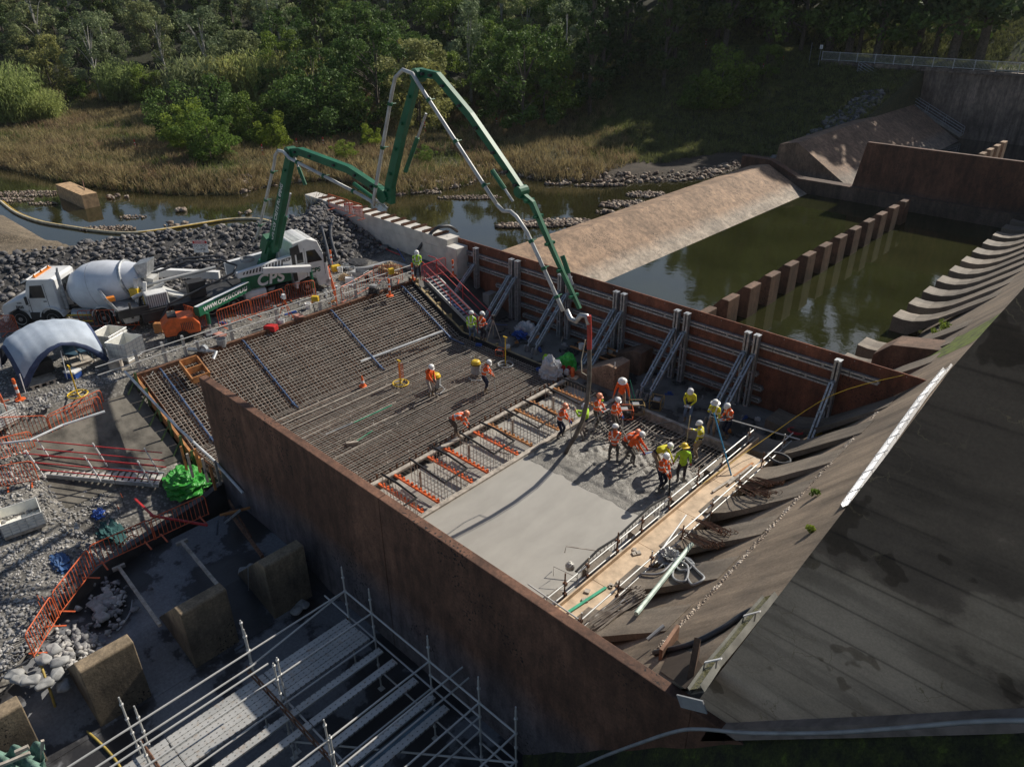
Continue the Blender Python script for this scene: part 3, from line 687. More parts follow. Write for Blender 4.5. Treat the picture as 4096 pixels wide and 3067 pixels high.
# bench
mb = MB(); mb.box(-27.7,-10.5, 25.15,28.98, -.6,0)
m_bench, nt, p, pos = newmat('wet_bench_concrete')
b1 = noise(nt, pos, .8, 6, .6); nt.links.new(ramp(nt, b1, [(.42, (.05,.05,.048)), (.55, (.17,.165,.155))]), p.inputs['Base Color']); nt.links.new(ramp(nt, b1, [(.42, (.25,)*3), (.55, (.8,)*3)]), p.inputs['Roughness'])
tag(mb.build('bench_floor', m_bench), kind='structure')
mb = MB(); mb.prism([(-27.6,-.6),(-27.6,.02),(-28.0,.1),(-31.9,1.95),(-31.9,-.6)], 1, 25.52, 28.98)
tag(mb.build('bench_ramp', m_cdark), kind='structure')
mb = MB(); mb.box(-29.1,-28.6, 28.2,28.9, .2,1.15); tag(mb.build('concrete_pad', m_cgrey), 'small concrete pad under the first steel soldier', 'concrete pad')
o = G(1560+440,1200,.9); mb = MB(); x0 = G(1897,996,3.5).x; mb.box(x0-.35,x0+.35, 26.35,26.95, .3,.95); tag(mb.build('concrete_pad', m_cgrey), 'small concrete pad under the leftmost raking prop', 'concrete pad')
# ---------------- white block wall ----------------
m_blk = M('precast_concrete', (.60,.57,.52), .85, var=.15, scale=1.6, bmp=.1, obj=False)
nb_ = 15; L = 1.02
for lvl, (zt, zb) in enumerate(((3.72,3.12),(3.11,2.51),(2.5,1.9))):
    for i in range(nb_):
        x1 = -31.92 - i*L; y0 = 28.15 + .018*i
        mb = MB(); mb.box(x1-L+.02, x1, y0, y0+1.0, zb, zt); mb.box(x1-L/2-.05, x1-L/2+.05, y0+.45, y0+.55, zt, zt+.02)
        where = 'top' if lvl == 0 else ('middle' if lvl == 1 else 'bottom')
        tag(mb.build('concrete_block', m_blk, bevel=.02), f'pale precast concrete block in the {where} course of the wall by the river', 'concrete block', f'precast blocks of the {where} course')
mb = MB(); mb.box(-31.9,-31.0, 28.0,28.95, .4,3.4); 
tag(mb.build('concrete_block', m_blk, bevel=.03), 'tall shaded precast block stack where the block wall meets the steel wall', 'concrete block')
for i in range(13):
    x1 = -33.0 - i*L*1.0; mb = MB(); y0 = 28.15+.018*i
    mb.box(x1-.09, x1+.09, y0-.06, y0+1.08, 3.745, 3.765); mb.box(x1-.09, x1-.075, y0-.06, y0+1.08, 3.765, 3.85); mb.box(x1+.075, x1+.09, y0-.06, y0+1.08, 3.765, 3.85)
    tag(mb.build('channel_bar', m_rust), 'rusty steel channel lying across the top of the pale block wall', 'steel channel', 'steel channels on the block wall')
# ---------------- plywood walkway ----------------
wk = empty('plywood_walkway', (-10, 19, 0), 0, 'long plywood walkway with upstand boards along the right edge of the pour', 'walkway')
for i in range(5):
    mb = MB(); y0 = 12.2+i*2.44; mb.box(-10.42,-9.42, y0, y0+2.42, .42,.46); build_at(mb, 'deck_sheet', m_ply, wk)
mb = MB(); mb.box(-10.47,-10.42, 12.2,25.6, .2,.62); build_at(mb, 'upstand_board', m_ply, wk)
mb = MB(); mb.box(-9.42,-9.37, 12.2,24.8, .12,.54); build_at(mb, 'side_board', m_ply, wk)
mb = MB()
for y in np.arange(12.4, 24.9, 1.2): mb.box(-10.4,-9.4, y, y+.09, .3,.42)
mb.box(-10.35,-10.25, 12.2,24.6, -.1,.3); mb.box(-9.6,-9.5, 12.2,24.6, -.1,.3)
build_at(mb, 'joist', m_timber, wk)
# guard rail tubes and posts, each side
def tubes(name, lab, posts, xr, z0, z1, levels, y0, y1, grp=None):
    t = empty(name, (xr, posts[0], z0), 0, lab, 'guard rail', grp)
    for y in posts:
        mb = MB(); mb.tube((xr+rnd.uniform(-.03,.03), y, z0), (xr+.05+rnd.uniform(-.03,.03), y, z1+rnd.uniform(-.05,.15)), .024, 6); build_at(mb, 'post', m_rust if rnd.random() < .5 else m_steel_b, t)
    for z in levels:
        mb = MB(); mb.tube((xr+.03, y0, z), (xr+.03, y1, z+.04), .028, 8); build_at(mb, 'rail', m_steel_b, t)
        for y in posts:
            cb = MB(); cb.box(xr-.03, xr+.09, y-.05, y+.05, z-.05, z+.06); build_at(cb, 'coupler', m_rust, t)
    return t
tubes('guard_rail', 'double scaffold tube guard rail between the walkway and the wet slab', (13.5,14.6,16.2,17.6,19.3,21.2,23.0,25.1), -10.68, -.1, 1.2, (.92,.5), 11.6, 25.6)
tubes('guard_rail', 'scaffold tube guard rail on the chute side of the plywood walkway', (12.6,14.4,16.2,18.0,19.9,21.8,23.6,25.4), -9.36, -.2, 1.25, (1.0,.62), 12.4, 26.2)
mb = MB(); mb.tube((-11.45,12.7,.95),(-9.3,12.6,1.0), .025, 8); tag(mb.build('scaffold_tube', m_steel_b), 'short scaffold tube clipped across the near end of the walkway rails', 'scaffold tube')
mb = MB(); mb.tube((-11.6,25.4,1.05),(-8.9,25.9,1.05), .03, 8); tag(mb.build('scaffold_tube', m_steel_b), 'scaffold tube clipped across the far end of the walkway rails', 'scaffold tube')
# edge starter bars with black foam along the walkway
cg = empty('starter_bar_fence', (-10.95, 15, 0), 0, 'row of starter bars with black foam rail sticking out of the slab by the walkway', 'rebar')
mb = MB(); fm = MB(); fm.path([(-10.95, 14.4, .62), (-10.98, 15.6, .75), (-10.95,16.5,.66), (-11.0, 18.6, .8), (-10.95, 19.6, .7)], .045, 6)
for j in range(26): mb.tube((-10.95, 14.5+j*.2, -.1), (-10.96, 14.5+j*.2, .66), .014, 4)
mb.path([(-11.9,15.0,.45),(-11.85,15.0,.75),(-10.9,15.6,.72)], .016, 5); mb.path([(-11.7,14.2,.1),(-11.7,14.2,.5),(-10.95,14.5,.3)], .012, 4)
build_at(mb, 'bars', m_rebar, cg); build_at(fm, 'foam_rail', m_foam, cg)
mb = MB(); mb.ball((-11.15,14.35,.75), .16, .16, .17, 12, 8, jit=.08, rng=rnd); tag(mb.build('wrapped_bundle', M('silver_wrap', (.55,.54,.5), .35, .4, var=.4, scale=20, bmp=.6)), 'silver wrapped bundle on the bars beside the wet slab', 'bundle')
# lattice ladder beam in the gap between walkway and chute
lb = MB()
for s_ in (-.12, .12): lb.tube((-9.05+s_, 12.4, .5), (-9.05+s_, 18.6, .55), .025, 6)
for j in range(21): lb.tube((-9.17, 12.5+j*.3, .5), (-8.93, 12.65+j*.3, .5), .014, 5); lb.tube((-8.93, 12.65+j*.3, .5), (-9.17, 12.8+j*.3, .5), .014, 5)
tag(lb.build('lattice_beam', M('aluminium', (.62,.64,.66), .3, .8, var=.2)), 'aluminium lattice beam lying along the chute side of the walkway', 'lattice beam')
# ================= vehicles and plant =================
def text(s, size, mat, mx, parent=None, name='lettering', ext=.004, shear=0, bold=0, sp=1.0):
    cu = bpy.data.curves.new(name, 'FONT'); cu.body = s; cu.size = size; cu.extrude = ext; cu.shear = shear; cu.offset = bold; cu.space_character = sp
    cu.align_x = 'CENTER'; cu.align_y = 'CENTER'
    t = bpy.data.objects.new(name+'_src', cu); COL.objects.link(t); bpy.context.view_layer.update()
    me = bpy.data.meshes.new_from_object(t.evaluated_get(bpy.context.evaluated_depsgraph_get()))
    bpy.data.objects.remove(t); bpy.data.curves.remove(cu); me.name = name
    me.materials.clear(); me.materials.append(mat); me.transform(mx)
    o = bpy.data.objects.new(name, me); COL.objects.link(o)
    if parent: o.parent = parent
    return o
def frame(o, xdir, ydir):
    x = Vector(xdir).normalized(); y = Vector(ydir); y = (y - x*y.dot(x)).normalized(); z = x.cross(y); o = Vector(o)
    return Matrix(((x.x,y.x,z.x,o.x),(x.y,y.y,z.y,o.y),(x.z,y.z,z.z,o.z),(0,0,0,1)))
m_glass = M('dark_glass', (.02,.025,.03), .08, var=.3)
m_tyre = M('tyre_rubber', (.02,.02,.02), .85, var=.3)
m_rim = M('steel_rim', (.36,.36,.36), .4, .6, var=.3, scale=8)
m_cream = M('dusty_white', (.72,.72,.71), .38, var=.15, scale=1.4, obj=True)
m_chass = M('chassis_black', (.035,.035,.037), .6, var=.4)
m_amber = M('amber_lamp', (.8,.25,.02), .3)
m_drum = M('drum_white', (.70,.73,.78), .42, var=.14, scale=1.2, obj=True)
def wheel(par, x, y, r, w_, side):
    """side -1: face towards -y"""
    mb = MB(); mb.lathe((x, y, r), [(r*.62,0),(r*.9,0),(r,.05),(r,w_-.05),(r*.9,w_),(r*.5,w_)], 22, (0,-side,0)) ; t = mb.build('wheel', m_tyre, par)
    mb = MB(); mb.lathe((x, y, r), [(r*.10,-.03),(r*.22,-.02),(r*.22,.03),(r*.5,.05),(r*.56,.0),(r*.62,-.008),(r*.62,.03)], 20, (0,-side,0)); rm = mb.build('rim', m_rim, t)
    mb = MB()
    for k in range(9):
        a = k*2*math.pi/9; c = (x+math.cos(a)*r*.4, y+side*(-.0)+side*.0, r+math.sin(a)*r*.4); mb.lathe((c[0], y - .0, c[2]), [(.03,-.047*1),(.03,.05)], 6, (0,-side,0))
    mb.build('rim_holes', m_hole, t)
# ---- concrete mixer truck ----
mx = empty('mixer_truck', (-41.64, 7.41, 2.0), math.atan2(.70,.71), 'white concrete mixer truck with a large pale drum backed up to the pump', 'mixer truck')
mb = MB(); mb.box(.4,7.3, .75,.95, .62,.85); mb.box(.4,7.3, 1.3,1.5, .62,.85)
for x in (1.2,2.6,4.0,5.4,6.8): mb.box(x,x+.12,.75,1.5,.64,.8)
mb.build('chassis', m_chass, mx)
for x in (.8+.0, 2.38, 4.9, 5.95):
    wheel(mx, x, .0, .47, .28, -1); wheel(mx, x, 2.2, .47, .28, 1)
mb = MB()   # mudguards
for x in (2.38,4.9,5.95):
    for (ya, yb_) in ((-.02,.36),(1.84,2.22)):
        P = [(x+math.cos(a)*.6, .5+math.sin(a)*.6) for a in np.linspace(.15, math.pi-.15, 9)]; Q = [(x+math.cos(a)*.55, .5+math.sin(a)*.55) for a in np.linspace(math.pi-.15, .15, 9)]
        mb.prism(P+Q, 1, ya, yb_)
mb.build('mudguard', m_cream, mx)
mb = MB()  # bonnet and front guard
mb.prism([(.0,.55),(.0,1.0),(.12,1.22),(1.35,1.62),(1.35,.95),(1.3,.9),(1.2,.62),(.8+.55,.5),(.8+.5,.78),(.8,1.02),(.8-.5,.78),(.8-.58,.45)], 1, .05,2.15)
mb.box(-.1,.12, .05,2.15, .3,.6)
mb.build('bonnet', m_cream, mx, bevel=.05)
cab = MB(); cab.prism([(1.3,.5),(1.3,1.6),(1.58,2.38),(1.75,2.48),(2.75,2.5),(2.85,2.4),(2.85,.5)], 1, .08,2.12)
cb_ = cab.build('cab', m_cream, mx, bevel=.05)
for y, s_ in ((.075,-1),(2.125,1)):
    mb = MB(); mb.prism([(1.52,1.55),(1.7,2.18),(2.28,2.2),(2.28,1.55)], 1, y-.006, y+.006); mb.build('side_window', m_glass, cb_)
    mb = MB()
    for a, b in (((1.45,.72),(1.45,1.5)),((2.36,.72),(2.36,2.25)),((1.45,.72),(2.36,.72))): mb.beam((a[0], y+s_*.004, a[1]), (b[0], y+s_*.004, b[1]), .02, .01)
    mb.box(2.15,2.3, y-.02,y+.02, 1.35,1.39); mb.build('door_outline', m_chass, cb_)
mb = MB(); mb.add([(1.285,.25,1.68),(1.285,1.95,1.68),(1.535,1.9,2.34),(1.535,.3,2.34)], [(0,1,2,3)]); mb.build('windscreen', m_glass, cb_)
mb = MB(); mb.box(2.852,2.858, .5,1.7, 1.6,2.2); mb.build('rear_window', m_glass, cb_)
mb = MB(); mb.prism([(1.35,2.3),(1.3,2.34),(1.6,2.5),(1.7,2.46)], 1, .1,2.1); mb.build('sun_visor', m_cream, cb_)
for y in (.45,1.1,1.75): mb = MB(); mb.lathe((1.85,y,2.5), [(.07,0),(.065,.08),(.03,.12)], 10); mb.build('beacon', m_amber, cb_)
mb = MB(); mb.box(1.75,1.95,.35,1.85,2.49,2.52); mb.build('light_bar', m_amber, cb_)
mb = MB(); mb.beam((1.5,-.02,1.2),(1.5,-.14,1.25),.03,.03); mb.box(1.42,1.5,-.2,-.1,1.3,1.7); mb.build('mirror', m_chass, cb_)
text('2086', .13, m_chass, frame((.95,.045,1.30),(1,0,.1),(0,0,1)), mx)
mb = MB(); [mb.box(.75+k*.075,.80+k*.075, .04,.05, 1.02,1.17) for k in range(5)]; mb.build('bonnet_louvres', m_chass, mx)
mb = MB(); mb.box(.1,.02, .2,.5, .75,.95); mb.box(.1,.02, 1.7,2.0, .75,.95); mb.build('headlight', M('lamp_lens',(.6,.6,.58),.1), mx)
mb = MB(); mb.tube((3.05,.35,.9),(3.05,.35,2.75), .09, 10); mb.tube((3.05,.35,2.7),(3.15,.3,3.0), .05, 8); mb.build('exhaust', m_steel, mx)
mb = MB(); mb.box(1.35,1.95,.0,.35,.38,.8); mb.build('step_box', m_chass, mx)
mb = MB(); mb.tube((3.3,.3,.62),(4.2,.3,.62), .26, 12); mb.build('fuel_tank', m_steel, mx)
mb = MB(); mb.box(3.1,4.3,.0,.03,.3,.36); mb.box(3.1,4.3,.0,.03,.62,.68); mb.build('side_guard_rail', m_yel, mx)
ax = Vector((1,0,.235)).normalized(); mb = MB()
mb.lathe((3.05,1.1,1.42), [(.25,0),(.5,.05),(.95,.5),(1.18,1.15),(1.22,1.6),(1.12,2.3),(.86,3.2),(.62,3.75),(.60,3.8),(.5,3.82)], 40, ax)
dr = mb.build('drum', m_drum, mx, smooth=True)
mb = MB(); mb.lathe(Vector((3.05,1.1,1.42))+ax*1.6, [(1.222,-.01),(1.226,0),(1.222,.01)], 40, ax); mb.lathe(Vector((3.05,1.1,1.42))+ax*.5, [(.952,-.01),(.956,0),(.952,.01)], 40, ax); mb.build('weld_seam', m_steel, dr)
mb = MB(); mb.lathe(Vector((3.05,1.1,1.42))+ax*3.05, [(.90,0),(.95,.02),(.95,.14),(.88,.16)], 30, ax); mb.build('drum_ring', m_steel, dr)
mb = MB()   # hopper and chutes at the back
mb.prism([(6.65,2.95),(7.35,3.1),(7.15,2.35),(6.8,2.25)], 1, .65,1.55)
mb.build('charge_hopper', m_steel, mx)
mb = MB()
for y in (.35,1.85): mb.beam((6.45,y,.7),(6.75,y,2.4),.1,.18); mb.beam((6.8,y,.7),(7.15,y,2.2),.08,.16)
mb.beam((6.75,.3,2.3),(6.75,1.9,2.3),.12,.1); mb.box(6.4,7.0,.4,1.8,.8,1.0); mb.build('rear_frame', m_cream, mx)
mb = MB(); mb.prism([(6.95,1.75),(7.55,1.62),(8.5,1.15),(8.5,1.08),(7.5,1.5),(6.95,1.6)], 1, .85,1.35); mb.prism([(6.95,2.3),(7.4,2.2),(7.25,1.6),(7.0,1.6)],1,.75,1.45); mb.build('delivery_chute', m_steel_b, mx)
mb = MB(); mb.path([(7.0,.2,.8),(7.25,.15,.6),(7.3,.2,.35),(7.1,.3,.3)], .03, 6); mb.box(6.9,7.3,.3,1.9,.35,.5); mb.build('rear_bumper', m_grey, mx)
mb = MB(); mb.box(6.35,6.75,.2,.5,1.5,1.9); mb.box(6.9,6.95,.25,.45,.9,1.5); mb.build('control_box', m_yel, mx)
# ---- concrete boom pump ----
pm = empty('boom_pump_truck', (-36.0, 11.4, 2.0), math.radians(79.6), 'green and white concrete boom pump truck with its long folded boom reaching over the bay', 'boom pump')
mb = MB(); mb.box(.8,9.6,.7,.9,.6,.85); mb.box(.8,9.6,1.4,1.6,.6,.85); mb.box(.3,5.4,.15,2.15,.95,1.05); mb.box(5.2,8.0,.25,2.05,.9,1.1); mb.build('chassis', m_chass, pm)
for x in (3.7,4.85,7.5,8.85):
    wheel(pm, x, .0, .47, .3, -1); wheel(pm, x, 2.3, .47, .3, 1)
cab = MB(); cab.prism([(8.25,.45),(8.25,2.45),(8.35,2.95),(9.2,3.08),(9.75,2.85),(10.15,1.7),(10.22,.35),(9.55,.35),(9.45,.8),(9.0,1.0),(8.5,.85),(8.4,.45)], 1, .05,2.25)
cb_ = cab.build('cab', m_white, pm, bevel=.05)
mb = MB()
for k in range(9): mb.box(8.42,9.5, .25+k*.22,.29+k*.22, 3.03,3.07)
mb.build('roof_ribs', m_white, cb_, xf=Matrix.Translation((0,0,.0)))
mb = MB(); mb.prism([(8.2,2.3),(8.2,2.72),(8.65,2.86),(8.7,2.4)],1,.0,.12); mb.prism([(8.2,.9),(8.2,2.5),(8.4,2.5),(8.4,.9)],1,.02,.1); mb.build('air_intake', m_chass, cb_)
for y, s_ in ((.045,-1),(2.255,1)):
    mb = MB(); mb.prism([(9.05,1.75),(9.05,2.42),(9.55,2.42),(9.9,1.75)], 1, y-.006, y+.006); mb.prism([(8.5,1.85),(8.5,2.4),(8.85,2.4),(8.85,1.85)], 1, y-.006, y+.006); mb.build('side_window', m_glass, cb_)
    mb = MB(); mb.beam((8.95,y+s_*.004,.95),(8.95,y+s_*.004,2.6),.02,.01); mb.beam((8.95,y+s_*.004,.95),(9.4,y+s_*.004,.95),.02,.01); mb.beam((9.98,y+s_*.004,.95),(9.98,y+s_*.004,1.75),.02,.01); mb.box(9.05,9.25,y-.02,y+.02,1.42,1.46); mb.build('door_outline', m_chass, cb_)
mb = MB(); mb.add([(10.16,.2,1.75),(10.16,2.1,1.75),(9.81,2.0,2.78),(9.81,.3,2.78)], [(0,3,2,1)]); mb.build('windscreen', m_glass, cb_, xf=Matrix.Translation((.02,0,0)))
mb = MB(); mb.box(9.95,10.28,.05,2.25,.25,.6); mb.build('bumper', m_white, cb_)
mb = MB(); mb.beam((9.8,.0,2.3),(9.95,-.2,2.25),.03,.03); mb.box(9.9,10.0,-.28,-.14,1.7,2.2); mb.build('mirror', m_chass, cb_)
text('CPS', .34, M('dark_green_letter',(.01,.09,.05),.4), frame((9.42,.035,1.28),(1,0,0),(0,0,1)), cb_, bold=.012, shear=.15)
# side panel, white cover and lettering
mb = MB(); mb.box(5.45,8.05,-.02,.25,1.02,1.72); pn = mb.build('side_panel', m_green, pm, bevel=.03)
text('CPS', .82, m_white, frame((6.9,-.025,1.37),(1,0,.0),(0,0,1)), pn, bold=.03, shear=.2, sp=1.1)
mb = MB(); mb.prism([(5.3,1.72),(8.2,1.74),(8.2,2.35),(5.3,2.0)], 1, .02,.3); pw = mb.build('cover_panel', m_white, pm)
mb = MB(); [mb.prism([(5.55+k*.17,1.86),(5.63+k*.17,1.86),(5.70+k*.17,1.99+.02*k),(5.62+k*.17,1.99+.02*k)],1,.01,.018) for k in range(13)]; mb.build('vent_slots', m_chass, pw)
text('KCP', .22, m_chass, frame((7.95,.012,2.17),(1,0,.1),(0,0,1)), pw, bold=.008)
mb = MB(); mb.prism([(5.3,1.3),(8.2,1.3),(8.2,2.2),(5.3,2.0)], 1, 2.0,2.28); mb.build('far_panel', m_white, pm)
mb = MB(); mb.tube((5.5,.25,.68),(6.6,.25,.68),.3,14); mb.build('fuel_tank', m_cream, pm)
mb = MB(); mb.tube((6.8,.25,.7),(7.9,.25,.75),.1,10); mb.build('silencer', m_steel, pm)
mb = MB(); mb.box(2.0,3.4,.1,.3,.5,1.0); mb.box(.5,1.5,.1,2.1,.5,.95); mb.build('tool_locker', m_chass, pm)
mb = MB(); mb.box(.9,1.9,.35,1.5,1.05,1.75); hb = mb.build('water_tank', m_cream, pm, bevel=.05)
mb = MB(); [mb.tube((.9+k*.1,.33,1.08),(.9+k*.1,.33,1.72),.012,4) for k in range(11)]; mb.build('guard_mesh', m_chass, hb)
mb = MB(); mb.box(2.9,3.7,.3,.9,1.1,1.9); mb.build('control_cabinet', m_chass, pm)
mb = MB(); mb.tube((1.2,1.3,1.95),(4.6,1.2,2.15),.09,10); mb.tube((.4,1.1,1.5),(2.0,1.15,1.9),.1,10); mb.build('delivery_pipe', m_steel_b, pm)
mb = MB(); mb.path([(1.4,1.9,2.2),(3.4,2.0,2.5),(5.0,1.6,2.35),(5.6,1.0,2.1),(5.2,.4,1.95),(3.4,.2,1.55),(1.8,.05,1.2),(1.3,-.05,.6)],.06,7); mb.path([(1.2,2.0,2.3),(3.2,2.2,2.62),(4.9,1.9,2.5)],.06,7); mb.build('hose', m_hose, pm)
mb = MB()
for k in range(5): mb.path([(6.2+.35*math.cos(a), 1.0+.35*math.sin(a), 2.25+.03*k) for a in np.linspace(0,2*math.pi,14)],.025,5)
mb.build('hose_coil', m_grey, pm)
mb = MB(); mb.prism([(-.5,1.25),(.55,1.2),(.35,.55),(-.25,.55)],1,.4,1.9); mb.prism([(-.9,2.0),(-.5,1.25),(-.42,1.28),(-.8,2.05)],1,.3,2.0); mb.build('hopper', m_steel, pm)
mb = MB(); mb.box(-.5,.9,.2,.35,.9,1.3); mb.tube((.1,.28,.8),(.1,.28,1.6),.06,8); mb.box(.5,.6,.3,2.0,1.0,1.1); mb.box(-.1,.9,1.95,2.1,.5,1.3); mb.build('hopper_frame', m_chass, pm)
mb = MB(); mb.box(-.75,-.4,.5,.8,1.75,1.95); mb.build('warning_flag', m_amber, pm)
# outriggers
Mi = pm.matrix_world if False else (Matrix.Translation(pm.location) @ Matrix.Rotation(pm.rotation_euler.z, 4, 'Z'))
inv = Mi.inverted()
a = inv @ Vector((-34.95,17.0,3.25)); b = inv @ Vector((-33.55,13.55,3.3)); b2 = inv @ Vector((-33.3,14.36,2.0))
mb = MB(); mb.beam(a, b, .3, .46); leg1 = mb.build('outrigger', m_green, pm)
d_ = (b-a).normalized(); nr = Vector((0,0,1)).cross(d_).normalized()
text('WWW.CPSCG.COM.AU', .3, m_white, frame((a+b)/2 + nr*.158 + Vector((0,0,.0)), -d_, (0,0,1)), leg1, bold=.006, shear=.1) if nr.y < 0 else text('WWW.CPSCG.COM.AU', .3, m_white, frame((a+b)/2 - nr*.158, -d_, (0,0,1)), leg1, bold=.006)
mb = MB(); mb.beam((a+Vector((0,0,.235))), (b+Vector((0,0,.235))), .22, .01); mb.build('white_top_plate', m_white, leg1)
jk = inv @ Vector((-33.5,14.0,3.1)); mb = MB(); mb.tube(jk, (jk.x,jk.y,.55), .09, 10); mb.build('jack', m_green, leg1); mb = MB(); mb.tube((jk.x,jk.y,.55),(jk.x,jk.y,.08),.055,8); mb.box(jk.x-.3,jk.x+.3,jk.y-.3,jk.y+.3,0.01,.09); mb.build('jack_foot', m_steel, leg1)
mb = MB(); mb.beam((6.6,.0,1.9),(9.0,-.45,1.62),.34,.3); lg = mb.build('outrigger', m_white, pm); mb = MB(); mb.tube((9.0,-.42,1.5),(9.0,-.42,.5),.08,8); mb.build('jack', m_green, lg); mb = MB(); mb.tube((9.0,-.42,.5),(9.0,-.42,.05),.05,8); mb.build('jack_foot', m_steel, lg)
mb = MB(); mb.beam((5.0,2.4,1.3),(2.0,4.2,1.6),.3,.4); lg = mb.build('outrigger', m_white, pm); mb = MB(); mb.beam((2.1,4.15,1.7),(1.6,4.4,1.1),.2,.5); mb.build('jack', m_green, lg)
mb = MB(); mb.beam((7.6,2.4,1.3),(8.4,4.6,1.4),.3,.35); mb.build('outrigger', m_white, pm)
# turret and boom (built in world space, parented to the truck)
def bw_(mb, name, mat, par, **k):
    o = mb.build(name, mat, xf=inv, **k); o.parent = par; return o
A0 = Vector((-36.0,18.8,4.0))
mb = MB(); mb.lathe((-36.0,18.8,3.3), [(.5,0),(.5,.5),(.38,.7)], 18); mb.beam((-36.0,18.8,3.7),(-35.3,18.85,5.0),.55,.5); mb.beam((-35.7,18.83,4.6),(-35.2,18.87,5.4),.5,.7,up=(0,1,0)); bw_(mb, 'turret', m_green, pm)
def jn(x, z, dy=0): 
    t_ = (x+36.3)/20.2; return Vector((x, 18.8+1.4*t_+dy, z))
def taper(mb, pts, w0, h0, w1, h1):
    n = len(pts); vs = []; fs = []
    for i, p_ in enumerate(pts):
        d = (pts[min(i+1,n-1)]-pts[max(i-1,0)]).normalized(); s_ = Vector((-.07,.998,0)); u = s_.cross(d).normalized(); t_ = i/(n-1); w_ = w0+(w1-w0)*t_; h = h0+(h1-h0)*t_
        for a_, b_ in ((-1,-1),(1,-1),(1,1),(-1,1)): vs.append(p_+s_*a_*w_/2+u*b_*h/2)
    for i in range(n-1):
        for k in range(4): fs.append((i*4+k, i*4+(k+1)%4, i*4+4+(k+1)%4, i*4+4+k))
    fs.append((3,2,1,0)); fs.append(tuple((n-1)*4+k for k in range(4))); mb.add(vs, fs)
secs = [([(-35.2,4.7),(-34.0,7.0),(-32.45,9.85)], .38,.55,.30,.38), ([(-32.5,10.0),(-31.6,10.15),(-28.2,9.8),(-26.1,9.15)], .30,.36,.28,.30), ([(-25.75,8.75),(-25.6,9.5),(-24.7,11.6),(-23.65,13.7)], .28,.46,.24,.28), ([(-23.3,14.05),(-22.5,14.0),(-20.9,12.75),(-19.3,11.2),(-18.45,10.35)], .24,.30,.2,.24), ([(-18.55,10.25),(-18.0,10.0),(-16.9,8.2),(-15.75,6.45)], .18,.24,.12,.13)]
bs = []
for i, (P, w0, h0, w1, h1) in enumerate(secs):
    mb = MB(); taper(mb, [jn(*q) for q in P], w0, h0, w1, h1)
    o = bw_(mb, 'boom_section', m_green, pm); bs.append(o)
    q = [jn(*q) for q in P]
    for k in range(len(q)-1):
        for f_ in (.25,.75):
            mb = MB(); c_ = q[k].lerp(q[k+1], f_); mb.box(c_.x-.06,c_.x+.06,c_.y-.24,c_.y+.24,c_.z-.05,c_.z+.05); bw_(mb, 'bracket', m_chass if i % 2 else m_green, o)
# knuckle plates
for (x,z,r_) in ((-32.4,10.0,.28),(-26.0,9.0,.30),(-23.5,13.95,.26),(-18.5,10.35,.2)):
    c_ = jn(x,z); mb = MB(); mb.lathe(c_+Vector((0,-.22,0)), [(r_,0),(r_,.44)], 12, (0,1,0)); bw_(mb, 'knuckle', m_green, pm)
# hydraulic rams
for a_, b_ in (((-34.6,4.9),(-32.9,8.0)),((-31.6,8.6),(-32.2,9.9)),((-28.0,9.2),(-25.9,8.45)),((-24.6,10.2),(-23.2,12.6)),((-19.9,10.9),(-18.9,9.9)),((-16.6,8.3),(-16.1,7.3))):
    p0 = jn(*a_,.0); p1 = jn(*b_,.0); md = p0.lerp(p1,.6); mb = MB(); mb.tube(p0, md, .09, 8); rr = bw_(mb, 'ram_cylinder', m_green, pm); mb = MB(); mb.tube(md, p1, .05, 8); bw_(mb, 'ram_rod', m_steel, rr)
text('CPS CONCRETE PUMPING', .30, m_white, inv @ frame(jn(-34.0,6.9,-.185)+Vector((-.05,0,0)), jn(-32.45,9.85)-jn(-35.2,4.7), Vector((-.87,0,.5))), bs[0], bold=.004)
# pipeline along the boom
def pipe(P, name='boom_pipe', r=.075, dy=-.38, mat=None, par=pm):
    q = [jn(x, z, dy) for x, z in P]; mb = MB(); mb.path(q, r, 9); o = bw_(mb, name, mat or m_boom_pipe, par, smooth=True)
    for k in range(len(q)-1):
        L = (q[k+1]-q[k]).length
        if L > 1.0:
            for f_ in (.12,.5,.9):
                mb = MB(); c_ = q[k].lerp(q[k+1], f_); d = (q[k+1]-q[k]).normalized(); mb.tube(c_-d*.06, c_+d*.06, r+.03, 9); mb.tube(c_-d*.02+Vector((0,.03,0)), c_-d*.02+Vector((0,.3,0)), .025, 5); bw_(mb, 'clamp', m_green, o)
    return o
pipe([(-36.0,5.2),(-35.7,5.6),(-33.3,9.4),(-33.1,9.85),(-32.8,10.1),(-32.4,10.1),(-32.0,9.85),(-27.1,8.9)])
pipe([(-27.1,8.9),(-26.5,8.75),(-26.3,8.6),(-26.25,8.95),(-24.6,13.3),(-24.35,13.85),(-23.9,14.15),(-23.4,14.05),(-23.0,13.6),(-19.6,10.05),(-19.35,9.8)])
pipe([(-19.35,9.8),(-19.05,9.6),(-18.7,9.65),(-18.4,9.5),(-17.9,9.0),(-16.35,6.6),(-16.2,6.35)])
pipe([(-16.2,6.35),(-16.0,6.05),(-15.75,6.0),(-15.55,6.3),(-15.3,6.35),(-15.18,6.05)], 'end_elbow', .10, -.2, m_steel)
hp = [GP(x_, y_, (-36.3,18.6,2), (-.07,.998,0)) for x_, y_ in ((2355,1262),(2358,1330),(2357,1395))]
mb = MB(); mb.path(hp, .095, 9); bw_(mb, 'red_end_hose', M('red_hose',(.42,.05,.04),.5), pm)
hp = [GP(x_, y_, (-36.3,18.6,2), (-.07,.998,0)) for x_, y_ in ((2357,1395),(2358,1450),(2357,1520),(2349,1600),(2330,1680),(2300,1745),(2272,1792),(2262,1812))]
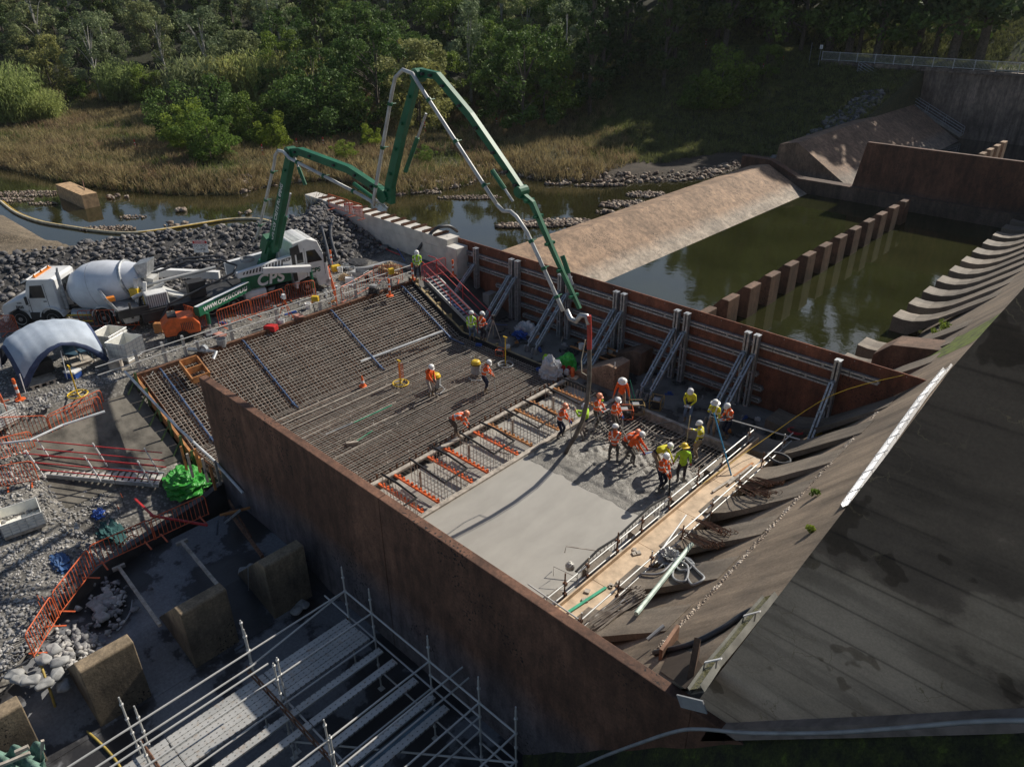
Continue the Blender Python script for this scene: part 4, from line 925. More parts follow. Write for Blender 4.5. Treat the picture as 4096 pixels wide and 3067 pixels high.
mb = MB(); mb.path(hp, .085, 9); bw_(mb, 'placing_hose', M('dusty_hose',(.12,.11,.10),.7,var=.4), pm)
mb = MB(); mb.path([p_+Vector((.13,-.05,0)) for p_ in hp[:6]], .014, 4); mb.path([hp[0]+Vector((-.2,0,.3)), hp[0]+Vector((-.35,0,-.6)), hp[0]+Vector((-.3,0,-1.1)), hp[1]+Vector((0,0,-.6))], .02, 5); bw_(mb, 'rope', M('pale_rope',(.5,.45,.35),.9), pm)

# ---- orange trailer compressor ----
def at_(px, py, z): return G(px, py, z)
gn = empty('trailer_compressor', G(735,1350,2.0), math.radians(70), 'orange trailer compressor beside the crest of the rebar ramp', 'compressor')
mb = MB(); mb.prism([(-.75,.35),(-.85,.9),(-.45,1.25),(.6,1.15),(.85,.75),(.8,.35)],1,-.5,.5); bd = mb.build('body', m_orange, gn, bevel=.05)
mb = MB(); [mb.box(.0+k*.08,.03+k*.08,-.508,-.5,.55,.95) for k in range(7)]; mb.build('louvres', m_chass, bd)
mb = MB(); mb.box(-.5,-.1,-.35,.3,1.22,1.3); mb.build('top_panel', m_chass, bd)
for y in (-.55,.55): mb = MB(); mb.lathe((0,y,.28),[(.28,-.09),(.28,.09)],14,(0,1,0)); mb.build('wheel', m_tyre, gn)
mb = MB(); mb.tube((.8,0,.35),(1.5,0,.3),.04,6); mb.box(-.8,.8,-.4,.4,.28,.36); mb.build('drawbar', m_chass, gn)
# ---- pump set with pipes next to it ----
pp = empty('water_pump', G(800,1420,2.0), .4, 'grey pump manifold and pipes beside the orange compressor', 'water pump')
mb = MB(); mb.tube((-.6,0,.2),(.5,.1,.25),.1,8); mb.tube((0,0,.2),(0,0,.7),.07,8); mb.lathe((.2,.1,.3),[(.2,-.05),(.2,.1)],10,(0,1,0)); mb.path([(.5,.1,.25),(.8,.2,.2),(1.0,-.3,.08)],.08,8); mb.build('manifold', m_steel, pp)
mb = MB(); mb.lathe((1.3,.6,0),[(.2,0),(.24,.4),(.22,.4),(.19,.03)],14); mb.build('bucket', m_grey, pp) if False else tag(mb.build('bucket', m_grey, xf=Matrix.Translation(G(890,1385,2.0)-Vector((1.3,.6,0)))), 'grey bucket standing beside the rail at the crest of the rebar ramp', 'bucket')
# ================= people =================
m_skin = M('skin', (.42,.24,.16), .6, var=.15)
m_boot = M('dusty_boots', (.22,.17,.12), .85, var=.4)
m_rubber = M('gumboots', (.20,.19,.17), .7, var=.4)
m_band = M('reflective_tape', (.75,.76,.74), .3, .2)
CLO = {'or': M('hi_vis_orange', (.85,.12,.012), .75, var=.18, scale=6, bmp=.15), 'ye': M('hi_vis_yellow', (.72,.66,.03), .75, var=.18, scale=6, bmp=.15),
       'gr': M('hi_vis_lime', (.42,.72,.03), .75, var=.18, scale=6, bmp=.15), 'nv': M('navy_cloth', (.012,.017,.045), .85, var=.3), 'bg': M('beige_cloth', (.36,.28,.20), .9, var=.3, scale=5),
       'lg': M('light_grey_cloth', (.42,.38,.34), .9, var=.3, scale=5), 'gy': M('muddy_grey_cloth', (.11,.105,.095), .9, var=.4, scale=5), 'je': M('blue_denim', (.12,.18,.28), .9, var=.3), 'mg': M('magenta_cloth', (.42,.03,.09), .85), 'bk': M('dark_cloth', (.04,.035,.045), .9)}
HATS = {'w': M('white_hard_hat', (.82,.82,.80), .35, var=.1), 'y': M('yellow_hard_hat', (.75,.52,.03), .35), 'o': M('salmon_hard_hat', (.78,.30,.17), .4)}
def ik(a, b, l1, l2, bend):
    """middle joint between a and b, bending towards bend"""
    a = Vector(a); b = Vector(b); d = b-a; L = min(d.length, (l1+l2)*.995); d.normalize(); b2 = a+d*L
    x = (l1*l1-l2*l2+L*L)/(2*L); h = math.sqrt(max(0, l1*l1-x*x)); bd = Vector(bend); bd = bd - d*bd.dot(d); bd.normalize()
    return a+d*x+bd*h, b2
def person(foot, face, label, shirt='or', legs='gy', hat='w', lean=0., handL=None, handR=None, feet=((.0,.11),(.0,-.11)), low=None, bands=True, xback=False, boots=None, brim=False, crouch=0., headp=.2, gloves=None, group=None, hood=None, turn=0., S=1.0, peak=False):
    fx, fy = face; rz = math.atan2(fy, fx)
    root = empty('person', foot, rz, label, 'person', group)
    hip = Vector((-.22*math.sin(lean) , 0, .90 - crouch)); up = Vector((math.sin(lean), 0, math.cos(lean)))
    side = Vector((0,1,0)); fw_ = Vector((math.cos(lean),0,-math.sin(lean)))
    waist = hip+up*.14; chest = hip+up*.36; sh = hip+up*.50; neck = hip+up*.555; hl = lean*.75+headp
    hd = Vector((math.sin(hl),0,math.cos(hl))); head = neck+hd*.13; crown = head+hd*.10
    V_ = []; E_ = []; Rr = []; tags = []   # tags per vertex
    def add(p_, r, par=None, tg='torso', rx=None):
        V_.append(Vector(p_)); Rr.append((r if rx is None else rx, r)); i = len(V_)-1
        if par is not None: E_.append((par, i)); tags.append((par, i, tg))
        return i
    iP = add(hip, .145, None)
    iW = add(waist, .135, iP); iC = add(chest, .16, iW); iS = add(sh, .13, iC); iN = add(neck, .06, iS, 'head'); iH = add(head, .095, iN, 'head'); iT = add(crown, .075, iH, 'head')
    add(head+Vector((math.cos(hl),0,-math.sin(hl)))*.105-hd*.02, .02, iH, 'head')
    for s_, hnd, ft in ((1, handL, feet[0]), (-1, handR, feet[1])):
        a = sh+side*s_*.185+up*-.02; iA = add(a, .078, iS, 'sleeve')
        tgt = Vector(hnd) if hnd is not None else a+Vector((.08,s_*.06,-.52))
        el, w_ = ik(a, tgt, .28, .26, (-.5, s_*.6, -.5)); iE = add(el, .055, iA, 'sleeve'); iWr = add(w_, .036, iE, 'sleeve')
        d = (w_-el).normalized(); palm = w_+d*.07; iPm = add(palm, .036, iWr, 'hand')
        px = d.orthogonal().normalized(); 
        for k in range(4):
            b0 = palm+d*.03+px*(k-1.5)*.022; b1 = b0+d*(.05-.006*abs(k-1.3))+Vector((0,0,-.02)); i1 = add(b1, .010, iPm, 'hand'); add(b1+d*.012+Vector((0,0,-.03)), .009, i1, 'hand')
        add(palm+d.cross(px)*.045-d*.01, .011, iPm, 'hand')
        h0 = hip+side*s_*.10+Vector((0,0,-.06)); iL = add(h0, .095, iP, 'leg'); an = Vector((ft[0], ft[1], .09))
        kn, an2 = ik(h0, an, .42, .41, (1,s_*.15,.1)); iK = add(kn, .066, iL, 'leg'); iM = add(kn.lerp(an2,.4)+Vector((-.02,0,0)), .062, iK, 'leg'); iAn = add(an2, .05, iM, 'boot'); add(an2+Vector((.15,s_*.03,-.045)), .045, iAn, 'boot')
    me = bpy.data.meshes.new('body_src'); me.from_pydata(V_, E_, []); ob = bpy.data.objects.new('body_src', me); COL.objects.link(ob)
    sk = ob.modifiers.new('skin', 'SKIN'); sv = me.skin_vertices[0].data
    for i, v in enumerate(sv): v.radius = Rr[i]; v.use_root = (i == 0)
    ss = ob.modifiers.new('sub', 'SUBSURF'); ss.levels = 2; ss.render_levels = 2
    dg = bpy.context.evaluated_depsgraph_get(); bm_ = bpy.data.meshes.new_from_object(ob.evaluated_get(dg)); bpy.data.objects.remove(ob); bpy.data.meshes.remove(me)
    bm_.name = 'body'; bm_.transform(Matrix.Scale(S, 4))
    mts = [CLO[shirt], CLO[low] if low else CLO[shirt], CLO[legs], boots or m_boot, m_skin, gloves or m_skin, m_band, CLO[hood] if hood else m_skin]
    bm_.materials.clear(); [bm_.materials.append(m_) for m_ in mts]
    segs = [(V_[a]*S, V_[b]*S, t_) for a, b, t_ in tags]; A = np.array([s_[0] for s_ in segs]); B = np.array([s_[1] for s_ in segs]); D = B-A; L2 = (D**2).sum(1)+1e-9
    rad = np.array([.5*(Rr[a][1]+Rr[b][1])*S for a, b, _ in tags]); cs = np.array([p_.center for p_ in bm_.polygons]); mi = np.zeros(len(cs), np.int32)
    t_ = np.clip(((cs[:,None,:]-A)*D).sum(2)/L2, 0, 1); dist = np.linalg.norm(cs[:,None,:]-A-t_[...,None]*D, axis=2)-rad; bi = dist.argmin(1)
    upn = np.array(up); hp_ = np.array(hip*S)
    for i in range(len(cs)):
        tg = segs[bi[i]][2]; h_ = float((cs[i]-hp_) @ upn)/S; y_ = cs[i][1]
        if tg == 'torso':
            mi[i] = 2 if h_ < -.04 else (1 if h_ < .17 else 0)
            if bands and (.03 < h_ < .08 or .20 < h_ < .25): mi[i] = 6
            if bands and h_ > .25 and (abs(abs(y_/S) - (abs(h_-.25)*.6+.01 if xback else .10)) < .027): mi[i] = 6
        elif tg == 'sleeve':
            mi[i] = 0; 
            if bands and bi[i] >= 0 and .55 < t_[i,bi[i]] < .78: mi[i] = 6
        elif tg == 'hand': mi[i] = 5
        elif tg == 'head': mi[i] = 7 if (hood and (h_ < .62 or cs[i][0] < hip.x*S+.5*math.sin(lean)*S+.02)) else 4
        elif tg == 'leg': mi[i] = 2
        else: mi[i] = 3
    bm_.polygons.foreach_set('material_index', mi); bm_.polygons.foreach_set('use_smooth', np.ones(len(cs), bool)); bm_.update()
    body = bpy.data.objects.new('body', bm_); COL.objects.link(body); body.parent = root
    hm = MB(); hc = (head+hd*.055)*S; hm.lathe(hc, [(.135,-.02),(.138,.0),(.132,.05),(.10,.10),(.05,.128),(.0,.135)], 16, hd)
    if brim: hm.lathe(hc, [(.20,-.045),(.205,-.035),(.12,.0)], 18, hd)
    else:
        f_ = Vector((math.cos(hl),0,-math.sin(hl))); hm.lathe(hc+f_*.04, [(.135,-.02),(.14,-.012),(.12,.0)], 14, hd)
        if peak: hm.lathe(hc+f_*.09, [(.11,-.02),(.115,-.012),(.1,.0)], 12, hd)
    hm.build('hard_hat', HATS[hat], root, smooth=False)
    return root
def tool(root, a, b, r, mat, name, label, cat):
    """something held: top-level, placed with the holder's own position"""
    M_ = Matrix.Translation(root.location) @ Matrix.Rotation(root.rotation_euler.z, 4, 'Z'); mb = MB()
    pts = [M_ @ Vector(p_) for p_ in (a if isinstance(a, list) else [a, b])]; mb.path(pts, r, 6); return tag(mb.build(name, mat), label, cat)
R_ = (.727,.687); Lf = (-.727,-.687); AW = (-.69,.725); CA = (.69,-.725)
nav = m_chass; redg = m_red; blg = m_blue
Pz = .0
p1 = person(G(1722,1585,.02), (.9,.1), 'worker in plain orange shirt and pale trousers holding a long poker over the rebar mat', 'or','lg', lean=.18, handL=(.32,.05,1.0), handR=(.30,-.06,.85), bands=False, headp=.5)
tool(p1, (.30,0,1.25), (.36,.0,.0), .018, m_black, 'concrete_vibrator', 'long black poker held upright by the man in the plain orange shirt', 'vibrator')
p2 = person(G(1940,1568,.02), (.75,.66), 'worker in striped orange shirt and navy trousers beside the yellow-topped vacuum', 'or','nv', lean=.3, handL=(.42,.1,.85), handR=(.42,-.06,.9), headp=.45)
tool(p2, (.43,.02,1.05), (.5,.02,.0), .016, m_steel, 'steel_lance', 'steel lance held down by the man beside the yellow-topped vacuum', 'lance')
p3 = person(G(1826,1745,.02), (.80,.60), 'worker bent double in orange over the rebar beside the timber board', 'or','gy', lean=1.25, handL=(.62,.12,.42), handR=(.62,-.12,.42), hat='o', headp=.1, feet=((-.1,.14),(.12,-.12)), gloves=m_chass)
p4 = person(G(2240,1752,.0), (.85,.5), 'worker in an orange cap-style helmet leaning beside the timber board with a poker hose', 'or','nv', hat='o', peak=True, lean=.28, handL=(.42,.06,.85), handR=(.42,-.06,.9), headp=.25, gloves=m_blue, boots=m_rubber, feet=((.08,.1),(-.12,-.12)))
tool(p4, [(.35,.0,1.0),(.42,0,.6),(.5,.0,.0)], None, .022, m_steel_b, 'concrete_vibrator', 'grey poker hose held by the worker in the orange cap-style helmet', 'vibrator')
p5 = person(G(2338,1757,.0), (-.86,-.35), 'worker in lime shirt with navy lower half steering the hanging placing hose', 'gr','lg', low='nv', lean=.02, handL=(.38,.12,1.38), handR=(.4,-.06,1.3), bands=False, headp=.1, boots=m_rubber, feet=((0,.15),(0,-.14)))
p6 = person(G(2382,1712,.02), (.9,.3), 'tall worker in striped orange with yellow ear muffs and a salmon helmet', 'or','gy', hat='o', peak=True, lean=.12, handL=(.36,.12,.95), handR=(.32,-.12,.95), headp=.2, boots=m_rubber, feet=((0,.16),(.02,-.18)), gloves=m_chass)
tool(p6, [(.0,-.25,.05),(.05,-.2,.6),(.34,-.1,.95),(.45,.3,.9),(.6,.6,.6)], None, .035, m_grey, 'concrete_vibrator', 'thick grey vibrator hose across the hands of the tall salmon-helmeted worker', 'vibrator')
p7 = person(G(2452,1727,.0), (.95,.2), 'worker with a magenta neck cloth under the helmet, in striped orange, holding a poker', 'or','gy', hood='mg', lean=.14, handL=(.34,.08,.88), handR=(.34,-.06,.95), gloves=m_blue, boots=m_rubber, headp=.35)
tool(p7, [(.36,0,.98),(.42,0,.5),(.44,.0,.0)], None, .024, m_steel_b, 'concrete_vibrator', 'upright poker held by the worker with the magenta neck cloth', 'vibrator')
p8 = person(G(2482,1640,.02), (.55,-.83), 'worker in orange with a pale broad-brim helmet standing behind the small generators', 'or','bg', brim=True, lean=.25, handL=(.12,.34,.82), handR=(.12,-.34,.82), headp=.35, bands=False)
p9 = person(G(2452,1848,.0), (-.6,.8), 'worker seen from behind in orange with a silver cross on the back', 'or','gy', xback=True, lean=.08, handL=(.3,.2,.9), handR=(.34,-.16,.85), boots=m_rubber, feet=((0,.16),(0,-.16)))
p10 = person(G(2505,1830,.0), (.9,.35), 'stooping worker in orange hidden behind the man with the silver cross', 'or','gy', hat='o', lean=.85, handL=(.5,.1,.5), handR=(.5,-.1,.5), boots=m_rubber, crouch=.08)
p11 = person(G(2525,1858,.0), (.9,.45), 'worker in plain orange shirt bending to pull a blue-handled rake', 'or','gy', lean=.62, handL=(.6,.1,.72), handR=(.5,-.14,.68), bands=False, gloves=m_red, boots=m_rubber, low=None, headp=.3, feet=((-.05,.1),(.1,-.1)))
tool(p11, (.35,-.3,.75), (1.15,.9,.35), .022, m_blue, 'rake_handle', 'blue rake handle in the red gloves of the bending worker', 'rake')
p12 = person(G(2628,1885,.0), (.95,.25), 'worker in yellow and navy bending low over the screed board', 'ye','bg', low='nv', lean=1.0, handL=(.62,.12,.5), handR=(.62,-.14,.52), headp=.0, bands=False, feet=((-.1,.15),(.08,-.12)), boots=m_rubber)
p13 = person(G(2722,1930,.0), (-.62,.78), 'worker seen from behind in plain lime shirt and a yellow brimmed helmet', 'gr','bk', hat='y', brim=True, lean=.12, handL=(.22,.34,.72), handR=(.2,-.34,.75), bands=False, gloves=m_red, boots=m_rubber)
p14 = person(G(2640,1960,.0), (.85,-.1), 'worker in striped orange nearest the scaffold rail, holding a short poker', 'or','nv', xback=True, lean=.15, handL=(.36,.02,.95), handR=(.36,-.1,.92), boots=m_rubber, headp=.3, gloves=CLO['or'])
tool(p14, (.4,-.04,1.0), (.48,-.04,.0), .03, m_black, 'concrete_vibrator', 'short dark poker held by the orange worker nearest the scaffold rail', 'vibrator')
p15 = person(G(2790,1832,.02), (-.8,-.3), 'worker in yellow shirt and beige trousers holding a tall levelling staff', 'ye','bg', low='nv', hat='w', lean=.1, handL=(.18,.2,.7), handR=(.38,-.05,1.25), headp=.3, feet=((0,.1),(.05,-.12)))
tool(p15, (.5,.0,1.9), (.52,.0,.0), .018, M('staff_cream',(.6,.52,.3),.5), 'levelling_staff', 'tall cream levelling staff held by the man in beige trousers', 'staff')
p16 = person(G(2750,1686,.0), (.3,-.95), 'man in yellow and navy shirt and jeans reading papers on the dark bench', 'ye','je', low='nv', lean=.1, handL=(.3,.12,1.02), handR=(.3,-.12,1.02), headp=.55, bands=False)
p17 = person(G(2845,1740,.0), (.05,-1), 'man in striped yellow with a broad-brim helmet raising one hand to his face', 'ye','bg', low='nv', brim=True, lean=.04, handL=(.15,.3,.85), handR=(.22,-.05,1.38), headp=.15)
p18 = person(G(2905,1752,.0), (-.55,-.83), 'worker in orange and navy with a clipboard beside the raking props', 'or','nv', low='nv', lean=.18, handL=(.32,.1,1.0), handR=(.32,-.1,1.0), headp=.5)
p19 = person(G(1888,1365,.0), (-.5,.85), 'worker in lime vest and jeans at the foot of the red-railed stair', 'gr','je', lean=.03, headp=.1)
p20 = person(G(1928,1368,.0), (.1,1), 'worker in striped orange beside the surveying tripod', 'or','bk', xback=True, lean=.05, handL=(.28,.1,1.0), handR=(.28,-.1,1.0))
p21 = person(G(1674,1118,2.1), (.7,-.7), 'worker in open lime vest at the top of the red-railed stair', 'gr','bk', lean=.05, handL=(.28,.1,.98), handR=(.28,-.1,.98), headp=.35)
p22 = person(G(602,1205,2.0), (-.9,-.3), 'worker in orange half hidden behind the mixer truck chute', 'or','bk', lean=.1)
for pr, sz in ((p16, (.21,.3)), (p18, (.22,.3))):
    M_ = Matrix.Translation(pr.location) @ Matrix.Rotation(pr.rotation_euler.z, 4, 'Z'); mb = MB(); mb.box(.27,.27+sz[0],-sz[1]/2,sz[1]/2,.985,.995)
    tag(mb.build('clipboard', m_white, xf=M_), 'white papers held by the man in jeans' if pr is p16 else 'clipboard held by the orange and navy worker by the props', 'clipboard')
M_ = Matrix.Translation(p6.location) @ Matrix.Rotation(p6.rotation_euler.z, 4, 'Z')
mb = MB(); mb.lathe((.27,-.10,1.50),[(.05,0),(.05,.04)],10,(0,-1,0)); o = mb.build('ear_muff', CLO['gr']); o.parent = p6
# ================= vegetation, rocks, grass =================
def leafmat(name, c, c2, tr=.25):
    m, nt, p, pos = newmat(name)
    oi = NN(nt, 'ShaderNodeObjectInfo'); n = noise(nt, pos, .9, 3, .6); n2 = noise(nt, pos, 6, 2, .6)
    a = ramp(nt, n, [(.36, c2), (.60, c)]); a = mixc(nt, a, ramp(nt, n2, [(.3, (.6,)*3), (.7, (1.45,1.4,1.1))]), 1., 'MULTIPLY')
    a = mixc(nt, a, ramp(nt, oi.outputs['Random'], [(0, (.65,.75,.75)), (.5, (1.,1.,1.)), (1, (1.35,1.2,.85))]), 1., 'MULTIPLY')
    nt.links.new(a, p.inputs['Base Color']); p.inputs['Roughness'].default_value = .7; p.inputs['Specular IOR Level'].default_value = .25
    t = NN(nt, 'ShaderNodeBsdfTranslucent'); nt.links.new(a, t.inputs[0]); ms = NN(nt, 'ShaderNodeMixShader'); ms.inputs[0].default_value = tr
    nt.links.new(p.outputs[0], ms.inputs[1]); nt.links.new(t.outputs[0], ms.inputs[2]); nt.links.new(ms.outputs[0], nt.nodes['Material Output'].inputs[0]); return m
lm = {'pine': leafmat('pine_needles', (0.109,0.155,0.054), (0.046,0.085,0.031)), 'euc': leafmat('eucalypt_leaves', (0.264,0.318,0.186), (0.132,0.178,0.101)),
      'aca': leafmat('dense_leaves', (0.147,0.232,0.059), (0.062,0.109,0.028)), 'bri': leafmat('bright_leaves', (0.232,0.326,0.070), (0.109,0.171,0.034), .4), 'reed': leafmat('willow_leaves', (0.44,0.49,0.20), (0.27,0.32,0.12), .5),
      'oli': leafmat('olive_leaves', (0.295,0.326,0.171), (0.155,0.186,0.093), .4)}
m_bark = M('bark', (.14,.115,.09), .9, var=.4, scale=4, bmp=.4); m_pbark = M('pale_bark', (.42,.40,.36), .8, var=.4, scale=4)
def leafcloud(cl, per, size, seed, flat=.0):
    """cl: list of (cx,cy,cz,r) clumps -> leaf quads"""
    g = np.random.default_rng(seed); C_ = np.array(cl); n = len(C_)*per; c = np.repeat(C_, per, 0)
    d = g.normal(size=(n,3)); d /= np.linalg.norm(d, axis=1)[:,None]; rr = g.uniform(.35,1,(n,1))**.5; pos_ = c[:,:3] + d*rr*c[:,3:4]*np.array([1,1,.75])
    a = g.normal(size=(n,3)); a[:,2] *= (1-flat); a /= np.linalg.norm(a, axis=1)[:,None]; b = np.cross(a, d + g.normal(size=(n,3))*.6); b /= np.linalg.norm(b, axis=1)[:,None]
    s_ = size*g.uniform(.55,1.25,(n,1)); v = np.stack([pos_-a*s_, pos_-b*s_*.55, pos_+a*s_, pos_+b*s_*.55], 1).reshape(-1,3); return v
def crown_obj(kind, seed, H, W, mat, style):
    g = random.Random(seed); cl = []
    if style == 'cone':
        for i in range(46):
            h = g.uniform(.18,1); r = W*(1-h)**.7*.95+.25; a = g.uniform(0,6.28); q_ = g.uniform(.45,1)*r; cl.append((math.cos(a)*q_, math.sin(a)*q_, h*H, g.uniform(.55,.95)*(1.25-h*.5)))
        per, sz = 100, .22
    elif style == 'open':
        for i in range(30):
            a = g.uniform(0,6.28); h = g.uniform(.32,1.0); r = W*math.sqrt(max(.05,1-((h-.66)/.42)**2))*g.uniform(.3,1); cl.append((math.cos(a)*r, math.sin(a)*r, h*H, g.uniform(.6,1.15)))
        per, sz = 140, .17
    else:
        for i in range(52):
            a = g.uniform(0,6.28); h = g.uniform(.12,1.0); r = W*math.sqrt(max(.06,1-((h-.5)/.58)**2))*g.uniform(.55,1.02); cl.append((math.cos(a)*r, math.sin(a)*r, h*H, g.uniform(.6,1.15)*min(1,W/2.6+.2)))
        per, sz = 120, .19
    if kind == 'bush':
        per, sz = 150, .10; cl = [(c_[0]*q_, c_[1]*q_, c_[2]*g.uniform(.6,1.3), c_[3]*g.uniform(.35,.9)) for c_ in cl for q_ in (g.uniform(.5,1.35),)]
    v = leafcloud(cl, per, sz, seed); n = len(v)//4
    return fast_mesh('crown', v, np.arange(4*n), np.full(n,4), [mat]), cl
def make_tree(kind, seed, H, W, style, leaf, bark, name='tree'):
    root = empty(name, (0,0,-500)); cr, cl = crown_obj(kind, seed, H, W, lm[leaf], style); cr.parent = root
    g = random.Random(seed+50); mb = MB(); k = .02*H
    mb.path([(0,0,-.5),(.1*g.uniform(-1,1),.1,H*.3),(.25*g.uniform(-1,1),-.1,H*.62),(0,.1,H*.92)], k, 6, r2=k*.25)
    for c_ in cl[::4]: mb.path([(0,0,c_[2]*.6),(c_[0]*.5,c_[1]*.5,c_[2]*.85),(c_[0],c_[1],c_[2])], k*.35, 4, r2=k*.1)
    mb.build('trunk', bark, root); return root
def make_reedbush(seed, H, W, leaf, n=1500):
    root = empty('shrub', (0,0,-500)); g = np.random.default_rng(seed); a = g.uniform(0,6.283,n); r0 = g.uniform(0,.45,n)*W; sp = g.uniform(.2,1,n)*W*.75; h = H*g.uniform(.45,1,n)*(1-.25*(sp/W))
    b = np.stack([np.cos(a)*r0, np.sin(a)*r0, np.zeros(n)],1); t = np.stack([np.cos(a)*(r0+sp), np.sin(a)*(r0+sp), h],1)
    vs = []
    for f in np.linspace(.25,1,7):
        c = b + (t-b)*np.stack([np.full(n,f**1.5),np.full(n,f**1.5),np.full(n,f)],1) + g.normal(size=(n,3))*.06; d = g.normal(size=(n,3)); d[:,2] = abs(d[:,2])+.8; d /= np.linalg.norm(d,axis=1)[:,None]
        s_ = np.cross(d, g.normal(size=(n,3))); s_ /= np.linalg.norm(s_,axis=1)[:,None]; L = .20
        vs.append(np.stack([c-d*L, c-s_*.045, c+d*L, c+s_*.045],1).reshape(-1,3))
    v = np.concatenate(vs); m_ = len(v)//4; fast_mesh('foliage', v, np.arange(4*m_), np.full(m_,4), [lm[leaf]], parent=root)
    mb = MB()
    for i in range(14):
        an = i*.45; mb.path([(0,0,-.3),(math.cos(an)*W*.3,math.sin(an)*W*.3,H*.5),(math.cos(an)*W*.6,math.sin(an)*W*.6,H*.85)],.03,4,r2=.01)
    mb.build('stems', m_bark, root); return root
protos = {'pine': [make_tree('pine', 1, 13, 3.0, 'cone', 'pine', m_bark), make_tree('pine', 2, 15, 2.8, 'cone', 'pine', m_bark)],
          'euc': [make_tree('euc', 3, 12, 3.6, 'open', 'euc', m_pbark), make_tree('euc', 4, 10, 3.0, 'open', 'euc', m_pbark)],
          'aca': [make_tree('aca', 5, 8.5, 4.0, 'round', 'aca', m_bark), make_tree('aca', 6, 10, 4.2, 'round', 'aca', m_bark)],
          'oli': [make_tree('oli', 8, 9, 3.6, 'round', 'oli', m_bark)],
          'bush': [make_tree('bush', 7, 3.4, 2.0, 'round', 'bri', m_bark, 'shrub'), make_tree('bush', 9, 3.2, 2.1, 'round', 'aca', m_bark, 'shrub')],
          'reed': [make_reedbush(11, 4.5, 2.6, 'reed'), make_reedbush(12, 4.2, 2.2, 'oli')]}
used = set()
def plant(kind, loc, sc_, label, cat, group=None, var=None):
    ps = protos[kind]; src = ps[var if var is not None else rnd.randrange(len(ps))]
    if src.name not in used: used.add(src.name); o = src
    else: o = copy_tree(src)
    for ky in ('label','category','group'):
        if ky in o: del o[ky]
    o.location = (loc[0], loc[1], loc[2]-.15); o.rotation_euler = (0,0,rnd.uniform(0,6.28)); k = sc_*rnd.uniform(.93,1.07); o.scale = (k, k, k*rnd.uniform(.92,1.08))
    return tag(o, label, cat, group)
def project(p_):
    v = np.array(p_) - CAM; w_ = v @ FW; return (2048+FPX*(v @ RT)/w_, 1533.5+FPX*(v @ DN)/w_) if w_ > 1 else (1e9,1e9)
FY = ([-900,-200,250,650,900,1250,1500,2300,2420,2550,2800,3150,3300,3500,3650,3800,4300], [470,450,430,385,440,520,545,560,500,400,320,240,215,205,150,60,-60])
grp = {'pine': ('dark narrow-crowned tree in the forest on the far hillside','dark trees of the far hillside forest'), 'euc': ('pale grey-green open-crowned tree in the far hillside forest','pale open-crowned trees of the far hillside forest'),
       'aca': ('dense round green tree in the forest on the far hillside','round green trees of the far hillside forest'), 'oli': ('olive-green bushy tree in the forest on the far hillside','olive trees of the far hillside forest')}
cnt = 0; s = 92.0
while s < 205:
    t = -.80*s
    while t < .80*s:
        ss = s + rnd.uniform(-2.4,2.4); tt = t + rnd.uniform(-2.4,2.4); x = -.689*ss+.727*tt; y = .725*ss+.687*tt; z = float(terrain(np.array([x]),np.array([y]))[0]); px, py = project((x,y,z))
        if -350 < px < 4450 and py < np.interp(px, *FY) - rnd.uniform(0,25) and py > -110 and not (y < 114 and x > -47) and px < 3520:
            rr = rnd.random()
            if px < 1000: kd = 'pine' if rr < .45 else ('euc' if rr < .75 else 'oli')
            elif px < 2350: kd = 'aca' if rr < .62 else ('euc' if rr < .8 else ('pine' if rr < .9 else 'oli'))
            else: kd = 'pine' if rr < .85 else 'euc'
            g_ = grp[kd]; plant(kd, (x,y,z), rnd.uniform(.75,1.05)*(1.0 if px < 1000 else (1.1 if px < 2450 else 1.35)), g_[0], 'tree', g_[1]); cnt += 1
        t += 7.6
    s += 7.2
# tall dark trees close behind the dam railing
for k in range(13):
    x = -62 + k*2.9 + rnd.uniform(-1,1); y = 114.5 + rnd.uniform(-1,3); plant(['pine','aca','pine'][k%3], (x,y,float(terrain(np.array([x]),np.array([y]))[0])), rnd.uniform(1.9,2.3), 'tall dark tree standing close behind the dam railing and its left end', 'tree', 'trees close behind the dam railing')
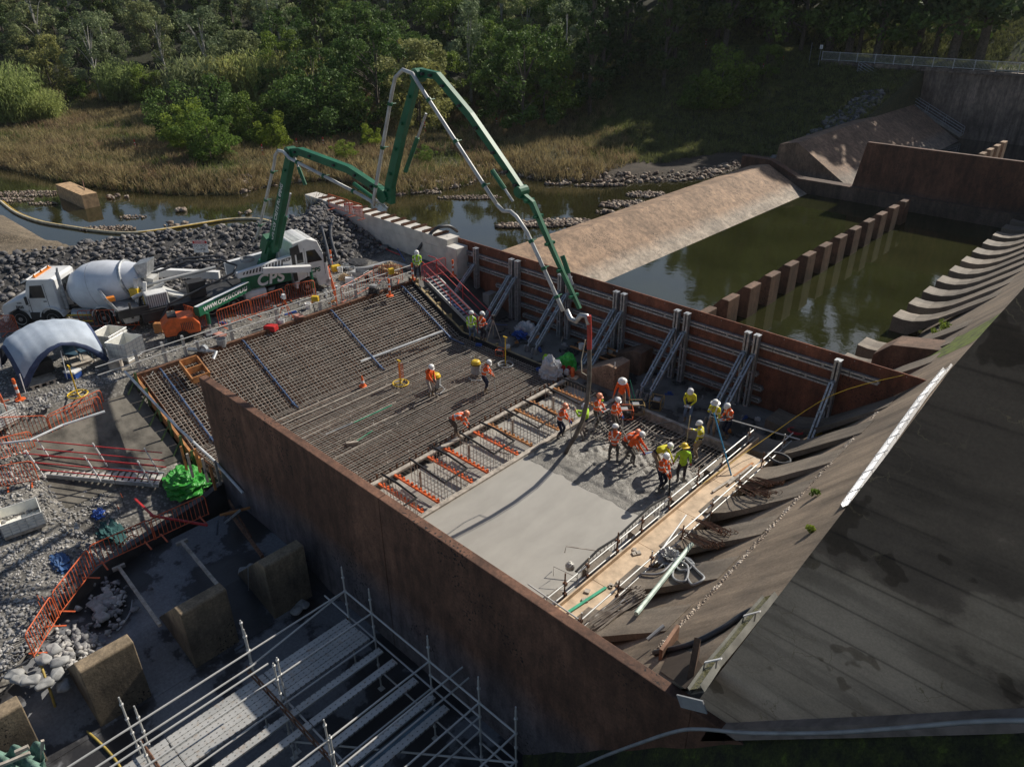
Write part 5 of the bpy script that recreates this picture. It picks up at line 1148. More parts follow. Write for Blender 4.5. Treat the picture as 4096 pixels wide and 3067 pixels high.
# shrubs and bushes standing on the far bank, placed one by one
for (px, py, kd, k, var, lab) in (
    (60,500,'reed',1.75,0,'big pale feathery willow shrub at the left edge of the far bank'),(190,495,'reed',1.1,0,'smaller pale feathery shrub right of the big willow shrub at the left edge'),
    (500,410,'reed',1.4,0,'pale upright shrub standing alone at the forest edge'),(590,400,'bush',1.3,0,'low green bush beside the lone pale upright shrub'),(640,385,'reed',.9,1,'brownish bare-twigged shrub at the forest edge'),
    (320,395,'bush',.8,0,'small green bush in front of the dark forest, left part'),
    (820,470,'reed',1.9,1,'tall olive willow shrub at the left of the riverside thicket'),(930,455,'reed',1.9,1,'tall olive willow shrub in the back of the riverside thicket'),(1060,450,'reed',2.0,0,'tall pale-green willow shrub behind the dark thicket'),(1200,450,'reed',1.9,1,'olive willow shrub behind the dark thicket, right part'),
    (715,560,'bush',1.5,1,'dark green bush at the left front of the riverside thicket'),(780,600,'bush',1.35,0,'bright green bush in the front of the riverside thicket'),(850,645,'bush',1.25,0,'bright green bush lowest in the riverside thicket'),(900,560,'bush',1.6,1,'dark green bush in the middle of the riverside thicket'),
    (1010,560,'bush',1.4,1,'dark green bush right of the middle of the riverside thicket'),(1110,600,'bush',1.0,0,'round bright bush standing before the dark thicket behind the boom elbow'),(1180,545,'bush',1.9,1,'big dark leafy bush at the left of the boom mast'),(1290,545,'bush',2.0,1,'big dark leafy bush at the right end of the riverside thicket'),(1400,540,'bush',1.7,1,'dark leafy bush behind the rising boom section'),
    (1240,480,'aca',.65,0,'small dense tree behind the riverside thicket'),(1120,470,'aca',.6,1,'small dense tree behind the riverside thicket near the boom elbow'),
    (2300,440,'bush',.9,0,'small bright bush on the shaded slope'),(2885,420,'bush',1.9,1,'large dark bush alone on the grassy slope near the dam wall'),(2930,350,'pine',.42,0,'young conifer rising from the bush on the grassy slope'),(2780,430,'bush',1.0,1,'smaller dark bush left of the large one on the slope'),(3060,320,'aca',.5,0,'small dark tree at the top of the grassy slope near the dam wall'),
    (1700,650,'bush',.5,0,'little green bush on the reedy point'),(1380,640,'bush',.6,0,'little green bush at the water end of the reeds'),(2330,340,'euc',.75,1,'slender pale tree standing forward of the forest edge'),(1480,590,'bush',.6,0,'low green bush under the boom mast')):
    p_ = T(px, py, 0); plant(kd, p_, k, lab, 'shrub' if kd in ('bush','reed') else 'tree', None, var)
# grass and reeds
def tufts(name, pts, hgt, wid, blades, mat, seed, lean=.35):
    g = np.random.default_rng(seed); P = np.repeat(pts, blades, 0); n = len(P); a = g.uniform(0,6.283,n); off = np.stack([np.cos(a),np.sin(a),np.zeros(n)],1)*g.uniform(0,.22,(n,1)); b = P+off
    H_ = hgt*g.uniform(.5,1.2,(n,1)); l = g.normal(size=(n,3))*lean; l[:,2] = 1; tip = b + l*H_; a2 = g.uniform(0,6.283,n); sd = np.stack([np.cos(a2),np.sin(a2),np.zeros(n)],1)*wid*g.uniform(.6,1.4,(n,1))
    md = b+(tip-b)*.5+l*[[0,0,.06]]; v = np.stack([b-sd*.6, b+sd*.6, md+sd*.5, tip, md-sd*.5],1).reshape(-1,3); o = fast_mesh(name, v, np.arange(5*n), np.full(n,5), [mat]); return tag(o, kind='stuff')
def scatter(n, box, cond, seed):
    g = np.random.default_rng(seed); x = g.uniform(box[0],box[1],n); y = g.uniform(box[2],box[3],n); m_ = cond(x,y); x = x[m_]; y = y[m_]; return np.stack([x,y,terrain(x,y)],1)
def onfar(x, y): return ~inpoly(x,y,RIV) & ((-.689*x+.725*y) > 52) & ~((y < 19) & (x > -86)) & ~((x > -32.5) & (y < 110))
gm1 = leafmat('dry_grass_blades', (.46,.37,.22), (.24,.18,.11), .3); gm2 = leafmat('green_grass_blades', (.20,.23,.08), (.10,.12,.04), .3); gm3 = leafmat('shaded_slope_grass', (.24,.26,.11), (.12,.13,.07), .3)
gmx = leafmat('brown_scrub_blades', (.33,.23,.17), (.19,.14,.10), .3)
def tt_(x,y): return .727*x+.687*y
def ss_(x,y): return -.689*x+.725*y
tufts('dry_grass', scatter(60000, (-135,-45,10,95), lambda x,y: onfar(x,y) & (tt_(x,y) < 13) & (ss_(x,y) < 122) & (vnoise(x,y,.22,4) > -.35), 1), .85, .035, 4, gm1, 2)
tufts('reed_fringe', scatter(60000, (-135,-45,10,95), lambda x,y: onfar(x,y) & (tt_(x,y) < 11) & (dline(x,y,RIV,True) < 3.0), 5), 1.15, .04, 5, gm1, 7)
tufts('brown_scrub', scatter(30000, (-135,-45,10,95), lambda x,y: onfar(x,y) & (tt_(x,y) < 13) & (ss_(x,y) < 122) & (vnoise(x,y,.3,9) > .25), 61), .8, .05, 5, gmx, 62)
tufts('green_grass', scatter(42000, (-135,-45,10,95), lambda x,y: onfar(x,y) & (tt_(x,y) < 14) & (ss_(x,y) < 122) & (vnoise(x,y,.22,4) < .1), 3), .6, .04, 4, gm2, 4)
tufts('slope_grass', scatter(60000, (-75,-25,55,128), lambda x,y: onfar(x,y) & (tt_(x,y) > 8) & (dline(x,y,RIV,True) > 5.5), 5), .5, .04, 4, gm3, 6)
tufts('hill_grass', scatter(26000, (-60,40,110,175), lambda x,y: (y > 111), 8), .4, .05, 4, gm2, 9)
# rocks
_t = (1+5**.5)/2; ICO = np.array([(-1,_t,0),(1,_t,0),(-1,-_t,0),(1,-_t,0),(0,-1,_t),(0,1,_t),(0,-1,-_t),(0,1,-_t),(_t,0,-1),(_t,0,1),(-_t,0,-1),(-_t,0,1)],float); ICO /= np.linalg.norm(ICO[0])
ICF = np.array([(0,11,5),(0,5,1),(0,1,7),(0,7,10),(0,10,11),(1,5,9),(5,11,4),(11,10,2),(10,7,6),(7,1,8),(3,9,4),(3,4,2),(3,2,6),(3,6,8),(3,8,9),(4,9,5),(2,4,11),(6,2,10),(8,6,7),(9,8,1)])
def rocks(name, pts, r0, r1, mat, seed, flat=.75, lift=.25, pw=2.0):
    g = np.random.default_rng(seed); n = len(pts); r = r0+(r1-r0)*g.uniform(0,1,(n,1,1))**pw; v = ICO[None]*g.uniform(.5,1.25,(n,12,1)); q_, _r = np.linalg.qr(g.normal(size=(n,3,3)))
    v = np.einsum('nij,nkj->nki', q_, v*g.uniform(.6,1.15,(n,1,3)))*r; v[:,:,2] *= flat; v += pts[:,None,:]; v[:,:,2] += lift*r[:,:,0]
    f = (ICF[None]+12*np.arange(n)[:,None,None]).reshape(-1,3); o = fast_mesh(name, v.reshape(-1,3), f.ravel(), np.full(len(f),3), [mat]); return tag(o, kind='stuff')
def rockmat(name, c, c2, c3):
    m, nt, p, pos = newmat(name)
    vo = NN(nt, 'ShaderNodeTexVoronoi'); vo.inputs['Scale'].default_value = 3.2; nt.links.new(pos, vo.inputs['Vector']); sp = NN(nt, 'ShaderNodeSeparateColor'); nt.links.new(vo.outputs['Color'], sp.inputs[0])
    a = ramp(nt, sp.outputs[0], [(.1, c), (.5, c2), (.95, c3)]); n = noise(nt, pos, 9, 3, .6); a = mixc(nt, a, ramp(nt, n, [(.3, (.7,)*3), (.7, (1.25,)*3)]), 1., 'MULTIPLY')
    nt.links.new(a, p.inputs['Base Color']); p.inputs['Roughness'].default_value = .85; return m
m_rip = rockmat('riprap', (.075,.075,.085), (.13,.125,.125), (.24,.22,.20)); m_grav = rockmat('gravel_stones', (.16,.16,.165), (.29,.285,.28), (.48,.46,.43)); m_rr = rockmat('river_rock', (.13,.09,.07), (.22,.17,.13), (.36,.30,.24))
rocks('riprap_rocks', scatter(24000, (-62,-32,-8,29), lambda x,y: (inpoly(x,y,YARD)) & (dline(x,y,CREST) < 5.6) & (y < 28.2), 21), .07, .27, m_rip, 22)
rocks('riprap_rocks', scatter(9000, (-66,-42,-8,29), lambda x,y: (~inpoly(x,y,YARD)) & (dline(x,y,CREST) < 2.4) , 23), .12, .36, m_rip, 24)
rocks('gravel_stones', scatter(34000, (-33,-19,-8,9.3), lambda x,y: ~inpoly(x,y,PIT) & ~((y > 6.2) & (x > -32)), 25), .02, .09, m_grav, 26, pw=2.5)
rocks('gravel_stones', scatter(15000, (-46,-31.8,-2,25), lambda x,y: (dline(x,y,CREST) > 5) & inpoly(x,y,YARD), 27), .02, .09, m_grav, 28, pw=3)
rocks('gravel_stones', np.concatenate([scatter(900, (-33,-26,2,6.2), lambda x,y: vnoise(x,y,.9) > .3, 41), scatter(3600, (-30,-20,-6,4), lambda x,y: ~inpoly(x,y,PIT) & (vnoise(x,y,.7,2) > .0), 42)]), .03, .12, m_grav, 43, pw=1.6)
rocks('bank_rocks', scatter(26000, (-75,-30,33,76), lambda x,y: ~inpoly(x,y,RIV) & (dline(x,y,RIV,True) < 2.2) & (ss_(x,y) > 52) & (x < -33), 29), .05, .4, m_rr, 30, pw=3)
rocks('bank_rocks', scatter(5000, (-40,-31,62,110), lambda x,y: (dline(x,y,[(-34,66),(-34.8,76),(-34.5,100)]) < 1.6), 31), .15, .55, m_rip, 32, pw=2)
def isle(px, py, rx, ry, n, seed, r1=.22):
    c_ = G(px, py, -.45); g = np.random.default_rng(seed); a = g.uniform(0,6.283,n); q_ = np.sqrt(g.uniform(0,1,n)); return np.stack([c_.x+np.cos(a)*q_*rx*.727+np.sin(a)*q_*ry*-.69, c_.y+np.cos(a)*q_*rx*.687+np.sin(a)*q_*ry*.725, np.full(n,-.46)+.06*(1-q_)],1)
rocks('river_shoal', np.concatenate([isle(120,775,3.6,1.1,500,1), isle(30,800,2.5,.7,250,2), isle(430,915,2.4,.8,300,3), isle(530,868,1.2,.5,80,4), isle(175,815,1.3,.4,90,5), isle(1880,790,3.0,.7,380,6), isle(1700,770,1.5,.6,160,30)]), .04, .17, m_rr, 33, pw=2)
rocks('river_shoal', np.concatenate([isle(2060,905,1.6,.5,170,7), isle(2180,895,2.0,1.0,330,8), isle(2290,890,1.6,1.0,260,9), isle(2500,820,2.2,1.3,230,10), isle(2580,780,1.8,1.0,160,11), isle(2420,850,.8,.5,60,12), isle(2230,737,1.3,.3,70,13), isle(2400,742,2.6,.35,170,14)]), .07, .32, m_rr, 34, pw=2.2)
rocks('river_stones', np.concatenate([isle(700,900,.9,.5,7,15), isle(720,845,.3,.2,4,16), isle(980,855,.6,.3,5,17), isle(470,790,1.0,.5,10,18), isle(930,930,3,.3,14,19)]), .12, .42, m_rr, 35, pw=1)
# ================= scaffold in the shaded bay =================
sf = empty('scaffold', (-11, 5, 1.0), 0, 'large tube scaffold with perforated steel planks in the shaded bay below the brown wall', 'scaffold')
m_plank, nt, p, pos = newmat('perforated_plank')
mp = NN(nt, 'ShaderNodeMapping'); mp.inputs['Scale'].default_value = (9, 6.5, 1); nt.links.new(pos, mp.inputs[0])
vo = NN(nt, 'ShaderNodeTexVoronoi', voronoi_dimensions='2D'); vo.inputs['Randomness'].default_value = .0; vo.inputs['Scale'].default_value = 1; nt.links.new(mp.outputs[0], vo.inputs['Vector'])
n = noise(nt, pos, 1.2, 5, .6, (1, .4, 1)); n2 = noise(nt, pos, 5, 5, .7)
c = ramp(nt, n, [(.35, (.40,.40,.38)), (.62, (.56,.55,.52))]); c = mixc(nt, c, ramp(nt, n2, [(.55, (1,1,1)), (.72, (.8,.62,.48))]), 1., 'MULTIPLY')
c = mixc(nt, c, ramp(nt, vo.outputs['Distance'], [(.10, (.35,.35,.35)), (.2, (1,1,1))]), 1., 'MULTIPLY')
nt.links.new(c, p.inputs['Base Color']); p.inputs['Roughness'].default_value = .5; p.inputs['Metallic'].default_value = .35
def sx(px, py, z): return G(px, py, z).x
zd = 1.0
def board(x0, x1, ya, yb_):
    mb = MB(); mb.box(x0, x1, yb_, ya, zd-.05, zd); mb.box(x0, x0+.006, yb_, ya, zd, zd+.006); mb.box(x1-.006, x1, yb_, ya, zd, zd+.006); mb.box(x0, x1, yb_-.02, yb_, zd-.045, zd-.004)
    build_at(mb, 'plank', m_plank, sf)
xa = sx(1386,2470,zd); xb = sx(1490,2547,zd)
cols = [xa + (xb-xa)*i/5 for i in range(5)]
wd = .218
cols += [sx(1535,2572,zd), sx(1590,2617,zd), sx(1680,2685,zd), sx(1757,2739,zd), sx(1757,2739,zd)+.52]
for i, x in enumerate(cols):
    for (ya, yb_) in ((8.05,5.45),(5.40,2.8),(2.75,.15),(.1,-2.5)):
        board(x, x+wd, ya + rnd.uniform(-.02,.02), yb_)
x_ = cols[8]+.25; mb = MB(); mb.box(x_, x_+.22, -2.5, 8.0, zd-.16, zd-.12); build_at(mb, 'plank', M('blue_steel_plank', (.10,.16,.20), .5, .4), sf)
sxs = [sx(1368,2370,2.0), sx(1482,2455,2.0), sx(1732,2632,2.0), sx(1945,2785,2.0), sx(2107,2890,2.0)]
def stand(x, y, z0, z1, mat=None):
    mb = MB(); mb.tube((x,y,z0),(x,y,z1-.12),.025,8); mb.tube((x,y,z1-.12),(x,y,z1),.019,8)
    for z in np.arange(math.ceil(z0*2)/2, z1, .5): mb.lathe((x,y,z),[(.026,-.03),(.045,-.02),(.045,.02),(.026,.03)],8)
    mb.box(x-.08,x+.08,y-.08,y+.08,z0-.02,z0); build_at(mb, 'standard', mat or m_steel_b, sf)
for x in sxs: stand(x, 8.15, -.98, 2.9)
for x in (sxs[0]-.55, sxs[1]-.0): stand(x-.0 if x != sxs[1] else x-.02, 5.35, -.98, 2.6)
stand(sx(1015,2650,1.5), 5.2, -.98, 2.75); stand(sx(1140,2760,1.5), 5.2, -.98, 2.6); stand(sx(1390,2960,1.5), 5.1, -.98, 2.7); stand(sx(1435,2990,1.5), 5.0, -.98, 2.6)
stand(sx(545,2920,1.5), 2.2, -.98, 2.75); stand(sx(575,2950,1.3), 2.4, -.98, 2.4); stand(sx(660,3040,1.5), 2.1, -.98, 2.5)
for x in sxs[2:]: stand(x, 2.9, -.98, 1.0)
def led(a, b, mat=None, r=.026, name='ledger'):
    mb = MB(); mb.tube(a, b, r, 8); build_at(mb, name, mat or m_steel_b, sf)
for z in (2.0,): led((sxs[0],8.15,z),(sxs[4],8.15,z))
led((sxs[2],8.15,1.5),(sxs[3],8.15,1.5)); led((sxs[0]-1.3,8.2,.92),(sxs[4],8.2,.90)); led((sxs[1],8.2,-.3),(sxs[4],8.2,-.3)); led((sxs[0],5.4,.3),(sxs[4]+.3,5.4,.3)); led((sxs[0],2.8,.3),(sxs[4]+.3,2.8,.3))
led((sxs[3],8.2,.45),(sxs[4]+.2,8.2,.45)); led((sxs[0],5.4,.9),(sxs[4],5.4,.9)); led((sxs[0],2.8,.9),(sxs[4],2.8,.9)); led((sxs[0],.1,.9),(sxs[4],.1,.9))
for x in sxs: led((x,8.15,2.0),(x,-3.0,2.0)); 
for x in sxs[1:]: led((x,8.15,1.0),(x,-3.0,1.0))
led((sxs[3],8.15,1.5),(sxs[3],-3,1.5)); led((sxs[0]-.0,5.3,1.5),(sxs[0],-3,1.5)); led((sxs[0],8.15,2.0),(sxs[0]-.02,5.2,1.5)); led((sxs[2]+.75,8.6,2.0),(sxs[2]+.75,-3,2.0)); led((sxs[2]+.85,8.7,1.6),(sxs[2]+.85,-3,1.6)); led((sxs[1]-.5,5.3,2.05),(sxs[1]-.5,-3,2.05))
led((sxs[1],5.3,-.5),(sxs[4],8.1,1.0)); led((sxs[2],3.2,-.6),(sxs[3],5.5,.8)); led((sxs[0]-.5,8.1,-.8),(sxs[0],8.1,1.0), m_rust)
for y in (5.15,2.3):
    mb = MB(); a0 = sxs[0]-.35 if y > 4 else sxs[0]-.2
    mb.tube((a0,y,1.22),(sxs[2]+1.0,y,1.22),.024,8); mb.tube((a0,y,1.0),(sxs[2]+1.0,y,1.0),.024,8)
    for k in range(12): mb.box(a0+.15+k*.42,a0+.2+k*.42,y-.012,y+.012,1.0,1.22)
    build_at(mb, 'lattice_ledger', m_rust, sf)
# ================= site clutter =================
def HT(px, py, off=0.0):
    d = FW * FPX + RT * (px - 2048) + DN * (py - 1533.5); t = 3.0; d = d / np.linalg.norm(d); tx = [c_[0] for c_ in TP]; tz = [c_[1] for c_ in TP]
    while t < 120:
        p_ = CAM + d*t; zt = float(np.interp(p_[0], tx, tz)) if p_[0] < -6.6 else zprof(p_[0])
        if p_[2] < zt and p_[0] > -12: break
        t += .03
    return V(p_[0], p_[1], zt + off)
def put(mb, name, mat, label, cat, group=None, loc=None, rz=0, **k):
    xf = None
    if loc is not None: xf = Matrix.Translation(Vector(loc)) @ Matrix.Rotation(rz, 4, 'Z')
    return tag(mb.build(name, mat, xf=xf, **k), label, cat, group)
def P3(lst): return [G(*q) for q in lst]
# guard rail on the ramp crest
gr = empty('guard_rail', (-32, 16, 2), 0, 'guard rail of steel channel posts and tubes along the crest of the rebar ramp', 'guard rail')
for (px, py) in ((570,1495),(655,1445),(745,1425),(935,1365),(1110,1300),(1285,1245),(1425,1195),(1567,1150)):
    p_ = G(px, py, 2.0); mb = MB(); x = -32.0; mb.box(x-.07,x-.015,p_.y-.05,p_.y+.05,2.0,3.05); mb.box(x+.015,x+.07,p_.y-.05,p_.y+.05,2.0,3.05); mb.box(x-.015,x+.015,p_.y-.04,p_.y+.04,2.2,2.9); build_at(mb, 'post', m_steel_b, gr)
for z in (2.55, 2.92): mb = MB(); mb.tube((-31.9,8.2,z),(-31.9,25.3,z),.026,8); build_at(mb, 'rail', m_steel_b, gr)
# orange barriers
m_or2 = M('faded_orange_steel', (.66,.13,.04), .55, var=.3, scale=4)
def barrier(a, b, lab, grp='orange pedestrian barriers', h=1.0, tilt=0., mat=None, n=13):
    a = Vector(a); b = Vector(b); L = (b-a).length; d = (b-a)/L; up = Vector((0,0,1)) + Vector((-d.y,d.x,0))*tilt; mb = MB()
    q = lambda s_, z: a + d*s_ + up*z
    mb.path([q(0,.12),q(0,h-.12),q(.04,h-.03),q(.12,h),q(L-.12,h),q(L-.04,h-.03),q(L,h-.12),q(L,.12)],.02,5); mb.tube(q(0,.16),q(L,.16),.016,5)
    for k in range(1, n): mb.tube(q(L*k/n,.16),q(L*k/n,h),.011,4)
    r_ = Vector((-d.y,d.x,0))
    for s_ in (.25, L-.25): mb.beam(q(s_,.02)-r_*.3, q(s_,.02)+r_*.3, .05,.02)
    return tag(mb.build('barrier', mat or m_or2), lab, 'barrier', grp)
for (a, b, lab) in (
    ((330,1318),(560,1310),'orange barrier panel between the grey tent and the mixer wheels'),((600,1300),(735,1285),'orange barrier panel behind the orange compressor'),((745,1290),(832,1320),'orange barrier panel right of the orange compressor'),
    ((880,1318),(1010,1270),'orange barrier panel before the rear wheels of the pump truck'),((1015,1268),(1140,1225),'orange barrier panel before the green side panel of the pump truck'),((1150,1212),(1265,1190),'orange barrier panel before the front wheel of the pump truck'),
    ((1320,1130),(1350,1230),'orange barrier panel before the cab of the pump truck'),((1370,1220),(1498,1150),'orange barrier panel behind the crest guard rail near the block wall'),((1500,1130),(1612,1128),'orange barrier panel at the corner of the ramp crest near the stair top'),
    ((0,1340),(80,1335),'orange barrier panel behind the tent at the left edge')):
    barrier(G(*a,2.0), G(*b,2.0), lab)
for (a, b, t_, lab) in (((0,1600),(60,1730),.3,'dense orange barrier panel leaning at the left edge below the tent'),((0,1760),(190,1690),0,'orange barrier panel over the white pipe at the left edge'),((195,1690),(425,1640),0,'orange barrier panel in front of the cooler box'),
    ((200,1700),(420,1665),.5,'orange barrier panel tipped over in front of the cooler box'),((0,1960),(160,1930),0,'orange barrier panel at the left end of the white-framed stair'),((0,1850),(150,1810),.3,'second orange barrier panel at the left end of the white-framed stair')):
    barrier(T(*a,1.5), T(*b,1.5), lab)
for (a, b, lab) in (((388,2278),(622,2168),'faded orange barrier on the pit edge with a small generator behind it'),((628,2166),(838,2068),'faded orange barrier on the pit edge below the green tarp'),((380,2290),(245,2470),'orange barrier running down the pit corner beside the rubble'),((240,2480),(142,2640),'orange barrier with red flags at the lowest corner of the gravel')):
    barrier(G(*a,.15), G(*b,.15), lab)
barrier(G(1690,1130,2.1), G(1785,1095,2.1), 'red mesh-backed barrier beside the head of the red-railed stair', n=20, mat=m_red)
barrier(G(1318,835,3.75), G(1400,862,3.75), 'orange barrier on the far end of the block wall'); barrier(G(1402,863,3.75), G(1455,882,3.75), 'orange barrier with warning signs on the block wall')
m_sign = M('sign_white', (.8,.8,.78), .5, var=.05); m_sred = M('sign_red', (.6,.03,.03), .5)
def sign(o, w_, h, lines, lab, top='DANGER'):
    s_ = empty('warning_sign', o, 0, lab, 'sign'); X_ = Vector((.727,.687,0)); Yv = Vector((0,0,1)); Mx = frame((0,0,0), X_, Yv)
    mb = MB(); mb.box(-w_/2,w_/2,-h/2,h/2,-.006,0); o1 = mb.build('panel', m_sign, s_, xf=Mx); mb = MB(); mb.box(-w_/2+.01,w_/2-.01,h*.22,h*.46,.0005,.004); mb.build('header', m_sred, s_, xf=Mx)
    text(top, h*.2, m_sign, Mx @ Matrix.Translation((0,h*.34,.006)), s_, ext=.001, bold=.002)
    for i, l in enumerate(lines): text(l, h*.25, m_sred if False else m_chass, Mx @ Matrix.Translation((0,h*.05-i*h*.27,.004)), s_, ext=.001)
    mb = MB(); mb.tube((-w_*.3,.03,-h/2-.5),(-w_*.3,.03,h/2),.012,5); mb.tube((w_*.3,.03,-h/2-.5),(w_*.3,.03,h/2),.012,5); mb.build('stake', m_steel, s_); return s_
sign(T(812,1035,2.5)+Vector((0,0,.75)), .85, .75, ['DO NOT','CLIMB'], 'white and red warning sign on the dark rock berm behind the pump truck')
sign(G(1397,845,3.9)+Vector((0.05,-.05,.3)), .6, .5, ['DO NOT','CLIMB'], 'left one of two small warning signs on the block wall barrier'); sign(G(1432,858,3.9)+Vector((.05,-.05,.3)), .6, .5, ['DEEP','WATER'], 'right one of two small warning signs on the block wall barrier')
# grey tent
tn = empty('shelter_tent', (-35, 7.3, 2.0), 0, 'grey-blue dome shelter tent with arched open sides on the gravel', 'tent')
m_tent = M('tent_cloth', (.40,.46,.54), .7, var=.15, scale=1.2, bmp=.2, bs=3); m_tedge = M('tent_navy', (.03,.05,.12), .7)
cx, cy, hx, hy, hh = -35.15, 7.55, 1.55, 1.75, 2.15
N_ = 24; vs = []; fs = []
for i in range(N_+1):
    for j in range(N_+1):
        u = -1+2*i/N_; v = -1+2*j/N_; e = max(abs(u),abs(v)); z = hh*(1-.42*(u*u*.5+v*v*.5)-.13*(u*u*v*v)**.5)
        ed_ = max(0,(e-.8)/.2); oth = min(abs(u),abs(v)) if e > .0 else 0; z -= ed_*( .12 + .95*oth**2.2)
        bul = 1+.06*(1-abs(abs(u)-abs(v))); z += .02*math.sin(u*19+v*7)*e + .015*math.sin(v*23)
        vs.append((cx+u*hx, cy+v*hy, 2.0+max(.25,z)))
for i in range(N_):
    for j in range(N_): a_ = i*(N_+1)+j; fs.append((a_,a_+N_+1,a_+N_+2,a_+1))
mi_ = []
for f in fs:
    i = f[0]//(N_+1); j = f[0]%(N_+1); mi_.append(1 if (i in (0,N_-1) or j in (0,N_-1)) else 0)
mb = MB(); mb.add(vs, fs); mb.m = mi_; o = build_at(mb, 'canopy', [m_tent, m_tedge], tn, smooth=True); so2 = o.modifiers.new('thick','SOLIDIFY'); so2.thickness = .01
for u in (-1,1):
    for v in (-1,1): mb = MB(); mb.tube((cx+u*hx,cy+v*hy,2.0),(cx+u*hx*.98,cy+v*hy*.98,2.9),.02,5); build_at(mb,'pole',m_white,tn)
mb = MB(); mb.tube((cx+hx,cy-.1,2.0),(cx+hx*.96,cy,3.35),.02,5); build_at(mb,'pole',m_white,tn)
# under the tent: tables, chairs, pallets
mb = MB(); [mb.box(-35.6,-34.5,8.0,8.9,2.0+.05*k*2,2.04+.05*k*2) for k in range(2)]; put(mb,'pallet',m_timber,'timber pallet under the right half of the tent','pallet')
mb = MB(); [mb.box(-34.6+.0,-33.7,6.1+.28*k,6.2+.28*k,2.0,2.14) for k in range(4)]; mb.box(-34.6,-33.7,6.05,7.1,2.14,2.17); put(mb,'pallet',m_timber,'timber pallet under the left half of the tent','pallet')
mb = MB(); mb.box(-35.3,-34.5,6.4,7.3,2.2,2.75); mb.box(-35.3,-35.2,6.4,7.3,2.75,3.1); put(mb,'site_box',m_chass,'dark site box on the pallet under the left of the tent','box')
for k,(x,y) in enumerate(((-34.9,8.2),(-35.0,8.75))):
    mb = MB(); mb.box(x-.25,x+.25,y-.22,y+.22,2.5,2.55); mb.box(x-.27,x-.22,y-.22,y+.22,2.55,3.0); [mb.tube((x+sx_*.22,y+sy_*.2,2.1),(x+sx_*.22,y+sy_*.2,2.5),.015,4) for sx_ in (-1,1) for sy_ in (-1,1)]
    put(mb,'camp_chair',M('navy_chair_cloth',(.03,.08,.13),.8),('left' if k==0 else 'right')+' navy chair under the tent','chair')
cl_ = empty('cooler_box', G(297,1508,2.0), .5, 'blue and white cooler box on the gravel before the tent', 'cooler'); mb = MB(); mb.box(-.28,.28,-.2,.2,0,.27); mb.build('body',m_blue,cl_,bevel=.02); mb = MB(); mb.box(-.3,.3,-.22,.22,.27,.37); mb.build('lid',m_white,cl_,bevel=.02)
# caged totes
def tote(loc, rz, h, lab, open_=True, s=1.0, tilt=0):
    t = empty('caged_tote', loc, rz, lab, 'tote'); m_t = M('tote_plastic', (.80,.79,.73), .5, var=.12, scale=3); mb = MB(); a = .5*s; 
    mb.box(-a,a,-a*1.15,a*1.15,.12,.16); 
    for x0,x1,y0,y1 in ((-a,-a+.02,-a*1.15,a*1.15),(a-.02,a,-a*1.15,a*1.15),(-a+.02,a-.02,-a*1.15,-a*1.15+.02),(-a+.02,a-.02,a*1.15-.02,a*1.15)): mb.box(x0,x1,y0,y1,.16,h)
    mb.build('liner', m_t, t); mb = MB(); e = .025
    for z in np.linspace(.14,h,5): mb.path([(-a-e,-a*1.15-e,z),(a+e,-a*1.15-e,z),(a+e,a*1.15+e,z),(-a-e,a*1.15+e,z)],.009,4,closed=True)
    for k in range(6):
        f_ = -1+2*k/5
        for sgn in (-1,1): mb.tube((f_*a,sgn*(a*1.15+e),.1),(f_*a,sgn*(a*1.15+e),h),.007,4); mb.tube((sgn*(a+e),f_*a*1.15,.1),(sgn*(a+e),f_*a*1.15,h),.007,4)
    mb.build('cage', m_steel, t); mb = MB(); mb.box(-a,a,-a*1.15,a*1.15,.0,.04); [mb.box(x-.06,x+.06,-a*1.15,a*1.15,.04,.12) for x in (-a+.06,0,a-.06)]; mb.build('pallet_base', m_timber, t); return t
tote(T(95,2100,.5), -.15, .62, 'cut-down white caged tote standing alone on the near gravel', s=1.1); tote(G(515,1430,2.0), .5, .95, 'white caged tote with boards in it between the tent and the compressor'); tote(G(450,1385,2.0), .5, .8, 'muddy caged tote right behind the tent')
tote(T(-10,1700,1.8), .3, .6, 'white tote corner cut off at the left edge')
# green tarp heap
def heap(loc, rx, ry, rz_, mat, name, lab, cat, seed=1, f=7, amp=.22, yaw=0.):
    vs = []; fs = []; n, m_ = 64, 30; o_ = Vector((seed*3.7, seed*1.3, 0))
    for i in range(m_+1):
        a = math.pi/2*i/m_
        for k in range(n):
            t = 2*math.pi*k/n; u = Vector((math.cos(a)*math.cos(t), math.cos(a)*math.sin(t), math.sin(a)))
            w_ = 0
            for fr, am in ((1.3,1.0),(2.6,.55),(5.2,.3)): w_ += am*(.45-abs(mnoise.noise(Vector((u.x*fr,u.y*fr,u.z*fr*2.2))+o_))*1.9)
            r = 1+w_*amp*1.6; vs.append((u.x*rx*r, u.y*ry*r, max(-.02, u.z*rz_*(1+w_*amp*1.5))-.02))
    for i in range(m_):
        for k in range(n): fs.append((i*n+k,i*n+(k+1)%n,(i+1)*n+(k+1)%n,(i+1)*n+k))
    mb = MB(); mb.add(vs, fs); return put(mb, name, mat, lab, cat, None, loc, yaw)
m_tarp = M('green_tarp', (.04,.30,.035), .5, var=.2, scale=2, bmp=.3, bs=4)
heap(T(745,1945,.2), .95, .8, .75, m_tarp, 'green_tarp', 'crumpled bright green tarp heap beside the end of the brown wall', 'tarp', 3, 5, .19)
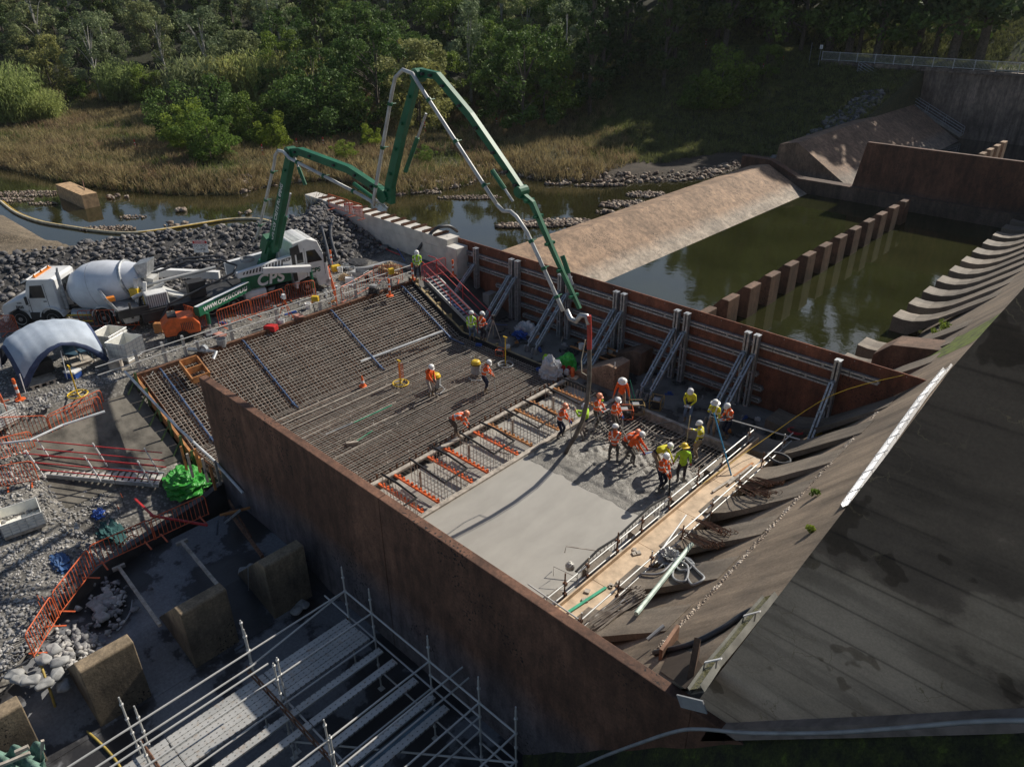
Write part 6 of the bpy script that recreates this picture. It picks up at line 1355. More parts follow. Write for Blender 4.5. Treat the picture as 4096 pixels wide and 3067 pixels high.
heap(T(70,1050,2.5)+Vector((0,0,.1)), .9, .5, .4, M('black_sack',(.05,.055,.065),.35,bmp=.3), 'black_sack', 'left one of two black plastic sacks on the berm', 'sack', 5, 6, .2, .7); heap(T(150,1052,2.5)+Vector((0,0,.1)), .9, .5, .4, M('black_sack',(.05,.055,.065),.35), 'black_sack', 'right one of two black plastic sacks on the berm', 'sack', 6, 6, .2, .7)
m_bag = M('white_bag', (.55,.56,.58), .6, var=.2, scale=3, bmp=.4, bs=6)
heap(G(2205,1500,0), .55, .5, .95, m_bag, 'bulk_bag', 'large white bulk bag between the raking props beside the green bag', 'bag', 8, 8, .2); heap(G(2265,1480,0), .55, .45, .95, M('green_bag',(.04,.42,.06),.5,bmp=.2), 'green_bag', 'large green bag beside the white bulk bag on the bench', 'bag', 9, 6, .15)
heap(G(2110,1330,0), .6, .5, .5, m_bag, 'white_sheet', 'crumpled white sheets on the bench behind the surveying tripod', 'sheet', 10, 9, .4); heap(G(2085,1345,0), .45, .3, .25, m_blue, 'blue_sheet', 'crumpled blue sheet beside the white sheets', 'sheet', 13, 9, .4); heap(G(1560,1090,2.0), .7, .5, .5, M('hessian',(.42,.31,.19),.9,bmp=.4), 'hessian_sheet', 'brown hessian sheet heap on the gravel near the worker in the open vest', 'sheet', 11, 7, .35)
heap(G(2185,1440,.1), .2,.15,.3, CLO['gr'], 'lime_vest','lime vest dropped behind the white bulk bag','vest',14); heap(G(2160,1480,0),.2,.15,.15,m_blue,'blue_sheet','small blue scrap left of the white bulk bag','sheet',15)
heap(G(1380,1115,2.0), .4,.3,.3, M('hessian',(.42,.31,.19),.9), 'hessian_sheet','small tan sack on the gravel before the pump truck cab','sack',16)
heap(T(430,2110,.3)+Vector((0,0,-.05)), 1.0,.35,.18, M('teal_net',(.03,.10,.10),.9,bmp=.5), 'shade_net','dark teal net in the shade behind the pit-edge barrier','net',17,9,.4); heap(T(395,2055,.3),.3,.2,.15,m_blue,'blue_sheet','blue strapping scrap in the shade behind the pit-edge barrier','strap',18,9,.4); heap(T(245,2250,.3),.5,.2,.12,M('blue_scrap',(.05,.12,.28),.6),'blue_sheet','blue scrap on the shaded gravel','strap',19,9,.5)
heap(HT(2680,2240,.0), .35,.3,.3, M('silver_sheet',(.5,.5,.48),.35,.3,bmp=.5), 'plastic_sheet','silver plastic bundle on the rebar beside the coiled hose','sheet',20,9,.4)
# sandbags by the pit
m_sand = M('sandbag', (.34,.34,.33), .9, var=.25, scale=5, bmp=.2)
for k,(px,py,z) in enumerate(((215,2600,.1),(175,2640,.1),(230,2700,.0),(255,2745,-.2),(80,2720,.1),(125,2725,.1),(180,2740,.0),(60,2700,.1),(240,2650,.05),(420,2390,-.3),(440,2410,-.35),(400,2440,-.3),(410,2470,-.3),(380,2420,-.3),(1210,2420,-.95),(1190,2440,-.95),(1000,2280,-.4),(985,2285,-.4))):
    mb = MB(); mb.ball((0,0,.05),.23,.15,.08,16,8); mb.v = [(.25*math.copysign(abs(x/.23)**.55,x), .17*math.copysign(abs(y/.15)**.55,y)*(1+.1*math.sin(x*20+k)), z+.02*math.sin(x*17+y*23+k)) for x,y,z in mb.v]
    where = ('at the lowest corner of the gravel by the sun-topped block' if k < 9 else ('in the rubble corner of the pit' if k < 14 else ('at the foot of the shaded block nearest the brown wall')))
    put(mb,'sandbag',m_sand,'pale sandbag '+where,'sandbag','sandbags '+where,G(px,py,z),rnd.uniform(0,3),smooth=True)
rocks('pit_rubble', np.array([[q.x,q.y,q.z] for q in [G(rnd.gauss(430,40),rnd.gauss(2410,45),-.33) for _ in range(150)]+[G(rnd.gauss(330,45),rnd.gauss(2570,40),-.38) for _ in range(260)]+[G(rnd.gauss(250,40),rnd.gauss(2620,30),-.3) for _ in range(160)]]), .03, .16, m_grav, 91, pw=1.5)
# red-railed stair down to the bench
st = empty('access_stair', (-29, 25.9, 1), 0, 'grey access stair with red handrails going down to the bench', 'stair')
a = Vector((-31.3,25.75,2.15)); b = Vector((-26.9,25.75,.05)); d = b-a
mb = MB(); mb.beam(a,b,.05,.18); mb.beam(a+Vector((0,.85,0)),b+Vector((0,.85,0)),.05,.18); build_at(mb,'stringer',m_steel_b,st)
for k in range(19): p_ = a+d*(k+.5)/19; mb = MB(); mb.box(p_.x-.09,p_.x+.09,25.78,26.57,p_.z+.02,p_.z+.05); build_at(mb,'tread',m_grey,st)
for y in (25.7,26.65):
    mb = MB()
    for hz in (1.0,.55): mb.tube((a.x,y,a.z+hz),(b.x,y,b.z+hz),.022,6)
    mb.tube((a.x-.6,y,a.z+1),(a.x,y,a.z+1),.022,6)
    for f_ in (.02,.5,.98): p_ = a+d*f_; mb.tube((p_.x,y,p_.z),(p_.x,y,p_.z+1.0),.022,6)
    build_at(mb,'handrail',m_red,st)
# white-framed stair on the near side
st = empty('access_stair', T(400,1880,1), 0, 'pale aluminium stair with white posts and red rails on the near gravel', 'stair')
a = T(190,1890,1.5)+Vector((0,0,.15)); b = T(650,1930,.3)+Vector((0,0,.15)); d = b-a; sd_ = Vector((-d.y,d.x,0)).normalized()
mb = MB(); mb.beam(a-sd_*.4,b-sd_*.4,.05,.16); mb.beam(a+sd_*.4,b+sd_*.4,.05,.16); build_at(mb,'stringer',m_steel,st)
for k in range(18): p_ = a+d*(k+.5)/18; mb = MB(); mb.beam(p_-sd_*.38,p_+sd_*.38,.17,.03,); build_at(mb,'tread',M('pale_tread',(.55,.53,.49),.7),st)
for s_ in (-.45,.45):
    for f_ in (.02,.5,.95): p_ = a+d*f_+sd_*s_; mb = MB(); mb.tube(p_,p_+Vector((0,0,1.15))-d.normalized()*.3,.028,6); build_at(mb,'post',m_white,st)
    for hz in (1.0,.62,.3): mb = MB(); mb.tube(a+sd_*s_+Vector((0,0,hz))-d*.08,b+sd_*s_+Vector((0,0,hz))+d*.03,.024,6); build_at(mb,'rail',m_red,st)
# orange formwork along the near side of the mat
fw2 = empty('orange_formwork', (-29,9.6,1),0,'orange timber formwork stepping down the near side of the rebar ramp','formwork')
for k in range(6):
    x0 = -31.7+k*.85; mb = MB(); z0 = zmat(x0); z1 = zmat(x0+.8); mb.prism([(x0,z0-.35),(x0,z0+.12),(x0+.83,z1+.12),(x0+.83,z1-.35)],1,9.50,9.60); build_at(mb,'panel',m_otimber,fw2)
    mb = MB(); mb.box(x0+.4,x0+.46,9.4,9.5,z0-.5,z0+.35); mb.beam((x0+.42,9.42,z0+.1),(x0+.42,8.95,z0-.5),.05,.05); build_at(mb,'strut',M('green_strut',(.10,.16,.06),.7),fw2)
# open timber box-out on the mat
mb = MB(); c_ = G(695,1500,1.95); x,y,z = -31.2,11.35,1.85
for (a_,b_) in (((0,0),(0,.8)),((0,.8),(1.0,.8)),((1.0,.8),(1.0,0)),((1.0,0),(0,0)),((.5,0),(.5,.8))): mb.beam((x+a_[0],y+a_[1],z+.3-a_[0]*.5),(x+b_[0],y+b_[1],z+.3-b_[0]*.5),.06,.3)
put(mb,'timber_box_form',m_otimber,'open orange timber box form set in the upper corner of the rebar ramp','formwork')
# white pipe along the formwork and down the wall
mb = MB(); mb.path([(-31.5,9.15,2.5)]+[Vector(q) for q in ((-29.6,9.25,1.9),(-27.4,9.3,1.35),(-25.4,9.33,1.1))]+[(-24.6,9.33,1.05),(-22.6,9.33,.55)],.055,8); put(mb,'white_pipe',m_pipe_pale,'white pipe running beside the orange formwork and along the end of the brown wall','pipe')
mb = MB(); mb.path(P3([(0,1775,1.9),(120,1760,1.9),(250,1700,1.9),(420,1645,1.95)]),.05,7); put(mb,'white_pipe',m_pipe_pale,'white pipe lying on the gravel at the left edge','pipe')
for k,(px,py) in enumerate(((745,1870),(770,1900),(800,1880),(830,1920),(860,1950),(880,1930))):
    p_ = G(px,py,.3); mb = MB(); mb.box(-.04,.04,-.04,.04,-.1,1.0); put(mb,'timber_stake',m_timber if k%2 else m_otimber,f'timber stake by the foot of the rebar ramp, {bl[k]} from the left','stake','timber stakes beside the formwork',p_)
# poles, cones, bollards
def bollard(loc, lab, col=m_orange, h=1.0, grp=None):
    t = empty('bollard', loc, 0, lab, 'bollard', grp); mb = MB(); mb.lathe((0,0,0),[(.2,0),(.2,.05),(.06,.07),(.055,h*.85),(.07,h*.88),(.05,h),(.0,h+.01)],12); mb.build('post',col,t); mb = MB(); mb.lathe((0,0,0),[(.062,h*.35),(.062,h*.5)],12); mb.lathe((0,0,0),[(.061,h*.65),(.061,h*.75)],12); mb.build('reflective_band',m_white,t)
for px,py,z,lab in ((82,1600,2.0,'red and white bollard left of the near tent leg'),(1328,1065,2.0,'red bollard in front of the pump truck windscreen'),(1652,1120,2.1,'red bollard left of the worker in the open lime vest'),(1813,1105,1.9,'red bollard against the tall shaded block stack'),(1560,1185,2.0,'tilted red bollard behind the crest guard rail')): bollard(G(px,py,z),lab)
m_rw = m_red
for k,(px,py) in enumerate(((1700,525),(1987,510),(2210,445),(2330,385),(2400,360),(2695,290),(3050,290),(3130,258),(3238,248),(545,600),(1052,620),(1190,595),(1295,590),(2810,300))):
    bollard(T(px,py,1), f'small red and white bollard on the far bank rope line, {bl[k]}' if False else ('small red bollard by the reeds of the far bank' if k in (9,10,11,12) else 'small red and white bollard along the shaded slope line'), m_red, 1.1, 'bollards by the reeds' if k in (9,10,11,12) else 'bollards on the shaded slope line')
cn = empty('traffic_cone', G(1452,1545,.02),0,'orange traffic cone standing on the rebar mat','cone'); mb = MB(); mb.lathe((0,0,0),[(.19,0),(.19,.03),(.13,.05),(.03,.55)],12); mb.build('body',m_orange,cn); mb = MB(); mb.lathe((0,0,0),[(.10,.2),(.075,.33)],12); mb.build('reflective_band',m_white,cn)
def disc_stand(loc, h, lab, col=m_yel, col2=None):
    t = empty('pole_stand', loc, 0, lab, 'stand'); mb = MB(); mb.tube((0,0,0),(0,0,h),.028,6); mb.beam((-.13,0,h),(.13,0,h),.05,.05); mb.build('pole',col,t); mb = MB(); mb.path([(.38*math.cos(a),.38*math.sin(a),.05) for a in np.linspace(0,2*math.pi,21)[:-1]],.03,5,closed=True)
    for a in (0,2.1,4.2): mb.tube((0,0,.06),(.38*math.cos(a),.38*math.sin(a),.05),.025,5)
    mb.build('base_ring',col2 or col,t)
disc_stand(G(312,1580,2.0),1.35,'yellow pole stand with a round base before the tent'); disc_stand(G(1603,1535,.02),1.25,'yellow pole stand with orange mesh on the rebar mat'); disc_stand(G(2022,1460,.02),1.55,'yellow pole stand with a grey round base at the shadow edge of the mat',m_yel,m_grey)
mb = MB(); [mb.tube((-.12+.03*k,0,.35),(-.12+.03*k,0,1.15),.008,3) for k in range(9)]; [mb.tube((-.12,0,.4+.1*k),(.12,0,.4+.1*k),.008,3) for k in range(8)]; put(mb,'orange_mesh',m_orange,'strip of orange mesh hung on the yellow stand on the mat','mesh',None,G(1610,1535,.02)+Vector((.04,-.06,0)),.8)
def tripod(loc, h, lab, head=m_chass, leg=m_timber):
    t = empty('tripod', loc, 0, lab, 'tripod')
    for a in (0.3,2.4,4.5): mb = MB(); mb.tube((math.cos(a)*.5,math.sin(a)*.5,0),(0,0,h),.022,5); mb.build('leg',leg,t)
    mb = MB(); mb.box(-.09,.09,-.07,.07,h,h+.24); mb.lathe((0,-.07,h+.13),[(.05,0),(.045,.08)],10,(0,-1,0)); mb.build('instrument',head,t)
tripod(G(1975,1370,.0),1.35,'surveying tripod with a dark instrument at the foot of the steel wall'); tripod(G(1150,1280,2.0),1.15,'orange surveying tripod with a white instrument behind the crest guard rail',m_white,m_orange)
# vacuums on the mat
for px,py,lab in ((1745,1553,'yellow-topped vacuum beside the man in the plain orange shirt'),(1905,1500,'yellow-topped vacuum with a coiled hose beside the striped orange worker')):
    t = empty('industrial_vacuum', G(px,py,.02),0,lab,'vacuum'); mb = MB(); mb.lathe((0,0,0),[(.2,.08),(.24,.12),(.24,.55),(.22,.58)],16); mb.build('drum',m_grey,t); mb = MB(); mb.lathe((0,0,0),[(.25,.58),(.25,.66),(.2,.78),(.12,.82)],16); mb.build('head',m_yel,t); mb = MB(); mb.lathe((0,0,0),[(.255,.60),(.255,.64)],16); mb.build('band',m_chass,t)
    mb = MB(); mb.path([(.2,0,.3),(.5,.1,.1),(.6,-.3,.05),(.3,-.6,.05),(.0,-.5,.05)],.03,6); mb.build('hose',m_grey,t); mb = MB(); mb.path([(-.22,-.1,.1),(-.24,-.1,.95),(-.24,.15,.95),(-.22,.15,.1)],.015,5); mb.build('handle',m_steel,t)
# small generators in frames
def genset(loc, rz, lab, s=1.0, col=m_or2):
    t = empty('vibrator_motor', loc, rz, lab, 'motor'); a,b,h = .32*s,.24*s,.5*s; mb = MB()
    for y in (-b,b): mb.path([(-a,y,.03),(-a,y,h-.06),(-a+.06,y,h),(a-.06,y,h),(a,y,h-.06),(a,y,.03)],.018,5,closed=True)
    for x in (-a,a): mb.tube((x,-b,h*.9),(x,b,h*.9),.016,5); mb.tube((x,-b,.03),(x,b,.03),.016,5)
    mb.build('frame',col,t); mb = MB(); mb.box(-a*.7,a*.1,-b*.7,b*.7,.06,.34*s); mb.lathe((a*.35,0,.18),[(.02,-.12),(.12*s,-.1),(.12*s,.1),(.02,.12)],12,(1,0,0)); mb.build('engine',m_chass,t); mb = MB(); mb.box(-a*.6,a*.3,-b*.6,b*.6,.36*s,.44*s); mb.build('fuel_tank',m_grey,t)
genset(G(2500,1668,.1),.75,'orange-framed vibrator motor nearest the magenta-scarfed worker'); genset(G(2545,1648,.1),.75,'yellow-framed vibrator motor behind the first one',1,M('dull_yellow',(.35,.24,.08),.6)); genset(G(2625,1628,.0),1.9,'yellow-framed motor standing on the dark bench by the raking prop feet',1.05,M('dull_yellow',(.35,.24,.08),.6))
genset(G(2002,1420,0),.4,'small orange motor on the bench near the grey-based stand',.7); genset(T(545,2210,.15),.5,'orange-framed generator behind the pit-edge barrier',1.1); genset(G(2175,1492,0),.4,'tiny orange tool on the bench left of the jerrycans',.5); genset(G(1500,1178,2.0),.5,'red and black engine behind the crest guard rail near the block wall',1.2,m_chass)
# jerrycans on a tray
mb = MB(); mb.box(-.55,.55,-.3,.3,0,.05); put(mb,'drip_tray',m_ply,'timber tray under the red jerrycans','tray',None,G(2275,1500,0),.2)
for k,(dx,dy,col,h,lab) in enumerate(((-.35,0,m_red,.42,'dark red jerrycan at the left of the tray'),(-.05,-.1,m_bag,.36,'white jerrycan in front on the tray'),(.22,.02,m_orange,.48,'orange gas cylinder on the tray'),(-.1,.14,m_red,.42,'dark red jerrycan at the back of the tray'))):
    mb = MB()
    if k == 2: mb.lathe((0,0,0),[(.09,0),(.1,.02),(.1,h-.06),(.05,h)],12)
    else: mb.box(-.11,.11,-.08,.08,0,h-.08); mb.box(-.07,.07,-.03,.03,h-.08,h); mb.lathe((.07,0,h-.08),[(.025,0),(.025,.05)],8)
    put(mb,'jerrycan' if k != 2 else 'gas_cylinder',col,lab,'can',None,G(2275,1500,.05)+Vector((dx,dy,0)),.3)
mb = MB(); mb.lathe((0,0,0),[(.035,0),(.035,.17),(.012,.21),(.012,.24)],10); put(mb,'water_bottle',m_pipe_pale,'clear water bottle standing on the brown pier','bottle',None,G(2459,1466,1.22))
mb = MB(); mb.lathe((0,0,0),[(.13,0),(.15,.28),(.13,.28),(.11,.03)],12); put(mb,'bucket',m_white,'white bucket on the bench by the surveying tripod','bucket',None,G(2030,1400,0)); mb = MB(); mb.lathe((0,0,0),[(.13,0),(.15,.28),(.13,.28),(.11,.03)],12); put(mb,'bucket',m_white,'white bucket on the trestle table by the steel wall','bucket',None,G(2325,1395,.62))
tb = empty('trestle_table', (-20.5,27.6,0),0,'trestle table loaded with tools against the steel wall','table'); mb = MB(); mb.beam((-21.6,27.1,.6),(-19.2,27.1,.6),.12,.05); mb.beam((-21.6,27.7,.6),(-19.2,27.7,.6),.12,.05); mb.beam((-21.4,28.2,.6),(-19.4,28.2,.6),.12,.05); build_at(mb,'top_boards',m_otimber,tb)
for x in (-21.4,-19.5):
    for y in (27.0,28.2): mb = MB(); mb.tube((x,y,0),(x+.1,y+.1,.58),.025,5); build_at(mb,'leg',m_chass,tb)
for k in range(12): mb = MB(); q_ = rnd.uniform(.05,.14); mb.box(-q_,q_,-q_*.7,q_*.7,0,q_*1.2); put(mb,'tool_box',[m_chass,m_grey,m_timber,m_bag][k%4],'small item among the tools on the trestle table','tool','tools on the trestle table',(-21.4+.18*k,27.2+.3*(k%4),.63),rnd.uniform(0,3))
# blue box, bits on the deck and bench
mb = MB(); mb.box(-.16,.16,-.08,.08,0,.12); put(mb,'blue_case',m_blue,'small blue case on the timber edge near the stair foot','case',None,G(1915,1383,.05),.4)
for k in range(10):
    mb = MB(); q_ = rnd.uniform(.04,.09); mb.box(-q_,q_,-q_,q_,0,.05); put(mb,'timber_offcut',m_timber,'small timber offcut lying on the plywood walkway','offcut','offcuts on the walkway',(rnd.uniform(-10.3,-9.6),rnd.uniform(12.6,18),.46),rnd.uniform(0,3))
for k,(y,l_) in enumerate(((13.0,1.6),(21.2,1.6),(22.6,1.3),(22.0,1.7))):
    mb = MB(); mb.beam((-10.1+.1*k,y,.5+.012*k),(-9.9+.05*k,y+l_,.5+.012*k),.09,.04); put(mb,'loose_plank',[m_green_pl,m_timber,m_otimber,m_timber][k],['thin green pole on the near end of the walkway','grey plank on the far end of the walkway','orange plank on the far end of the walkway','longest grey plank on the far end of the walkway'][k],'plank')
# blue and green poles
def pole(a, b, r, mat, name, lab, cat='pole'): mb = MB(); mb.tube(a, b, r, 7); return put(mb, name, mat, lab, cat)
pole(G(2925,1900,.46), G(2855,1650,2.4) , .03, M('sky_blue_paint',(.05,.28,.5),.4), 'blue_pole', 'long light blue pole leaning over the walkway rails')
pole(G(2535,1625,.0), G(2508,1525,.95), .02, m_green_pl, 'green_pole', 'left green pole leaning by the brown pier'); pole(G(2548,1622,.0), G(2520,1518,1.0), .02, m_green_pl, 'green_pole', 'right green pole leaning by the brown pier')
pole(G(1415,1690,.05), G(1567,1620,.05), .02, m_green_pl, 'green_pole', 'green float handle lying across the rebar mat'); 
pole(G(1302,1738,.05), G(1410,1692,.05), .03, m_steel, 'bull_float', 'silver float blade lying on the rebar mat'); BROOM2 = True
pole(G(2620,2235,.9), G(2745,2060,.9), .03, m_pipe_pale, 'steel_tube', 'pale tube lying over the rebar bundles beside the walkway')
a = HT(2543,2471,.15); b = HT(2765,2190,.15); pole(a, b, .07, M('mint_pipe',(.50,.62,.54),.5,var=.3), 'mint_pipe', 'pale mint pipe lying between the chute blocks')
pole(G(2395,2490,.3), G(2535,2475,.3), .05, m_pipe_pale, 'steel_tube', 'short pale tube at the near end of the walkway')
pole(G(2560,2110,.1)+Vector((2.2,0,0)), G(3100,2055,.9), .02, m_steel, 'steel_lance', 'thin steel rod resting on the chute joint, upper one')
# rebar bundles beside the walkway
for k,(px,py,px2,py2,n_,lab) in enumerate(((2371,2521,2557,2394,34,'large rusty rebar bundle with hooked ends at the near end of the walkway'),(2750,2150,2865,2199,16,'rusty rebar bundle with hooked ends, lowest on the chute side'),(2800,2095,2900,2149,18,'rusty rebar bundle with hooked ends, middle of the chute side'),(2958,1955,3059,1998,18,'rusty rebar bundle with hooked ends, highest on the chute side'),(2990,1925,3078,1954,14,'small rusty rebar bundle beside the highest one'))):
    a = HT(px,py,.12); b = HT(px2,py2,.12); d = (b-a); sd_ = Vector((-d.y,d.x,0)).normalized(); mb = MB()
    for j in range(n_):
        o1 = sd_*rnd.uniform(-.3,.3)+Vector((0,0,rnd.uniform(-.05,.14))); e1 = d*rnd.uniform(-.08,.1); sk = sd_*rnd.uniform(-.2,.2); q0 = a+o1+e1; q1 = b+o1+e1+sk
        mb.path([q0+Vector((0,0,-.0)),q1,q1+Vector((0,0,.10))+d.normalized()*.04,q1+Vector((0,0,.12))-d.normalized()*.12],.013,4)
    put(mb,'rebar_bundle',m_rust if k else m_rebar,lab,'rebar')
# hoses
def hose(pts, r, mat, name, lab, cat='hose', n=6):
    pts = [Vector(p_) for p_ in pts]; out = []
    for i in range(len(pts)-1):
        p0 = pts[max(i-1,0)]; p1 = pts[i]; p2 = pts[i+1]; p3 = pts[min(i+2,len(pts)-1)]
        for k in range(5):
            t = k/5; out.append(.5*((2*p1)+(p2-p0)*t+(2*p0-5*p1+4*p2-p3)*t*t+(3*p1-p0-3*p2+p3)*t**3))
    out.append(pts[-1]); mb = MB(); mb.path(out, r, n); return put(mb, name, mat, lab, cat, smooth=True)
def coil(c, R, turns, r, mat, name, lab, sq=1.0, z=.03):
    mb = MB(); mb.path([(c[0]+(R+.04*math.sin(a*.7))*math.cos(a), c[1]+(R+.05*math.sin(a*1.3))*sq*math.sin(a), c[2]+z+.03*(a/6.28)) for a in np.linspace(0,6.28*turns,int(22*turns))], r, 6); return put(mb,name,mat,lab,'hose')
cc = H(2735,2270,.0); hose([HT(2560,2300,.06),HT(2640,2300,.06),HT(2700,2250,.06),HT(2750,2270,.06),HT(2740,2330,.06),HT(2690,2310,.06),HT(2720,2230,.06),HT(2790,2290,.06),HT(2815,2320,.06),HT(2770,2345,.06),HT(2750,2320,.06)], .035, m_grey, 'grey_hose', 'tangle of grey hose on the chute blocks below the rebar bundles')
hose([HT(2720,2240,.05),HT(2760,2240,.05),HT(2765,2275,.05),HT(2720,2285,.05),HT(2700,2255,.05),HT(2730,2232,.05),HT(2775,2262,.05),HT(2740,2292,.05)], .035, m_grey, 'grey_hose', 'coiled grey hose above the loose hose tangle')
hose([H(3105,2425,.1),H(2990,2460,.1),H(2880,2530,.1),H(2760,2590,.1),H(2680,2610,.1),H(2615,2622,.1)], .07, m_hose, 'black_hose', 'thick black hose running down across the chute to the corner sump')
coil(HT(3115,1840,.04), .42, 1, .05, m_hose, 'black_hose', 'black hose ring on the far chute block', .75); 
mb = MB(); [mb.path([(G(3255,1730,.4)+Vector((.28*math.cos(a+k)*rnd.uniform(.6,1.2),.4*math.sin(a+k)*rnd.uniform(.6,1.1),.02*k))) for a in np.linspace(0,6.28,14)],.015,4) for k in range(9)]; put(mb,'yellow_rope',m_yel,'tangled yellow rope at the foot of the last raking prop','rope')
coil(G(3180,1730,.35), .3, 3, .02, m_red, 'red_hose', 'coiled dark red hose beside the yellow rope', .7)
m_flat = M('muddy_hose',(.22,.2,.18),.7)
hose(P3([(2560,1690,.1),(2630,1740,.05),(2700,1755,.05),(2740,1730,.05),(2700,1690,.1),(2620,1700,.05),(2580,1740,.05)]), .03, m_flat, 'vibrator_hose', 'looped grey vibrator hose on the mat below the generators'); hose(P3([(2480,1700,.1),(2520,1760,.05),(2600,1760,.05),(2650,1780,.05),(2630,1800,.05),(2500,1780,.05),(2400,1690,.1)]), .03, m_flat, 'vibrator_hose', 'looped vibrator hose on the mat behind the bending workers')
hose(P3([(150,2620,.15),(200,2760,-.2),(240,2860,-.9),(330,2910,-.95),(420,2990,-.95),(480,3067,-.95),(500,3140,-.95)]), .035, M('dirty_yellow_hose',(.45,.33,.08),.6), 'yellow_hose', 'dirty yellow hose running from the gravel corner into the pit')
hose(P3([(870,2080,.1),(865,2200,-.9),(880,2320,-.95),(960,2480,-.95),(985,2560,-.95),(940,2600,-.95)]), .05, M('grey_blue_hose',(.12,.14,.17),.5), 'grey_hose', 'grey hose snaking over the pit floor between the baffle blocks')
hose(P3([(530,2400,-.3),(520,2450,-.35),(480,2510,-.35),(465,2520,-.35)]), .03, m_grey, 'grey_hose', 'short grey hose end in the rubble corner of the pit')
hose(P3([(0,2690,.2),(80,2660,.2),(150,2610,.2)]), .03, m_hose, 'black_hose', 'black hose at the left edge by the gravel corner')
hose([T(330,1640,2)+Vector((0,0,.05)),T(400,1580,2)+Vector((0,0,.05)),T(520,1560,2)+Vector((0,0,.05)),T(640,1590,2)+Vector((0,0,.05))], .04, m_hose, 'black_hose', 'black hose on the gravel right of the tent')
hose([T(1290,930,3)+Vector((0,0,.3)),T(1310,1010,2.5)+Vector((0,0,.3)),T(1330,1080,2)+Vector((0,0,.2)),T(1380,1085,2)+Vector((0,0,.15))], .1, m_hose, 'thick_hose', 'thick black hose coming over the rock berm behind the pump truck', n=9); hose([T(1335,890,3.4)+Vector((0,0,.3)),T(1325,960,3)+Vector((0,0,.3)),T(1350,1050,2.2)+Vector((0,0,.2))], .1, m_hose, 'thick_hose', 'second thick black hose over the rock berm beside the first', n=9)
hose([T(1350,1080,2)+Vector((0,0,.15)),T(1450,1085,2)+Vector((0,0,.15)),T(1560,1060,2)+Vector((0,0,.15)),T(1640,1085,2)+Vector((0,0,.2))], .12, m_grey, 'suction_pipe', 'grey ribbed suction pipe lying before the rock berm', n=9)
hose([G(1660,1020,2.3),G(1700,960,3.2),G(1745,915,4.1),G(1790,905,4.15),G(1815,915,3.9),G(1828,925,3.5)], .1, m_hose, 'thick_hose', 'black hose arching over the end of the pale block wall', n=9)
hose([T(1560,950,2.5)+Vector((0,0,.1)),T(1590,1000,2.4)+Vector((0,0,.1)),T(1620,1050,2)+Vector((0,0,.1))], .03, m_blue, 'blue_hose', 'blue hose over the rocks below the block wall'); hose([T(1520,985,2.5)+Vector((0,0,.1)),T(1560,1010,2.4)+Vector((0,0,.1)),T(1600,1025,2.2)+Vector((0,0,.1))], .03, m_red, 'red_hose', 'thin red hose over the rocks below the block wall')
hose(P3([(1690,1080,2.0),(1830,1230,1.2),(1960,1290,.5),(2030,1300,.1)]), .02, m_blue, 'blue_hose', 'thin blue line running down the dark slope past the red-railed stair')
hose([G(2790,1950,.6), G(3060,1755,1.0), G(3330,1580,2.6), G(3625,1497,3.6)], .014, m_yel, 'yellow_rope', 'taut yellow rope from the walkway end up to the steel wall top', 'rope', 4)
# floating boom on the river
fb = P3([(0,805,-.4),(60,850,-.4),(150,885,-.4),(260,905,-.4),(400,925,-.4),(520,932,-.4),(640,920,-.4),(800,895,-.4),(900,880,-.4),(1000,875,-.4),(1070,885,-.4),(1110,905,-.3)])
hose([q+Vector((0,0,-.0)) for q in fb], .12, M('boom_cream',(.60,.52,.36),.7,var=.3), 'floating_boom', 'cream floating boom curving across the river', 'boom', 8); hose([q+Vector((.17,.17,.03)) for q in fb], .06, M('boom_yellow',(.62,.40,.05),.6,var=.3), 'floating_boom', 'yellow edge line of the floating boom on the river', 'boom', 6)
# concrete block in the river
mb = MB(); a = G(255,745,.4); b = G(360,790,.4); mb.beam(a+Vector((0,0,-.45)), b+Vector((0,0,-.45)), 1.3, 1.5); o = put(mb,'concrete_block',M('ochre_concrete',(.50,.33,.18),.85,var=.3),'ochre concrete block lying in the river','concrete block'); pole(G(345,790,.4),G(335,740,.7)+Vector((0,0,.4)),.04,m_rust,'steel_stake','rusty stake standing on the ochre river block','stake')
# props in the pit
for (a,b,mat,lab) in ((G(475,2268,-.15),G(640,2500,.2),m_timber,'pale timber prop from the drop wall to the middle baffle block'),(G(728,2168,-.15),G(872,2340,.6),m_timber,'pale timber prop from the drop wall to the shaded baffle block'),(G(920,2050,.1),G(1050,2225,.9),m_rust,'rusty steel prop from the gravel edge to the block nearest the brown wall')):
    t = empty('prop', a, 0, lab, 'prop'); mb = MB(); mb.beam(a,b,.1,.1); build_at(mb,'shaft',mat,t); mb = MB(); d = (b-a).normalized(); r_ = d.cross(Vector((0,0,1))).normalized(); mb.beam(a-r_*.2,a+r_*.2,.1,.12); build_at(mb,'cross_piece',mat,t)
def broom(a, b, lab, hm_, rz, hd_=None):
    t = empty('broom', b, 0, lab, 'broom'); mb = MB(); mb.tube(a, b, .017, 6); build_at(mb,'handle',hm_,t); mb = MB(); mb.box(-.25,.25,-.05,.05,0,.1); o = mb.build('head',hd_ or m_red,t); o.rotation_euler.z = rz
broom(G(992,2270,.6),G(995,2385,-.95),'red broom leaning on the shaded block nearest the brown wall',m_grey,-.6)
broom(G(1490,1722,.07),G(1410,1775,.05),'green-handled broom lying on the rebar mat',m_green_pl,1.0,m_timber)
